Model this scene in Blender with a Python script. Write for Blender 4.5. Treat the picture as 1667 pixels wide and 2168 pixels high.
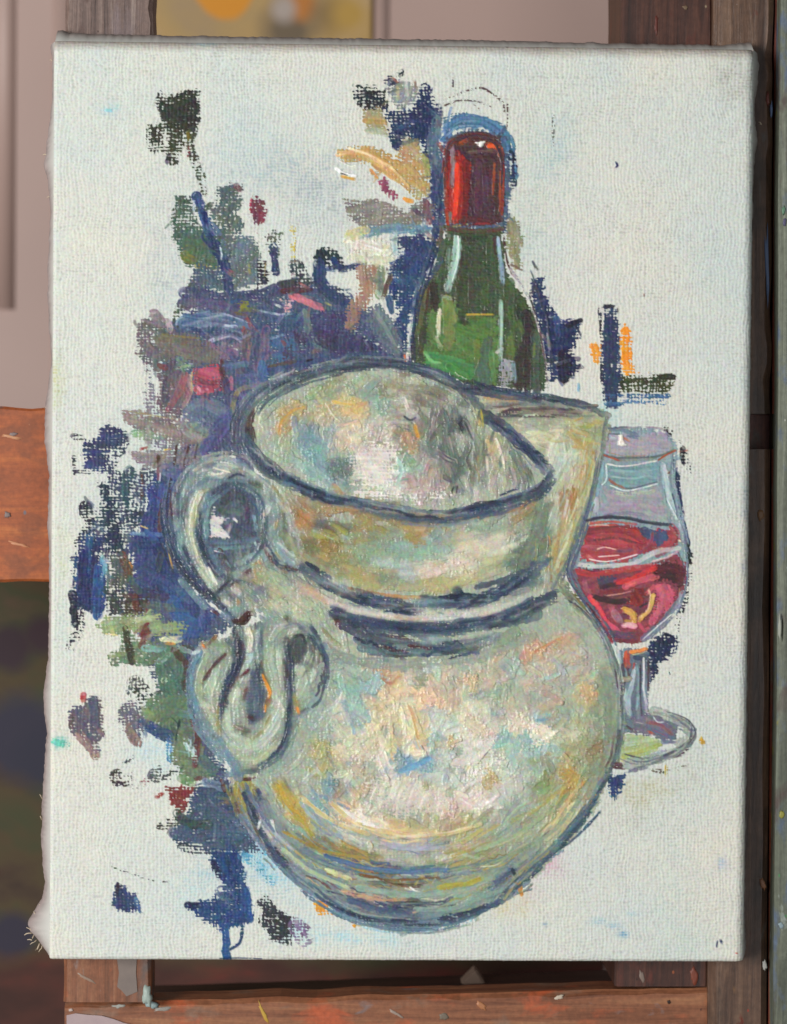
import bpy, bmesh, math, random
import numpy as np
from mathutils import Vector, Matrix, noise as mnoise

for o in list(bpy.data.objects):
    bpy.data.objects.remove(o, do_unlink=True)
scn = bpy.context.scene
COL = scn.collection

# ------------------------------------------------------------------ camera, world, lamps, exposure
ZC = 1.20                      # height of the canvas centre above the floor
CW, CH = 0.300, 0.39392        # stretched canvas, metres
PX_F = 4702.5                  # focal length in units of a 1667 wide picture
RX, RY, RZ = 0.02128, -0.02093, 0.00836
TV = np.array([0.00362889, -0.00328874, 0.95225657])
def rot3(rx, ry, rz):
    cx, sx, cy, sy, cz, sz = math.cos(rx), math.sin(rx), math.cos(ry), math.sin(ry), math.cos(rz), math.sin(rz)
    return (np.array([[1, 0, 0], [0, cx, -sx], [0, sx, cx]]) @ np.array([[cy, 0, sy], [0, 1, 0], [-sy, 0, cy]])
            @ np.array([[cz, -sz, 0], [sz, cz, 0], [0, 0, 1]]))
RC = rot3(RX, RY, RZ)
CEN = -RC.T @ TV
def tow(v): return Vector((v[0], v[2], -v[1]))          # canvas frame (right, down, in) -> world
cam_d = bpy.data.cameras.new('camera'); cam = bpy.data.objects.new('camera', cam_d); COL.objects.link(cam)
right, down, fwd = tow(RC[0]), tow(RC[1]), tow(RC[2])
m = Matrix((right, -down, -fwd)).transposed().to_4x4()
m.translation = tow(CEN) + Vector((0, 0, ZC))
cam.matrix_world = m
cam_d.sensor_fit = 'HORIZONTAL'; cam_d.sensor_width = 36.0; cam_d.lens = PX_F / 1667 * 36
cam_d.clip_start = 0.02; cam_d.clip_end = 50
cam_d.dof.use_dof = True; cam_d.dof.focus_distance = 0.953; cam_d.dof.aperture_fstop = 10.0
scn.camera = cam
scn.render.resolution_x, scn.render.resolution_y = 787, 1024

wd = bpy.data.worlds.new('World'); scn.world = wd; wd.use_nodes = True
wd.node_tree.nodes['Background'].inputs[0].default_value = (0.92, 0.96, 1.0, 1)
wd.node_tree.nodes['Background'].inputs[1].default_value = 0.12

def area(name, loc, target, sx, sy, power, color):
    l = bpy.data.lights.new(name, 'AREA'); l.shape = 'RECTANGLE'; l.size = sx; l.size_y = sy
    l.energy = power; l.color = color
    o = bpy.data.objects.new(name, l); COL.objects.link(o)
    o.location = loc
    o.rotation_euler = (Vector(target) - Vector(loc)).to_track_quat('-Z', 'Y').to_euler()
    return o
area('window_light', (-1.5, -1.95, 1.36), (0, 0, ZC), 0.8, 1.0, 65, (1.0, 0.99, 0.975))
area('fill_light', (0.9, -2.2, 0.9), (0, 0, ZC), 1.6, 1.2, 9, (0.90, 0.96, 1.0))  # added fill lamp, standing in for light returned by the room

vs = scn.view_settings
vs.view_transform = 'Standard'; vs.look = 'None'; vs.exposure = 0.0; vs.gamma = 1.0
try: vs.use_curve_mapping = False
except Exception: pass
scn.render.engine = 'CYCLES'

def at(px, py, Y):
    """point at depth Y behind the canvas face, seen at (px, py) of the photograph"""
    d = RC.T @ np.array([(px - 833.5) / PX_F, (py - 1084) / PX_F, 1.0])
    k = (Y - CEN[2]) / d[2]
    return tow(CEN + d * k) + Vector((0, 0, ZC))

def lin(h):
    if isinstance(h, str):
        h = [int(h[i:i + 2], 16) / 255 for i in (0, 2, 4)]
    return tuple(c / 12.92 if c <= 0.04045 else ((c + 0.055) / 1.055) ** 2.4 for c in h)
def tag(o, label=None, cat=None, group=None, kind=None):
    if label: o['label'] = label
    if cat: o['category'] = cat
    if group: o['group'] = group
    if kind: o['kind'] = kind
    return o
def empty(name, loc):
    o = bpy.data.objects.new(name, None); COL.objects.link(o); o.location = loc; o.empty_display_size = .05
    return o
def link(name, me, mat, parent=None):
    o = bpy.data.objects.new(name, me); COL.objects.link(o)
    if mat: me.materials.append(mat)
    if parent:
        o.parent = parent
        bpy.context.view_layer.update()
        o.matrix_parent_inverse = parent.matrix_world.inverted()
    return o
def bm_obj(name, bm, mat, parent=None, smooth=False):
    bmesh.ops.recalc_face_normals(bm, faces=bm.faces)
    me = bpy.data.meshes.new(name); bm.to_mesh(me); bm.free()
    if smooth:
        me.polygons.foreach_set('use_smooth', [True] * len(me.polygons))
    return link(name, me, mat, parent)

# ------------------------------------------------------------------ materials
def nodes(name):
    mt = bpy.data.materials.new(name); mt.use_nodes = True
    nt = mt.node_tree; b = nt.nodes['Principled BSDF']
    return mt, nt, b
def ramp(nt, fac, stops):
    r = nt.nodes.new('ShaderNodeValToRGB'); nt.links.new(fac, r.inputs[0])
    e = r.color_ramp.elements
    while len(e) < len(stops): e.new(0.5)
    for el, (p, c) in zip(e, stops):
        el.position = p; el.color = (*lin(c), 1)
    return r.outputs[0]
def mapped(nt, scale, loc=(0, 0, 0), rot=(0, 0, 0)):
    tc = nt.nodes.new('ShaderNodeTexCoord'); mp = nt.nodes.new('ShaderNodeMapping')
    mp.inputs['Scale'].default_value = scale; mp.inputs['Location'].default_value = loc
    mp.inputs['Rotation'].default_value = rot
    nt.links.new(tc.outputs['Object'], mp.inputs[0]); return mp.outputs[0]
def noise_n(nt, vec, scale, detail=4, rough=.55, dist=0.0):
    n = nt.nodes.new('ShaderNodeTexNoise'); nt.links.new(vec, n.inputs['Vector'])
    n.inputs['Scale'].default_value = scale; n.inputs['Detail'].default_value = detail
    n.inputs['Roughness'].default_value = rough; n.inputs['Distortion'].default_value = dist
    return n.outputs['Fac']
def mixc(nt, fac, a, b, mode='MIX'):
    x = nt.nodes.new('ShaderNodeMix'); x.data_type = 'RGBA'; x.blend_type = mode
    if isinstance(fac, float): x.inputs[0].default_value = fac
    else: nt.links.new(fac, x.inputs[0])
    for s, v in ((6, a), (7, b)):
        if isinstance(v, str): x.inputs[s].default_value = (*lin(v), 1)
        else: nt.links.new(v, x.inputs[s])
    return x.outputs[2]
def bump(nt, b, fac, strength, dist):
    n = nt.nodes.new('ShaderNodeBump'); n.inputs['Strength'].default_value = strength
    n.inputs['Distance'].default_value = dist
    nt.links.new(fac, n.inputs['Height']); nt.links.new(n.outputs[0], b.inputs['Normal'])

def wood(name, stops, patches, axis='Z', rough=.55, grain=26, seed=0.0, spots=None, bumpd=.0006):
    """painted, worn easel wood: stretched grain, worn patches of other paint, specks"""
    mt, nt, b = nodes(name)
    long = 1.1; s = {'Z': (grain, grain, long), 'X': (long, grain, grain)}[axis]
    v = mapped(nt, s, (seed, seed * .7, seed * 1.3))
    g = noise_n(nt, v, 7, 8, .72, .9)
    stops = [(.5 + (p_ - .5) * .55, c_) for p_, c_ in stops]
    col = ramp(nt, g, stops)
    v2 = mapped(nt, (34, 34, 16) if axis == 'Z' else (16, 34, 34), (seed * 2.1, 3 + seed, seed))
    for i, (c, lo, hi, sc) in enumerate(patches):
        n2 = noise_n(nt, v2, sc, 5, .6, .3 + i * .13)
        rr = nt.nodes.new('ShaderNodeMapRange'); nt.links.new(n2, rr.inputs[0])
        rr.inputs[1].default_value = lo; rr.inputs[2].default_value = hi
        col = mixc(nt, rr.outputs[0], col, c)
    fine = noise_n(nt, mapped(nt, (1, 1, 1)), 420, 2, .6)
    col = mixc(nt, .38, col, ramp(nt, fine, [(.3, '5a5a5a'), (.7, 'b4b4b4')]), 'OVERLAY')
    if spots:
        for c, sc, th in spots:
            vo = nt.nodes.new('ShaderNodeTexVoronoi'); vo.inputs['Scale'].default_value = sc
            vo.inputs['Randomness'].default_value = 1.0
            nt.links.new(mapped(nt, (1, 1, .7), (seed + sc, 0, seed)), vo.inputs['Vector'])
            rr = nt.nodes.new('ShaderNodeMapRange'); nt.links.new(vo.outputs['Distance'], rr.inputs[0])
            rr.inputs[1].default_value = th; rr.inputs[2].default_value = th * .6
            col = mixc(nt, rr.outputs[0], col, c)
    nt.links.new(col, b.inputs['Base Color'])
    b.inputs['Roughness'].default_value = rough
    bump(nt, b, g, .5, bumpd)
    return mt

def plain(name, c, rough=.6, var=.0, scale=60, c2=None):
    mt, nt, b = nodes(name)
    if c2:
        n = noise_n(nt, mapped(nt, (1, 1, 1)), scale, 4, .6)
        nt.links.new(ramp(nt, n, [(.3, c), (.7, c2)]), b.inputs['Base Color'])
    else:
        b.inputs['Base Color'].default_value = (*lin(c), 1)
    b.inputs['Roughness'].default_value = rough
    return mt

def paint_mat(name, rough, spec=.5):
    mt, nt, b = nodes(name)
    a = nt.nodes.new('ShaderNodeAttribute'); a.attribute_name = 'pigment'
    nt.links.new(a.outputs['Color'], b.inputs['Base Color'])
    b.inputs['Roughness'].default_value = rough
    b.inputs['Specular IOR Level'].default_value = spec
    return mt
M = {}
M['cloth'] = paint_mat('primed_canvas', .92, .15)
M['oil'] = paint_mat('oil_paint', .40, .45)
M['oil_thin'] = paint_mat('thin_oil_paint', .55, .3)
def wall_mat():
    mt, nt, b = nodes('mauve_wall_paint')
    n = noise_n(nt, mapped(nt, (1, 1, 1)), 5, 3, .5)
    nt.links.new(ramp(nt, n, [(.3, 'b59a90'), (.7, 'ab9188')]), b.inputs['Base Color'])
    b.inputs['Roughness'].default_value = .5
    return mt
M['wall'] = wall_mat()
M['raw_cloth'] = plain('raw_canvas_edge', 'bcaca8', .95, c2='d2c6c0', scale=300)
M['thread'] = plain('loose_thread', 'c4b49c', .9)
M['bare'] = plain('stretcher_pine', 'b08d62', .7, c2='9a7850', scale=30)
M['post_l'] = wood('orange_worn_wood', [(.25, '6a422a'), (.5, '885438'), (.75, '9c6a4a')],
                   [('6a5c56', .52, .6, 1.3), ('b05a30', .56, .66, 2.1), ('8f7e78', .62, .7, 3.5)], 'Z', seed=1.7,
                   spots=[('2e1a14', 130, .05), ('b9a894', 90, .045)])
M['post_top'] = wood('grey_weathered_wood', [(.25, '3c2a24'), (.45, '6e5850'), (.6, '80695f'), (.8, '9c8a80')],
                     [('7c6c6e', .58, .7, 1.7), ('5a4038', .6, .7, 3.0)], 'Z', seed=4.2, grain=42,
                     spots=[('8a7420', 60, .05), ('3a2018', 110, .05)], bumpd=.0012)
M['post_r'] = wood('dark_red_worn_wood', [(.25, '2e1a14'), (.5, '47281e'), (.75, '5c382a')],
                   [('5e2c20', .55, .66, 2.3), ('5f5048', .60, .7, 1.6)], 'Z', seed=7.7,
                   spots=[('8a7a60', 80, .05), ('8a4a28', 70, .05), ('20100c', 130, .05)])
M['mast'] = wood('umber_paint_caked_wood', [(.25, '422e24'), (.5, '624838'), (.75, '7a5e4a')],
                 [('46352a', .5, .62, 1.5), ('7c5a3a', .62, .7, 2.6), ('62605c', .63, .72, 2.0), ('6a2e1e', .66, .72, 3.2)], 'Z',
                 seed=11.3, rough=.42, spots=[('c8c4b8', 120, .035), ('8a3420', 70, .04), ('4a6a9a', 55, .04)], bumpd=.0012)
M['mast_edge'] = wood('red_brown_edge', [(.25, '4a2016'), (.5, '6a3020'), (.75, '85462c')],
                      [('5a4a3c', .55, .66, 3.0)], 'Z', seed=2.4, rough=.45, spots=[('c0b8a8', 100, .045)])
M['rail'] = wood('grey_green_painted_wood', [(.25, '53584c'), (.5, '6a6f60'), (.75, '7d8272')],
                 [('5c6a7c', .54, .66, 3.2), ('8a8434', .66, .72, 4.0), ('564a44', .58, .7, 2.2), ('9aa49c', .66, .74, 3.7)], 'Z',
                 seed=14.1, rough=.5, spots=[('d4d6cc', 110, .05), ('3f7a4a', 75, .05), ('8a4a3a', 65, .05), ('4a4a78', 60, .05)], bumpd=.001)
M['bar'] = wood('orange_brown_bar_wood', [(.2, '6e4028'), (.5, '925c3e'), (.8, 'ac7852')],
                [('8c6c58', .55, .66, 1.9), ('b85a34', .56, .66, 1.5), ('84706c', .64, .72, 2.8)], 'X', seed=5.1,
                spots=[('4a2416', 90, .05), ('d0b49c', 80, .045)])
M['board'] = wood('burnt_orange_board', [(.2, '8a4826'), (.45, 'a9582c'), (.6, 'b8642f'), (.8, 'c27840')],
                  [('94502c', .5, .64, 3.2), ('7a5a50', .64, .72, 3.4)], 'X', seed=9.1, grain=9, rough=.6,
                  spots=[('6e6468', 70, .06), ('d09a70', 60, .04)])
M['dark_wood'] = wood('dark_back_wood', [(.25, '34201a'), (.5, '432820'), (.75, '50342a')], [('46281c', .56, .68, 2.0)], 'X', seed=3.3)

# ------------------------------------------------------------------ the painting: pigment and relief laid stroke by stroke on a grid of the cloth
NX = 900; NY = 1182
rng = np.random.default_rng(11)
TILE = rng.random((256, 256)).astype(np.float32)
def tile(u, v):
    iu = np.floor(u).astype(np.int32); iv = np.floor(v).astype(np.int32)
    fu = u - iu; fv = v - iv; fu = fu * fu * (3 - 2 * fu); fv = fv * fv * (3 - 2 * fv)
    a = TILE[iv & 255, iu & 255]; b = TILE[iv & 255, (iu + 1) & 255]
    c = TILE[(iv + 1) & 255, iu & 255]; d = TILE[(iv + 1) & 255, (iu + 1) & 255]
    return (a * (1 - fu) + b * fu) * (1 - fv) + (c * (1 - fu) + d * fu) * fv
GY, GX = np.mgrid[0:NY, 0:NX].astype(np.float32)
def fbm(cell, seed, octs=3):
    s = 0; w = 0
    for i in range(octs):
        s = s + tile(GX / cell * 2 ** i + seed * 17.3 + i * 31, GY / cell * 2 ** i + seed * 5.9) * .5 ** i; w += .5 ** i
    return s / w
SC = NX / 1485.0                                 # grid cells per authoring unit
# plain weave of the cloth, threads of uneven thickness
wx = GX / (8.0 * SC) + (fbm(24, 1) - .5) * 1.9 + (tile(GX / 2.6, GY / 70) - .5) * .35
wy = GY / (7.1 * SC) + (fbm(28, 2) - .5) * 1.9 + (tile(GX / 60, GY / 2.8) - .5) * .45
chk = np.sin(np.pi * wx) * np.sin(np.pi * wy)
slub = .55 + .9 * tile(GX / 26 + 3, GY / 4.6 + 50)
WEAVE = .5 + .17 * np.cos(2 * np.pi * wy) * slub + .14 * np.cos(2 * np.pi * wx) * (.5 + tile(GX / 5 + 20, GY / 30)) + .06 * chk
WEAVE = np.clip(WEAVE + (tile(GX / 2.4, GY / 1.9) - .5) * .46 + (tile(GX / 9, GY / 2.6 + 90) - .5) * .26 + (tile(GX / 2.6 + 11, GY / 11) - .5) * .16, 0, 1).astype(np.float32)
SPK = (.62 * WEAVE + .22 * tile(GX / 5.4 + 7, GY / 3.2 + 3) + .26 * fbm(9, 5, 2)).astype(np.float32)
q = np.quantile(SPK, np.linspace(0, 1, 65)); SPK = np.interp(SPK, q, np.linspace(0, 1, 65)).astype(np.float32)

COLR = np.zeros((NY, NX, 3), np.float32); HGT = np.zeros((NY, NX), np.float32)
FILL = np.ones((NY, NX), np.float32); LAB = np.zeros((NY, NX), np.int16)
def rgb(h): return np.array([int(h[i:i + 2], 16) for i in (0, 2, 4)], np.float32)
base = rgb('d1d4cb')
t1 = fbm(170, 3)[..., None]; t2 = fbm(60, 4)[..., None]; t3 = fbm(9, 6)[..., None]
COLR[:] = base + (t1 - .5) * np.array([-14, -4, 0]) + (t2 - .5) * np.array([-12, -4, 4]) + (t3 - .5) * np.array([8, 10, 8])
pit = np.clip((.42 - WEAVE) / .42, 0, 1)
COLR *= (1 - .10 * pit * (.45 + 1.1 * fbm(60, 8)))[..., None]

# grime along the upper fold, the edge's shade put into the same brown
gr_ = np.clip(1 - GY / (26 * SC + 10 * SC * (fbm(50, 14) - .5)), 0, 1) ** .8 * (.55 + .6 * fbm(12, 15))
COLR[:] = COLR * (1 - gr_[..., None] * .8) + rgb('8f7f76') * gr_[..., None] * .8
# homography authoring picture -> cloth grid
Hm = np.array(RC[:, [0, 1]].tolist()); Hm = np.c_[Hm, TV]
K3 = np.array([[PX_F, 0, 833.5], [0, PX_F, 1084], [0, 0, 1]])
HI = np.linalg.inv(K3 @ Hm)
def togrid(p):
    p = np.asarray(p, float).reshape(-1, 2)
    qh = np.c_[p, np.ones(len(p))] @ HI.T
    xy = qh[:, :2] / qh[:, 2:]
    return np.c_[(xy[:, 0] / CW + .5) * (NX - 1), (xy[:, 1] / CH + .5) * (NY - 1)]

FR = [0.0, 0.0, 1.0]; CUR = [0]
LABN = ['bare']
def F(x0, y0, s): FR[:] = [x0, y0, s]
def L(name):
    LABN.append(name); CUR[0] = len(LABN) - 1
    return CUR[0]
def LB(i): CUR[0] = i
def pts(p):
    p = np.asarray(p, float).reshape(-1, 2)
    return togrid(p / FR[2] + np.array(FR[:2]))
cnt = [0]
def smooth_line(P, step):
    if len(P) == 2:
        n = max(2, int(np.linalg.norm(P[1] - P[0]) / step)); t = np.linspace(0, 1, n + 1)[:, None]
        return P[0] * (1 - t) + P[1] * t
    Q = np.vstack([2 * P[0] - P[1], P, 2 * P[-1] - P[-2]]); out = []
    for i in range(1, len(Q) - 2):
        p0, p1, p2, p3 = Q[i - 1:i + 3]; n = max(2, int(np.linalg.norm(p2 - p1) / step))
        t = np.linspace(0, 1, n, endpoint=False)[:, None]
        out.append(.5 * (2 * p1 + (p2 - p0) * t + (2 * p0 - 5 * p1 + 4 * p2 - p3) * t ** 2 + (3 * p1 - p0 - 3 * p2 + p3) * t ** 3))
    return np.vstack(out + [P[-1:]])
def sstep(a, b, x):
    t = np.clip((x - a) / (b - a), 0, 1); return t * t * (3 - 2 * t)
PICK = [.10]
def lay(sl, a, c, hs, lab=True, run=0.0):
    A = a[..., None]
    pk = np.clip(PICK[0] + run, 0, .8)
    if not np.isscalar(pk): pk = pk[..., None]
    u = COLR[sl]; bare = (LAB[sl] == 0)[..., None]
    pk = np.where(bare, .04, pk)
    c = c * (1 - pk) + u * pk
    COLR[sl] = u * (1 - A) + c * A
    HGT[sl] = HGT[sl] * (1 - .62 * a) + a * hs
    FILL[sl] *= (1 - .33 * a)
    if lab: LAB[sl] = np.where(a > .5, CUR[0], LAB[sl])
def S(p, w, c, c2=None, dry=.08, h=.16, op=1.0, rag=.75, lab=True, run=.22):
    cnt[0] += 1; sd = cnt[0] * 7.31
    P = pts(p); w = max(w / FR[2] * SC, 1.8); step = max(2.5, w / 3)
    P = smooth_line(P, step)
    mg = w * .75 + 3
    x0 = max(int(P[:, 0].min() - mg), 0); x1 = min(int(P[:, 0].max() + mg) + 1, NX)
    y0 = max(int(P[:, 1].min() - mg), 0); y1 = min(int(P[:, 1].max() + mg) + 1, NY)
    if x1 <= x0 or y1 <= y0: return
    sl = np.s_[y0:y1, x0:x1]; X = GX[sl]; Y = GY[sl]
    best = np.full(X.shape, 1e9, np.float32); U = np.zeros_like(best); V = np.zeros_like(best)
    acc = 0.0
    for i in range(len(P) - 1):
        ax, ay = P[i]; dx, dy = P[i + 1] - P[i]; ln = math.hypot(dx, dy)
        if ln < 1e-6: continue
        t = np.clip(((X - ax) * dx + (Y - ay) * dy) / (ln * ln), 0, 1)
        ex = X - ax - t * dx; ey = Y - ay - t * dy; d2 = ex * ex + ey * ey
        mk = d2 < best
        best = np.where(mk, d2, best); U = np.where(mk, acc + t * ln, U)
        V = np.where(mk, np.where(ex * dy - ey * dx > 0, 1, -1), V)
        acc += ln
    d = np.sqrt(best); lat = d * V; v = d / (w / 2 * (.72 + .5 * tile(U / (10 + w) + sd * 1.9, V * 3 + sd)))
    tt = U / max(acc, 1)
    bw = 1.5 + .07 * w
    br = tile(U / 16 + sd, lat / bw + sd * 1.7) * .6 + tile(U / 40 + sd * 2, lat / (2 * bw) + sd) * .4
    brh = tile(U / 24 + sd * 4, lat / (1.9 * bw) + sd * 2.7) * .7 + br * .3
    eg = tile(U / 4.5 + sd * 3, V * 5 + sd) * .6 + tile(U / 11 + sd, V * 9 + sd * 2) * .4
    e = 1 - v + (eg - .62) * rag
    a = np.clip(e * w / 2 / 1.3 + .35, 0, 1)
    en = np.minimum(U, acc - U) + (br - .42) * min(w * 1.5, acc * .45) + .22 * w
    a = a * np.clip(en / (.30 * w + 1.0), 0, 1)
    sp = .5 + 1.4 * (.55 * SPK[sl] + .45 * br - .5)
    dr = dry * (.8 + .45 * tt) + .34 * np.clip(v - .55, 0, 1) * (dry > .02) + .10 * np.clip(tt - .7, 0, 1)
    if dry > 0: a = a * sstep(dr - .13, dr + .11, sp + .02)
    ca = rgb(c); cb = rgb(c2) if c2 else ca
    m_ = np.clip(tile(U / 26 + sd * 1.3, lat / 2.2 + sd * .3) * 1.8 - .4, 0, 1)[..., None]
    cc = ca * (1 - m_) + cb * m_
    cc = cc * (.88 + .13 * br + .11 * tile(U / 9 + sd, lat / 5 + sd * 4))[..., None]
    hs = h * (.35 + .95 * brh + .6 * np.exp(-((v - .85) / .16) ** 2) + .35 * np.exp(-((tt - 1) / .06) ** 2))
    lay(sl, a * op, cc, hs, lab, run * tt + .25 * (tile(U / 12 + sd * 5, lat / 2 + sd) - .5))
def B(p, c, c2=None, dry=.10, h=.10, ang=None, op=1.0, edge=.42, rag=1.0, ridge=.2):
    cnt[0] += 1; sd = cnt[0] * 5.77
    P = pts(p)
    x0 = max(int(P[:, 0].min() - 6), 0); x1 = min(int(P[:, 0].max() + 6) + 1, NX)
    y0 = max(int(P[:, 1].min() - 6), 0); y1 = min(int(P[:, 1].max() + 6) + 1, NY)
    if x1 <= x0 or y1 <= y0: return
    sl = np.s_[y0:y1, x0:x1]; X = GX[sl]; Y = GY[sl]
    best = np.full(X.shape, 1e9, np.float32); ins = np.zeros(X.shape, bool); n = len(P)
    for i in range(n):
        ax, ay = P[i]; bx, by = P[(i + 1) % n]; dx, dy = bx - ax, by - ay
        t = np.clip(((X - ax) * dx + (Y - ay) * dy) / (dx * dx + dy * dy + 1e-9), 0, 1)
        best = np.minimum(best, (X - ax - t * dx) ** 2 + (Y - ay - t * dy) ** 2)
        if abs(dy) > 1e-9:
            ins ^= ((ay > Y) != (by > Y)) & (X < dx * (Y - ay) / dy + ax)
    sd_ = np.sqrt(best) * np.where(ins, 1, -1)
    if ang is None: ang = (sd * 37) % 180
    ca_, sa_ = math.cos(math.radians(ang)), math.sin(math.radians(ang))
    U = X * ca_ + Y * sa_; V = -X * sa_ + Y * ca_
    br = tile(U / 15 + sd, V / 2.1 + sd) * .6 + tile(U / 34 + sd, V / 4.4) * .4
    e = sd_ + ((tile(X / 5 + sd, Y / 5) - .5) * 5 + (WEAVE[sl] - .5) * 4.5) * rag
    a = np.clip(e / 1.6 + .4, 0, 1)
    sp = .5 + 1.35 * (.62 * SPK[sl] + .38 * br - .5)
    dr = dry + edge * np.exp(-np.clip(e, 0, 99) / 4.0) * (.3 + 1.2 * tile(X / 14 + sd, Y / 14 + sd)) - .06
    a = a * sstep(dr - .12, dr + .12, sp)
    ca = rgb(c); cb = rgb(c2) if c2 else ca
    m_ = np.clip((tile(U / 30 + sd * 1.1, V / 4 + sd) * .6 + tile(X / 22 + sd, Y / 22) * .4) * 2.2 - .6, 0, 1)[..., None]
    cc = (ca * (1 - m_) + cb * m_) * (.90 + .20 * br)[..., None]
    lay(sl, a * op, cc, h * (.3 + .95 * br + ridge * np.exp(-((e - 2.2) / 1.5) ** 2)))
def W(x, y, rx, ry, c, al, pits=.6):
    """thin stain soaked into the cloth"""
    g = togrid([[x, y]])[0]; rx *= SC; ry *= SC
    x0 = max(int(g[0] - 2.4 * rx), 0); x1 = min(int(g[0] + 2.4 * rx), NX); y0 = max(int(g[1] - 2.4 * ry), 0); y1 = min(int(g[1] + 2.4 * ry), NY)
    if x1 <= x0 or y1 <= y0: return
    sl = np.s_[y0:y1, x0:x1]; X = GX[sl]; Y = GY[sl]
    d = ((X - g[0]) / rx) ** 2 + ((Y - g[1]) / ry) ** 2
    a = .62 * al * np.exp(-d * 1.1) * (.3 + 1.4 * tile(X / 12 + x, Y / 12 + y)) * (1 - pits + pits * 2.2 * np.clip(.62 - SPK[sl], 0, 1))
    a = np.clip(a, 0, 1)[..., None]
    COLR[sl] = COLR[sl] * (1 - a) + rgb(c) * a
def near_field(samples, flow, k, wid, ln, h=.2, dry=.05, jit=.5, spread=.55, ajit=.3, two=True):
    """short strokes around eye-picked pigment samples, brushed along a flow"""
    s = [(a, b, c) for a, b, c in samples]
    xy = np.array([[a, b] for a, b, c in s], float)
    dd = np.sqrt(((xy[:, None] - xy[None]) ** 2).sum(-1)); np.fill_diagonal(dd, 1e9)
    idx = np.repeat(np.arange(len(s)), k); rng.shuffle(idx)
    for i in idx:
        nn = np.argsort(dd[i])[:4]; r = np.sort(dd[i])[1] * spread
        x, y = xy[i] + rng.normal(0, r * .5, 2)
        X, Y = x / FR[2] + FR[0], y / FR[2] + FR[1]
        a = flow(X, Y) + rng.normal(0, ajit)
        l = ln * rng.uniform(.6, 1.3) * FR[2] / 2; w = wid * rng.uniform(.6, 1.25) * FR[2]
        bend = rng.normal(0, .12) * l
        ca, sa = math.cos(a), math.sin(a)
        j = rng.normal(0, 7, 3); c = rgb(s[i][2]) + j + rng.normal(0, 5)
        c = ''.join('%02x' % int(np.clip(q, 0, 255)) for q in c)
        c2 = s[int(rng.choice(nn))][2] if rng.random() < .55 else c
        S([x - ca * l, y - sa * l, x - sa * bend, y + ca * bend, x + ca * l, y + sa * l], w, c, c2, dry=dry * rng.uniform(.3, 2.2), h=h * rng.uniform(.5, 1.5), run=.12)

def scumble(n, wid, ln, drag, op=.7, labs=None):
    """wet paint dragged into its neighbours"""
    ok = LAB > 0
    if labs is not None: ok &= np.isin(LAB, labs)
    yy, xx = np.nonzero(ok); pick = rng.integers(0, len(yy), n)
    old = FR[:]; FR[:] = [0, 0, 1]; Hf = np.linalg.inv(HI)
    for i in pick:
        gx, gy = float(xx[i]), float(yy[i])
        a = (tile(np.array(gx / 60 + 9), np.array(gy / 60 + 3)) - .5) * 9 + rng.normal(0, .4)
        ca, sa = math.cos(a), math.sin(a)
        sx_, sy_ = int(np.clip(gx - ca * drag, 0, NX - 1)), int(np.clip(gy - sa * drag, 0, NY - 1))
        if LAB[sy_, sx_] == 0: continue
        c = COLR[sy_, sx_] * rng.uniform(.9, 1.12) + rng.normal(0, 5, 3)
        c = ''.join('%02x' % int(np.clip(q_, 0, 255)) for q_ in c)
        l = ln * rng.uniform(.5, 1.4) * SC / 2
        g = np.array([[gx - ca * l, gy - sa * l], [gx + ca * l, gy + sa * l]])
        xy = np.c_[(g[:, 0] / (NX - 1) - .5) * CW, (g[:, 1] / (NY - 1) - .5) * CH, np.ones(2)] @ Hf.T
        S((xy[:, :2] / xy[:, 2:]).ravel(), wid * rng.uniform(.6, 1.3), c, dry=.22, h=.22 * rng.uniform(.4, 1.5), op=op, lab=False, run=.5)
    FR[:] = old

def contour(p, spread, n, w, cols, h=.22, frac=(.12, .4), dry=.14):
    """a drawn edge made of many short, broken, overlapping touches"""
    P = smooth_line(np.asarray(p, float).reshape(-1, 2), 6.0)
    sg = np.r_[0, np.cumsum(np.hypot(*np.diff(P, axis=0).T))]; T = sg[-1]
    nr = np.gradient(P, axis=0); nr = np.c_[-nr[:, 1], nr[:, 0]] / (np.hypot(*nr.T)[:, None] + 1e-9)
    for _ in range(n):
        f = rng.uniform(*frac) * T; a0 = rng.uniform(0, max(T - f, 1)); o = rng.normal(0, .5) * spread
        tt = np.linspace(a0, a0 + f, 5)
        q_ = np.c_[np.interp(tt, sg, P[:, 0]), np.interp(tt, sg, P[:, 1])] + np.c_[np.interp(tt, sg, nr[:, 0]), np.interp(tt, sg, nr[:, 1])] * (o + rng.normal(0, spread * .12, 5)[:, None])
        i = rng.integers(0, len(cols)); j = rng.integers(0, len(cols))
        S(q_.ravel(), w * rng.uniform(.55, 1.25), cols[i], cols[j] if rng.random() < .4 else None, dry=dry, h=h * rng.uniform(.5, 1.6))

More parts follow.
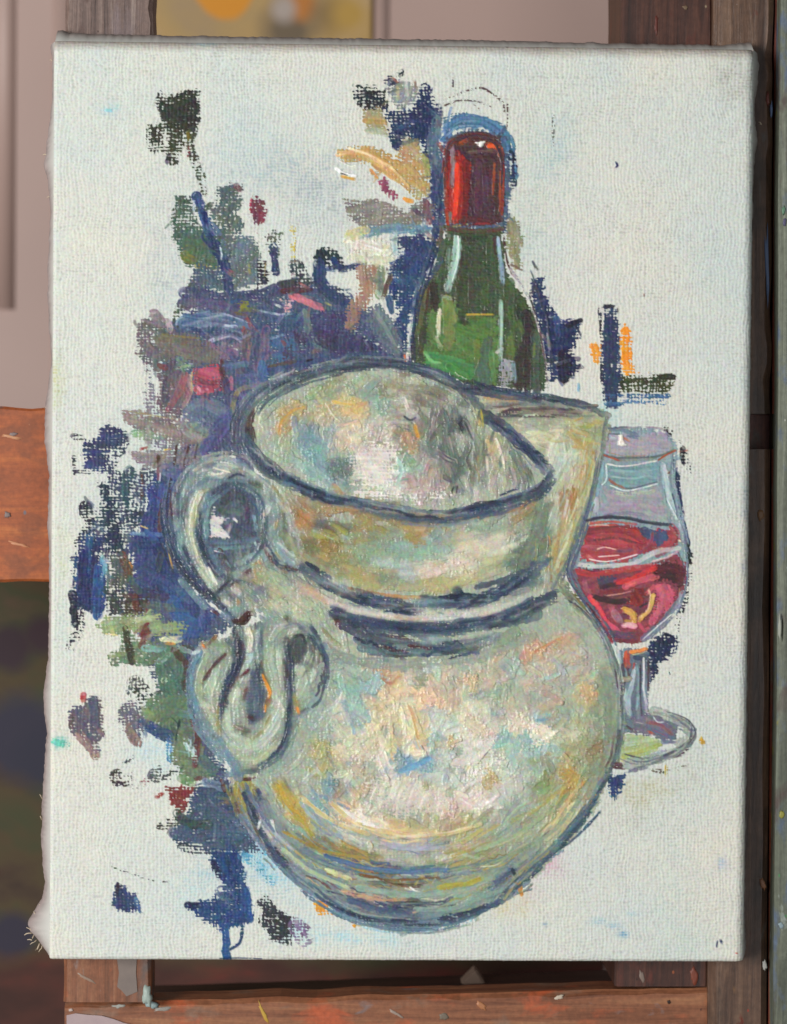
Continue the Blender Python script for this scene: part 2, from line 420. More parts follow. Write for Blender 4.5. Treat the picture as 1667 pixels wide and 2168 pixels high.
def gblur(A, r):
    k = np.exp(-.5 * (np.arange(-3 * r, 3 * r + 1) / r) ** 2); k /= k.sum()
    n_ = len(k) // 2
    for ax in (0, 1):
        pad = [(0, 0)] * A.ndim; pad[ax] = (n_, n_); Q = np.pad(A, pad, mode='edge'); out = np.zeros_like(A)
        for i, w_ in enumerate(k):
            sl = [slice(None)] * A.ndim; sl[ax] = slice(i, i + A.shape[ax]); out += w_ * Q[tuple(sl)]
        A = out
    return A
def blend_wet(labs, r, amt):
    """paint worked together with the brush: pigment evens out, the ridges stay"""
    mk = np.isin(LAB, labs).astype(np.float32)
    num = gblur(COLR * mk[..., None], r); den = gblur(mk, r)[..., None] + 1e-4
    m_ = (mk * amt * (.55 + .9 * fbm(30, 21)))[..., None]; m_ = np.clip(m_, 0, 1)
    COLR[:] = COLR * (1 - m_) + num / den * m_

def slabs(samples, n, size, h=.3, ang=None):
    """flat touches of the knife with a raised lip"""
    for _ in range(n):
        x, y, c = samples[rng.integers(0, len(samples))]; c2 = samples[rng.integers(0, len(samples))][2]
        x += rng.normal(0, 14); y += rng.normal(0, 14); a0 = rng.uniform(0, 3.1) if ang is None else ang + rng.normal(0, .25)
        r = size * FR[2] * rng.uniform(.55, 1.2) / 2; k = int(rng.integers(5, 8)); q_ = []
        for i in range(k):
            t = 2 * math.pi * i / k + rng.normal(0, .22); rr = r * rng.uniform(.7, 1.2)
            u_, v_ = math.cos(t) * rr * 1.35, math.sin(t) * rr * .75
            q_ += [x + u_ * math.cos(a0) - v_ * math.sin(a0), y + u_ * math.sin(a0) + v_ * math.cos(a0)]
        cc = np.clip(rgb(c) + rng.normal(0, 6), 0, 255); cm = ''.join('%02x' % int(t) for t in cc)
        cb = ''.join('%02x' % int(t) for t in np.clip(cc * .8 + rgb(c2) * .2, 0, 255))
        B(q_, cm, cb, dry=.07, h=h * rng.uniform(.5, 1.4), ang=math.degrees(a0), edge=.3, rag=1.5, ridge=.9)

# ---- stains in the cloth
for a in [(600,360,120,60,'7f93a4',.55),(690,420,70,60,'74808c',.5),(360,560,60,140,'8fa0ac',.4),(470,330,150,90,'b4cacc',.45),
          (610,300,120,90,'b4cacc',.4),(560,1800,45,55,'66b0d0',.95),(600,1850,70,50,'86c0d8',.7),(520,1760,30,40,'4a94c0',.6),
          (760,1985,150,22,'9cd0e0',.7),(640,1960,60,50,'a8d4e0',.6),(330,1590,50,40,'9fd4e4',.7),(1165,1835,36,36,'d08aa8',.55),
          (1110,1890,40,30,'c89cb0',.35),(1075,1910,50,34,'c8b060',.6),(1370,1675,60,30,'a89c60',.55),(1330,1720,60,40,'a0a088',.35),
          (1285,890,30,40,'8ac8d0',.7),(1330,900,90,30,'b4d0cc',.4),(122,810,14,50,'a8ac58',.8),(125,1570,16,16,'4fb0a8',.9),
          (135,1320,20,60,'a8d0c8',.5),(130,1180,16,60,'b8c890',.4),(300,880,50,40,'a8c8d0',.45),(230,230,24,12,'8ec4d4',.7),
          (430,90,30,8,'8ab8cc',.5),(1170,330,60,80,'8fb4b8',.5),(1190,290,30,60,'a0b8c0',.4),(1110,480,50,120,'a4bcb8',.35),
          (1480,1470,60,300,'b8ccd0',.3),(1450,1640,60,50,'b0a890',.35),(1430,1880,40,160,'a8c8c4',.35),(1470,1990,50,40,'a8c8b8',.4),
          (1300,1960,20,6,'6aa8c8',.8),(1265,1950,16,7,'5aa0c8',.8),(1320,1978,12,8,'4a88b8',.9),(1340,1935,14,5,'7ab0c8',.8),
          (1155,1958,6,6,'4a70a0',.9),(1530,1830,10,14,'8aa8d0',.7),(1580,1060,10,30,'6a8098',.6),(1575,1200,8,10,'5a6aa0',.7),
          (1525,640,60,120,'b8c8c4',.25),(930,1030,90,40,'8c8078',.25),(560,1050,1,1,'ffffff',.0),(400,1900,60,50,'b0d4d8',.5),
          (450,1850,60,40,'90b8cc',.5),(1150,560,40,120,'a8b8b8',.45),(1540,150,40,40,'6a6458',.35),(1570,180,40,60,'8a8478',.35),
          (300,640,60,60,'b4c4c4',.35),(350,770,50,60,'a0c0c8',.45),(330,1010,50,60,'98b4c0',.5),(210,1080,30,50,'a0b4bc',.4)]:
    W(*a)
BG = L('painted_backdrop'); LB(BG)
F(0, 0, 1)
B([430,640,560,610,700,600,760,640,860,700,880,780,760,770,600,800,520,880,500,960,400,1000,360,1150,420,1270,500,1320,430,1370,400,1450,440,1560,540,1750,490,1750,430,1640,370,1560,330,1450,290,1330,275,1230,300,1120,330,1010,400,900,385,820,345,790,330,700],'4a5470','424c70',dry=.08)

B([150,1180,175,1120,215,1060,240,1000,300,990,340,960,380,1000,350,1120,330,1230,300,1320,250,1340,230,1300,215,1240,180,1300,155,1290],'39435e','4a5468',dry=.44,ang=95,edge=.5)
B([330,700,300,760,330,830,400,860,420,980,340,960,280,900,300,880],'77707a','6a6a74',dry=.4,edge=.5)
# ---- dark green dab, upper left, and its trail
L('paint_dab'); F(280,130,4.1675)
B([200,290,240,260,290,320,420,270,570,245,600,290,600,500,540,610,300,600,250,460,215,360],'1f201f','28301f',dry=.06,ang=160,edge=.5)
B([130,570,300,520,300,780,180,820,130,690],'2a2e1c','20231c',dry=.40,ang=0)
B([290,580,590,500,560,620,480,640,440,760,400,900,340,920,300,860,310,700],'262a1e','2f331f',dry=.26)
S([325,840,320,880],60,'1b1a26',dry=.02)
S([540,600,510,720,560,900,610,1010,630,1150],100,'3a3c2a','34382c',dry=.46)
S([510,760,500,830],40,'7a4040',dry=.6)
S([490,620,500,690],40,'7a6420',dry=.4)
LB(BG)
B([380,1190,560,1180,620,1250,560,1350,580,1450,700,1667,410,1667,370,1550,340,1400],'4d5f56','3f5348',dry=.26)
B([420,1480,690,1440,760,1700,420,1700],'4c6850','44605c',dry=.08)
S([470,1640,530,1660],90,'8a7a28',dry=.1)
B([740,1130,790,1095,880,1080,970,1085,970,1230,930,1330,1000,1450,900,1600,860,1690,740,1690,700,1500,690,1300,740,1230],'56625c','4a5a60',dry=.2,ang=120)
S([920,1100,940,1130],60,'6a3a55',dry=.1)
S([570,1190,620,1330,680,1480,730,1680],95,'2a3a70','3a5a90')
S([630,1320,650,1420],60,'1f2560')
S([700,1450,780,1560,820,1680],95,'51678a','5f7490')
S([690,1260,650,1300],60,'46584c',dry=.3)
S([545,1220,545,1340],26,'c8d4d8',dry=.3)
L('paint_dab'); B([1040,1200,1090,1175,1130,1200,1180,1290,1170,1380,1130,1460,1080,1450,1035,1330],'7c2f42','553040',dry=.12,ang=90)
S([1110,1440,1090,1560],44,'8a3a4a',dry=.66)
S([1050,1200,1040,1320],20,'b0404c',dry=.2)
L('paint_dab'); B([1190,1530,1240,1500,1310,1510,1320,1600,1310,1720,1200,1720],'59604f','4a5248',dry=.4,ang=60)
S([1245,1640,1260,1760,1270,1860],86,'2c3a66','2c3050',dry=.22)
L('paint_dab'); S([1420,1470,1415,1620,1425,1760],66,'c0a840','c8bc78',dry=.6)
LB(BG)
# ---- purple and blue thicket left of the bottle
F(260,500,3.334)
B([380,0,700,0,720,220,440,215,400,150],'4c6450','3f5a55',dry=.06)
S([440,140,500,170],90,'8a7428','6a7038')
S([520,210,680,225],40,'7a7038',dry=.1)
B([520,190,760,220,770,400,440,400,480,300],'4a5c66','44546e',dry=.15)
B([700,0,930,0,980,130,960,330,780,400,700,230],'5a6878','56655f',dry=.12,ang=120)
S([600,0,680,130,740,250,760,400],84,'2f3f74','2a3568')
S([690,80,700,130,695,170],16,'dfe4e4')
S([890,190,900,260],24,'8a8a50')
S([740,240,780,270],40,'8a4a68')
B([960,180,1010,190,1030,330,960,360],'2a2530','332c3a')
S([1010,190,1000,290],14,'9a8a60')
S([1210,210,1280,300],110,'3a4448',dry=.35)
B([1345,90,1470,80,1530,130,1570,200,1550,260,1440,210,1370,200,1350,150],'2a3a3a','28303c',dry=.15)
S([1490,170,1550,230,1700,200],60,'2b4580','2c3a6a',dry=.12)
S([1380,200,1390,320,1450,400,1570,450],120,'32406e','2d3f60')
S([480,330,440,420,400,520,380,620],70,'5a6450','444a44',dry=.5)
S([430,400,700,430,900,420,1100,360,1220,320],90,'3f466e','4a5070')
S([1120,340,1330,320],70,'3a4046',dry=.15)
S([430,480,600,480,850,540],95,'5c5570','524f74')
S([430,620,650,590,850,650],120,'4a5f86','7a88a4')
S([440,560,560,580,700,560,840,600],40,'3f5684','9aa6bc',h=.25)
S([480,650,600,680,640,650],30,'2f4474')
S([720,630,800,640],26,'c0c8d4')
S([620,740,760,700,840,740],40,'6a7490','a8a8b8')
S([850,650,880,740],34,'9a4a50')
S([870,570,910,640],34,'8a4a54',dry=.1)
S([790,540,880,560],30,'6a5440')
B([810,460,880,470,890,520,830,530],'8a8a2a','7a7a34')
S([760,470,830,450],30,'2f4f88')
B([920,500,1260,520,1250,650,1100,700,960,640],'44577e','3a4a76',ang=5)
S([970,530,1100,550,1200,540],22,'a8b8c8','5a7090')
S([1080,480,1120,500],26,'d8dccc')
B([1120,450,1190,440,1200,520,1150,530],'d8a8ae','d07088')
S([1200,420,1310,470,1410,510],66,'c85a78','d06a80')
S([1110,390,1330,380],44,'5a2a3a','4a2f40')
S([1250,330,1320,370],30,'b05a6a')
S([1430,470,1480,490],16,'a8a860')
B([1280,540,1600,500,1667,560,1667,700,1380,720,1300,660],'3f4a70','46406a',dry=.28)
S([1010,660,1000,800,960,930],90,'7a5a80','6a5078')
S([960,700,930,900],40,'4a4870')
S([880,680,850,860,820,980],64,'6a5a68','5a5060')
S([900,760,880,900],30,'8a6070')
B([1040,700,1200,680,1240,860,1050,910],'3f5c8c','46648f',ang=20)
S([1050,720,1150,690],20,'8aa0b8')
B([1120,780,1200,770,1210,870,1140,860],'4a3a58','52405a')
B([1205,680,1280,670,1300,760,1230,760],'40385a')
S([1130,740,1150,770],30,'7a3a58')
S([1290,530,1320,680,1385,800],62,'70807a','5c706c')
S([1400,720,1500,780,1667,770],120,'413a58','4a4468')
S([1340,820,1390,800],40,'70605a')
S([1040,930,1300,890,1667,820],64,'3f4c78','46507c')
S([1020,920,1220,885],30,'5a4a40')
S([1300,880,1340,870],20,'20202a')
B([130,600,240,540,320,600,400,680,560,700,700,830,700,920,500,940,380,850,300,900,260,980,160,900,100,830,100,660],'6c6068','5e5a60',dry=.16,ang=20)
S([220,560,290,620],90,'80707e',dry=.1)
S([320,600,330,660],50,'b09aa4',dry=.2)
S([270,695,540,720],20,'a08a3a','7a7040')
S([250,740,500,830,680,850],120,'6b635f','706a64')
S([260,720,560,760],60,'6a6454')
B([620,760,860,740,850,860,700,870],'86607e','745a7c',ang=30)
B([370,850,470,840,490,920,400,960],'5a7a6a','6f8a74')
S([380,930,480,910],24,'8a9a80')
B([250,970,300,900,400,930,500,1000,480,1200,400,1280,300,1240,220,1180,270,1080],'77596a','5a4f60',ang=75)
S([330,900,310,1060,290,1150],70,'5a5260','4f4858')
S([440,980,400,1100,320,1220],60,'9a4a5a','8a5068')
S([470,990,480,1100,420,1210],40,'b09a90','9a7a80')
S([260,910,300,930],40,'7a3a44')
B([490,940,690,900,715,1090,600,1110,510,1130],'b03a5c','c05078',ang=15,h=.2)
S([520,1060,560,1100,600,1080],24,'d080a0')
S([520,1010,600,1040,690,1030],40,'7a3050')
S([700,880,712,1100],42,'5a2a40')
S([490,960,485,1090],16,'c0a868')
S([720,920,870,900],64,'4f6a96','5a7090')
S([740,980,740,1090],74,'4a4670')
S([765,1000,770,1080],34,'a05a80')
B([800,980,960,960,960,1040,820,1040],'586090','4a5684')
S([985,900,1000,1040],86,'3a528c','4468a0')
B([500,1150,640,1150,760,1250,760,1334,460,1334],'66708a','5a6684',ang=20)
S([540,1310,580,1290],40,'3a4466',dry=.2)
S([560,1290,580,1310],20,'e0e4e8')
S([680,1160,720,1200],30,'3a5068')
S([1000,1050,820,1090,780,1240,800,1300],44,'8a8a5a','6a6a68')
S([860,1130,800,1350],74,'5d5580','50508a')
S([870,1050,1000,1050],40,'6a6a8a')
S([1000,1090,1200,990,1290,940],18,'b8a0b8','8a8aa0')
S([1060,1000,1130,960],24,'a0a890')

# ---- ochre, grey and navy strokes above, left of the bottle neck
F(660,130,3.206)
B([285,150,340,170,430,170,500,190,520,320,480,350,330,320,280,240],'2a2c2e','24303a',dry=.22)
B([490,130,540,95,590,120,590,160,520,180],'2f3650','30304a',dry=.04)
S([548,108,590,150],22,'c06a4a','8a5a5a')
S([600,90,640,60],40,'30343a',dry=.6)
B([500,180,600,140,720,140,710,230,660,310,580,330,540,260],'8a8c80','7a808a',dry=.15,h=.25,ang=110)
S([640,140,650,230],30,'9a9a98','bcbcb0')
S([580,170,590,250],32,'b0a878','9a9a80')
S([700,130,710,180],24,'8a7a74')
B([345,330,460,310,515,400,515,490,380,460,350,380],'a08c5c','8a8a6a',dry=.06,ang=10,h=.2)
S([360,400,500,410],44,'a88a4c','b89858')
S([370,465,510,485],44,'8f9a84','a8a890')
B([490,310,570,340,680,330,740,200,760,140,800,160,840,260,880,320,880,420,840,540,820,700,780,700,740,540,640,520,590,600,550,580,530,480,500,380],'2d3a66','25305a',dry=.13,edge=.5)
S([740,170,780,150],26,'26304a',dry=.3)
S([650,430,700,410],40,'4a6a9a',dry=.4)
S([840,400,830,560,840,740],90,'60707a','4f6680')
S([860,380,870,440],26,'9a7478','5a5f70')
S([850,740,850,900,860,1150,860,1290],100,'35426e','2d3a68')
B([165,600,290,570,420,570,560,650,620,560,720,520,760,640,800,760,800,880,720,950,640,850,500,740,360,690,200,680],'b08a4c','a8966a',dry=.16,h=.3,ang=30)
S([180,630,330,620,520,720,650,850],44,'c8985a','d8b890',h=.4)
S([260,590,420,640,560,720],30,'c0904c','e0c8a0',h=.4)
S([420,700,560,790,680,880],36,'c49a60','a88a50',h=.4)
S([640,700,720,800,760,880],60,'b89c5c','a88c54',h=.35)
S([640,540,700,600],70,'a08a58','9a8f70')
B([590,610,720,600,700,700,620,700],'9a8f80','a8845c')
S([170,660,250,705,300,705],14,'56585a','d8d8cc')
S([165,730,230,765,300,775],26,'ece8dc',h=.45)
S([200,760,250,775],12,'34383a')
S([205,780,290,800],22,'c8923a')
S([400,740,440,790],32,'c88a3a','b08050',dry=.2)
S([630,930,680,950],34,'d08a3a')
L('paint_dab'); B([455,810,490,790,550,860,590,920,550,940,470,870],'9a4a62','7a3a58',dry=.08)
LB(BG)
S([770,640,790,760],54,'8a9050','a09850')
S([760,830,790,900],50,'b09458','9a8a54')
B([205,930,330,940,480,940,600,1010,720,960,830,930,850,980,820,1060,700,1100,460,1130,380,1160,250,1080],'857f74','6f6a66',dry=.2,ang=160)
S([260,1010,420,1020,560,990],50,'7a7670','8a847a',dry=.2)
S([760,970,790,1080],76,'7a5060','6a4a5a')
S([700,1010,760,1040],40,'50405a')
S([820,1050,850,1085],20,'c05060')
S([380,1150,600,1130,830,1160],74,'6a8a90','5a7a9a')
S([560,1170,700,1150,800,1130],22,'a0b4bc','5a7aa0')
S([255,1165,370,1140],64,'c0b870','b0b088',dry=.1)
B([260,1240,300,1180,480,1200,500,1290,260,1290],'d0ccc0','b8b49c',h=.35)
S([300,1250,400,1220,480,1260],20,'9a8f80','e8e4d8',h=.4)
S([555,1180,565,1290],60,'9ab0b0','8098a0')
B([590,1190,740,1180,860,1200,880,1290,590,1290],'333c66','3a3a68')
S([780,1170,840,1210],40,'7a6a70','a89a90')
F(700,480,2.778)
B([360,200,480,130,560,80,640,80,600,220,530,340,490,480,450,640,420,760,380,640,390,480,340,400],'31436e','2a3f78',dry=.1,ang=120)
S([520,110,440,220,420,330],70,'2a3566','3a4c7c')
S([390,300,440,330],40,'4a6a94',dry=.3)
B([150,230,280,230,270,400,220,450,140,600,80,600,90,470,170,380],'9c7a68','8a6a58',ang=80,h=.2)
S([180,240,190,350],40,'a88a78','8f7060')
S([260,240,260,380],40,'947060','a08070')
S([120,100,330,130],95,'d0ccc0','b8b8a0',h=.4)
S([130,80,320,150],20,'8a7a68','e4e0d4',h=.4)
S([130,190,350,205],64,'b8bca0','c8c8b0',h=.3)
S([110,60,180,50],60,'b8b880',dry=.2)
S([300,250,290,400],64,'70806c','86946c')
S([350,290,310,420],40,'5a4a44','6a6050')
S([340,420,360,500],50,'50688a','3a5078')
B([230,470,300,460,380,560,430,740,400,780,340,760,280,660,210,570],'667078','5a6478',ang=65,h=.2)
S([260,500,330,600,400,740],30,'7c8484','5a6880')
S([130,560,110,610],50,'8a6a5c')
B([0,610,80,600,200,650,290,720,200,750,0,760],'46406a','3c3a58',dry=.1)
S([170,660,200,720],46,'4a3a58',dry=.45)
S([0,775,200,760,420,790],64,'3f4a72','46527a')
S([435,750,440,800],18,'d06a3a')
S([452,740,452,812],22,'e4dccc')
S([310,800,380,790],34,'9a6a60','4a5070')
# blue arc and pencil-thin brown sketch over the bottle top
F(660,130,3.206)
L('paint_dab')
S([900,260,1000,220,1130,180,1200,200,1290,270,1310,340],17,'4a3436',dry=.45)
S([900,300,1000,265,1120,270,1220,310],15,'4a3436',dry=.48)
S([900,235,980,215],14,'4a3a38',dry=.55)
S([1330,280,1330,440],15,'4a3436',dry=.42)
S([960,110,960,195],16,'3a3434',dry=.55)
S([1100,290,1200,380],13,'5a4040',dry=.6)
S([1640,370,1635,640],26,'555a55',dry=.72)
LB(BG)
S([890,400,1030,350],60,'4a6a80','5a7a88',dry=.5)
S([895,500,960,430,1080,400,1200,420,1300,500,1350,620,1350,760],105,'4f76a6','3f618e',dry=.1,h=.2)
S([1340,640,1360,830],95,'2a3050','24283c',dry=.33)
S([920,500,1000,440,1160,440],16,'a8c0d0','7a98b8')
S([920,470,1010,410,1120,400],16,'6a8cb4')
# right hand navy shapes
F(700,480,2.778)
B([1180,330,1210,300,1270,290,1250,330,1260,400,1310,480,1350,550,1480,540,1470,600,1450,680,1420,720,1450,790,1470,820,1430,880,1290,910,1270,780,1240,640,1190,480],'2f3b66','27315a',dry=.07,edge=.3)
S([1380,760,1370,890],84,'2a2634','33293a')
S([1400,580,1470,550],40,'24273a','2a2a34')
S([1190,205,1215,250],20,'555a60',dry=.3)
S([1330,540,1340,640],40,'3a4f80',dry=.2)
F(660,130,3.206)
B([1310,1060,1370,1050,1420,1120,1430,1200,1415,1300,1420,1400,1380,1420,1330,1300,1310,1150],'8a8a66','7a7c5c',dry=.06,ang=80)
S([1400,1120,1420,1260],30,'98988a','8a8a70')
# ---- L shaped mark and orange dabs on the right
L('paint_dab'); F(1180,600,5.21)
B([510,260,620,250,660,380,690,480,700,1000,740,1030,740,1140,700,1200,660,1360,540,1360,510,1240,520,1150,490,1000,490,640,510,560,510,380],'2a3558','263254',dry=.03,ang=90,edge=.25)
S([465,280,480,440,490,640],44,'2c2a38',dry=.48)
S([490,900,490,1100],40,'2a2838',dry=.4)
S([500,250,620,250],40,'2a2630',dry=.2)
S([660,280,670,320],30,'2a2630',dry=.45)
B([690,1030,860,1010,950,1040,1110,990,1250,1000,1310,1020,1270,1110,1200,1220,900,1190,690,1200],'2e3424','3a3f22',dry=.25,ang=165)
S([1140,1030,1280,1030],70,'2c2a20','34341f',dry=.04)
S([540,1240,800,1240,1220,1250],64,'3f5f94','34507e',dry=.34)
S([540,1320,800,1300,1180,1310],64,'4a6a9a','6a8ab0',dry=.5)
S([540,1340,720,1340],40,'2f4a80','2a3f70',dry=.2)
S([960,110,960,150],14,'7a5038',dry=.2)
S([240,1110,240,1190],40,'6a90b8','8ab0c8',dry=.15)
L('paint_dab'); B([705,480,740,455,780,480,800,560,825,600,830,900,860,990,760,1000,710,960,695,700],'ec8a1e','f09a30',dry=.12,h=.16,ang=0,edge=.2)
S([860,990,1060,980],30,'e8a84a',dry=.72)
L('paint_dab'); B([355,680,400,665,480,670,470,800,440,890,400,860,370,780],'e8902a','ea9a38',dry=.13,h=.16,edge=.2)

# ---- left margin: navy dabs, grey bands
L('paint_dab'); F(120,840,3.8725)
B([210,370,330,330,350,260,420,215,500,250,570,290,590,330,540,420,450,440,420,530,410,620,300,625,190,600,230,500,200,420],'272b4e','2a3468',dry=.13,edge=.6)
S([140,330,210,335],66,'22242e',dry=.3)
S([140,500,145,630],44,'26262e',dry=.62)
S([150,610,300,620],40,'25283c',dry=.45)
S([560,320,520,420,450,560,480,700],120,'2f3a58','2a3048',dry=.42)
LB(BG)
B([340,720,400,690,440,760,500,900,520,1050,560,1180,540,1280,400,1300,400,1150,340,1000,370,880],'28304e','25404e',dry=.14,edge=.55)
S([240,910,260,1080,200,1200],120,'2a2c34','2c3444',dry=.56)
S([250,900,270,960],90,'26303a',dry=.5)
S([600,610,580,780,600,980],115,'3a5060','34485a',dry=.34)
S([560,720,560,900],60,'2c4050','48707c',dry=.28)
S([700,640,700,850],32,'5a3a30',dry=.4)
B([600,900,700,940,720,1080,620,1090,560,1000],'2c3548','3a4a5c',dry=.3)
B([210,1130,290,1110,390,1150,380,1280,340,1300,400,1400,400,1700,340,1790,240,1760,180,1720,150,1600,150,1350,180,1250],'292f5a','2a4a8a',dry=.06,ang=95,edge=.5)
S([340,1400,350,1650,340,1790],115,'2f5a9a','2a3f80',dry=.18)
S([230,1300,210,1500,220,1680],90,'272c56','2a3570')
S([130,1620,140,1700,150,1860],84,'22243a','252a40',dry=.13)
S([190,1780,180,1900,110,2060],90,'2a2a3a',dry=.60)
S([370,1330,420,1480],54,'8ab0c0','5a90b0',dry=.42)
S([360,1290,430,1360],40,'9fc0d0',dry=.5)
B([460,1290,560,1280,620,1400,600,1520,540,1600,400,1560,410,1450],'5f5a44','4a5a58',dry=.12)
S([540,1290,600,1500],84,'6a3f30','5a4a3a')
S([600,1360,620,1400],26,'d07a30')
S([420,1440,430,1560],50,'70848a','5f7a78',dry=.2)
B([400,1560,560,1570,560,1750,420,1800,400,1700],'363c3c','3c4a44',dry=.26)
S([560,1600,620,1680],60,'4f5a48',dry=.1)
B([530,110,680,100,780,150,1000,170,1080,200,1330,270,1250,370,1000,400,860,330,700,290,560,200],'84786f','746a68',dry=.1,ang=8)
S([590,200,800,240,1000,300],60,'8f827a','7c7070')
S([600,120,960,182],13,'b89a4a','8a7a58')
S([640,310,860,330],95,'7f9a78','6a8a70',dry=.5)
B([600,450,900,440,1230,400,1240,500,1000,590,800,610,640,530],'83787a','77707a',dry=.07,ang=0)
S([630,480,800,480,900,530],50,'8c807e','7a7074')
S([690,430,740,420],30,'8a4a44',dry=.3)
S([880,435,940,430],16,'c8982a')
S([1100,230,1310,300],110,'7a8a80','6f7f84')
S([1060,290,1200,350],60,'8a8a8a','7f867e')
S([1080,120,1200,60,1400,120],120,'6a7488','5f6a84')
S([1170,200,1220,190],40,'d8dce0',dry=.35)
S([1240,430,1360,250,1430,190],150,'4a4a7a','565690')
S([835,490,842,620],42,'4a3028','54382c')
S([985,390,960,580],28,'3f2a28')
S([1085,400,1040,580],26,'4a302c')
S([1160,390,1130,500],22,'4a3a38')
B([800,620,1000,600,1060,620,960,800,900,1000,900,1150,960,1400,1100,1560,1200,1700,1300,1800,1250,1950,1080,2000,1000,1850,900,1700,600,1650,600,1500,640,1420,580,1240,600,1130,720,1080,760,850],'3c4a80','344072',dry=.03,ang=100)
S([900,600,1000,620],120,'5f6a8c','566488')
S([800,760,780,900,740,1060],115,'3a4488','343e78')
S([870,740,860,900],84,'4a58a0','425090')
S([930,680,900,820],70,'55648e','5f7094')
S([680,1180,830,1170],140,'2a356a','30407c')
S([620,1120,850,1130],44,'6a8ab0','4a68a0')
S([740,1110,860,1240],60,'3a5898')
S([830,1250,880,1400],125,'2c3564','323a6c')
S([860,1300,830,1420],66,'3f4a50','3a4660')
S([700,1450,900,1560],150,'37406e','404878')
S([640,1600,900,1640],110,'433a58','3c3c60')
S([600,1500,680,1600],70,'4a5a50',dry=.1)
S([870,860,850,1000,850,1090],54,'5c2c34','6a3440')
S([980,750,940,880,940,970],36,'5a2a2e')
S([875,1000,985,1010],26,'5a1f28')
S([850,615,845,700],17,'e8e4e4')
S([832,590,832,690],32,'8a4a58')
S([900,1180,930,1320,952,1410],20,'b8903a','a08a50')
S([880,1040,900,1180],15,'a0b8b0')
S([960,1060,970,1160],13,'b0c0c0')
S([690,1060,745,1080],17,'d0b060')
S([920,1080,960,1240],40,'2c3450')
S([950,1700,1000,1800,1100,1850],140,'3a5f9c','34508c')
S([1000,1900,1150,1900],170,'36508a','3f5a94')
S([1000,1560,1100,1660],100,'3f4a7c','4a5c84')
B([560,1640,760,1640,760,1750,640,1800,520,1860],'4a4038','40382f',dry=.1)
S([640,1640,670,1750],64,'6a3430','5a302c')
S([755,1690,730,1760],32,'7a3a3a')
S([780,1710,940,1725],86,'5a6660','4f5c60')
B([330,1880,400,1810,640,1790,760,1750,860,1800,860,1860,1040,1840,1080,1880,1020,1950,800,1960,640,1930,450,1960,370,1930],'8a9a6a','7a8a60',dry=.05,h=.25,ang=170)
S([660,1830,840,1800],60,'98a878','a8b088',h=.3)
S([850,1890,1030,1880],70,'889a68','7a9068',h=.3)
S([400,1945,500,1955],14,'e0c880')
S([380,1860,500,1840],50,'94a078','7a9a78',dry=.15)
B([510,1960,600,1930,700,2000,960,1980,1040,2050,1000,2200,430,2200,420,2110,540,2060],'667a5c','5a7058',dry=.15)
S([560,1900,590,2030,620,2180],64,'35382a','3f3a2c',dry=.1)
S([750,1890,700,2040],74,'7a3a30','6a3434')
S([870,1980,1010,1990],64,'d8d0a8','c8c490',h=.3)
S([900,2020,970,2025],32,'d08a3a')
S([720,2060,930,2085],76,'7aa8a0','6a9a98')
S([960,2100,1080,2060],86,'5a3f38','4a3a3c')
S([440,2130,560,2100],50,'7f9060',dry=.2)
# ---- lower left: green mass, navy column, loose dabs
F(340,1280,3.969)
B([0,380,200,350,230,480,230,760,270,980,180,980,100,1130,0,1130,-40,900,-40,500],'54705e','4a6a58',ang=80,dry=.08)
S([120,380,220,520,200,700],64,'4a3a34','52483c')
S([40,500,100,620],60,'44605c','5f7c66')
S([30,640,110,560],56,'c8d8c0','54705e',dry=.55)
S([0,480,60,420],60,'8ab0a0','70947c')
S([60,800,140,900],110,'4a6a5c','56765f')
F(120,1440,3.334)
L('paint_dab')
B([90,220,120,185,190,180,200,130,310,110,320,320,345,380,300,440,300,530,270,545,200,460,110,370,90,300],'4a4c60','5e5258',dry=.12,ang=75)
S([110,240,100,330],40,'5a4446',dry=.25)
S([150,380,230,470,275,530],76,'9a8078','8a6f6a',dry=.07)
S([300,340,330,400],40,'8a7074',dry=.2)
S([190,105,190,140],42,'a03a3a')
S([250,150,270,320],90,'46485e','505468')
L('paint_dab')
B([440,190,520,150,600,190,640,300,600,380,590,440,550,455,480,360,440,290],'55596a','6a6068',dry=.2,ang=70)
S([500,340,565,445],66,'8a726a','7a6460',dry=.12)
S([560,30,640,160],140,'2e3030',dry=.52)
S([500,80,520,110],30,'3a404a',dry=.6)
LB(BG)
B([640,120,930,100,960,260,890,280,860,420,760,400,640,320,600,220],'55705a','66785a',ang=130,dry=.05)
S([620,200,680,260],70,'7a8a58','6a8060')
S([600,310,700,360,830,420],95,'2f4a86','3a4a72')
S([790,430,800,560],60,'3f78a8','6aa8c8',dry=.3)
B([870,290,950,260,1000,360,1060,560,1150,680,1050,720,900,720,810,560,810,460],'66785a','5a6a58',ang=70,dry=.05)
S([870,280,840,420],20,'2c3a3c')
S([960,280,1000,400,975,600],54,'6a3038','5a343c')
S([920,430,965,560],74,'c8d8d8','8aa8a8',dry=.5)
S([1040,560,1100,640],90,'50686a','4a5f70')
S([430,690,560,730],120,'3a3438',dry=.72)
S([480,580,540,545],40,'3a404c',dry=.66)
S([620,720,700,720],76,'7a4a48',dry=.75)
S([700,680,860,620],130,'4a4f4e','3a4444',dry=.62)
S([880,690,950,720],70,'6a8a5c',dry=.15)
L('paint_dab')
B([770,760,1000,745,1010,790,940,850,910,920,870,930,800,860],'742f2c','6a2a2c',dry=.12,ang=10)
S([705,825,750,800],34,'8a3a38',dry=.3)
LB(BG)
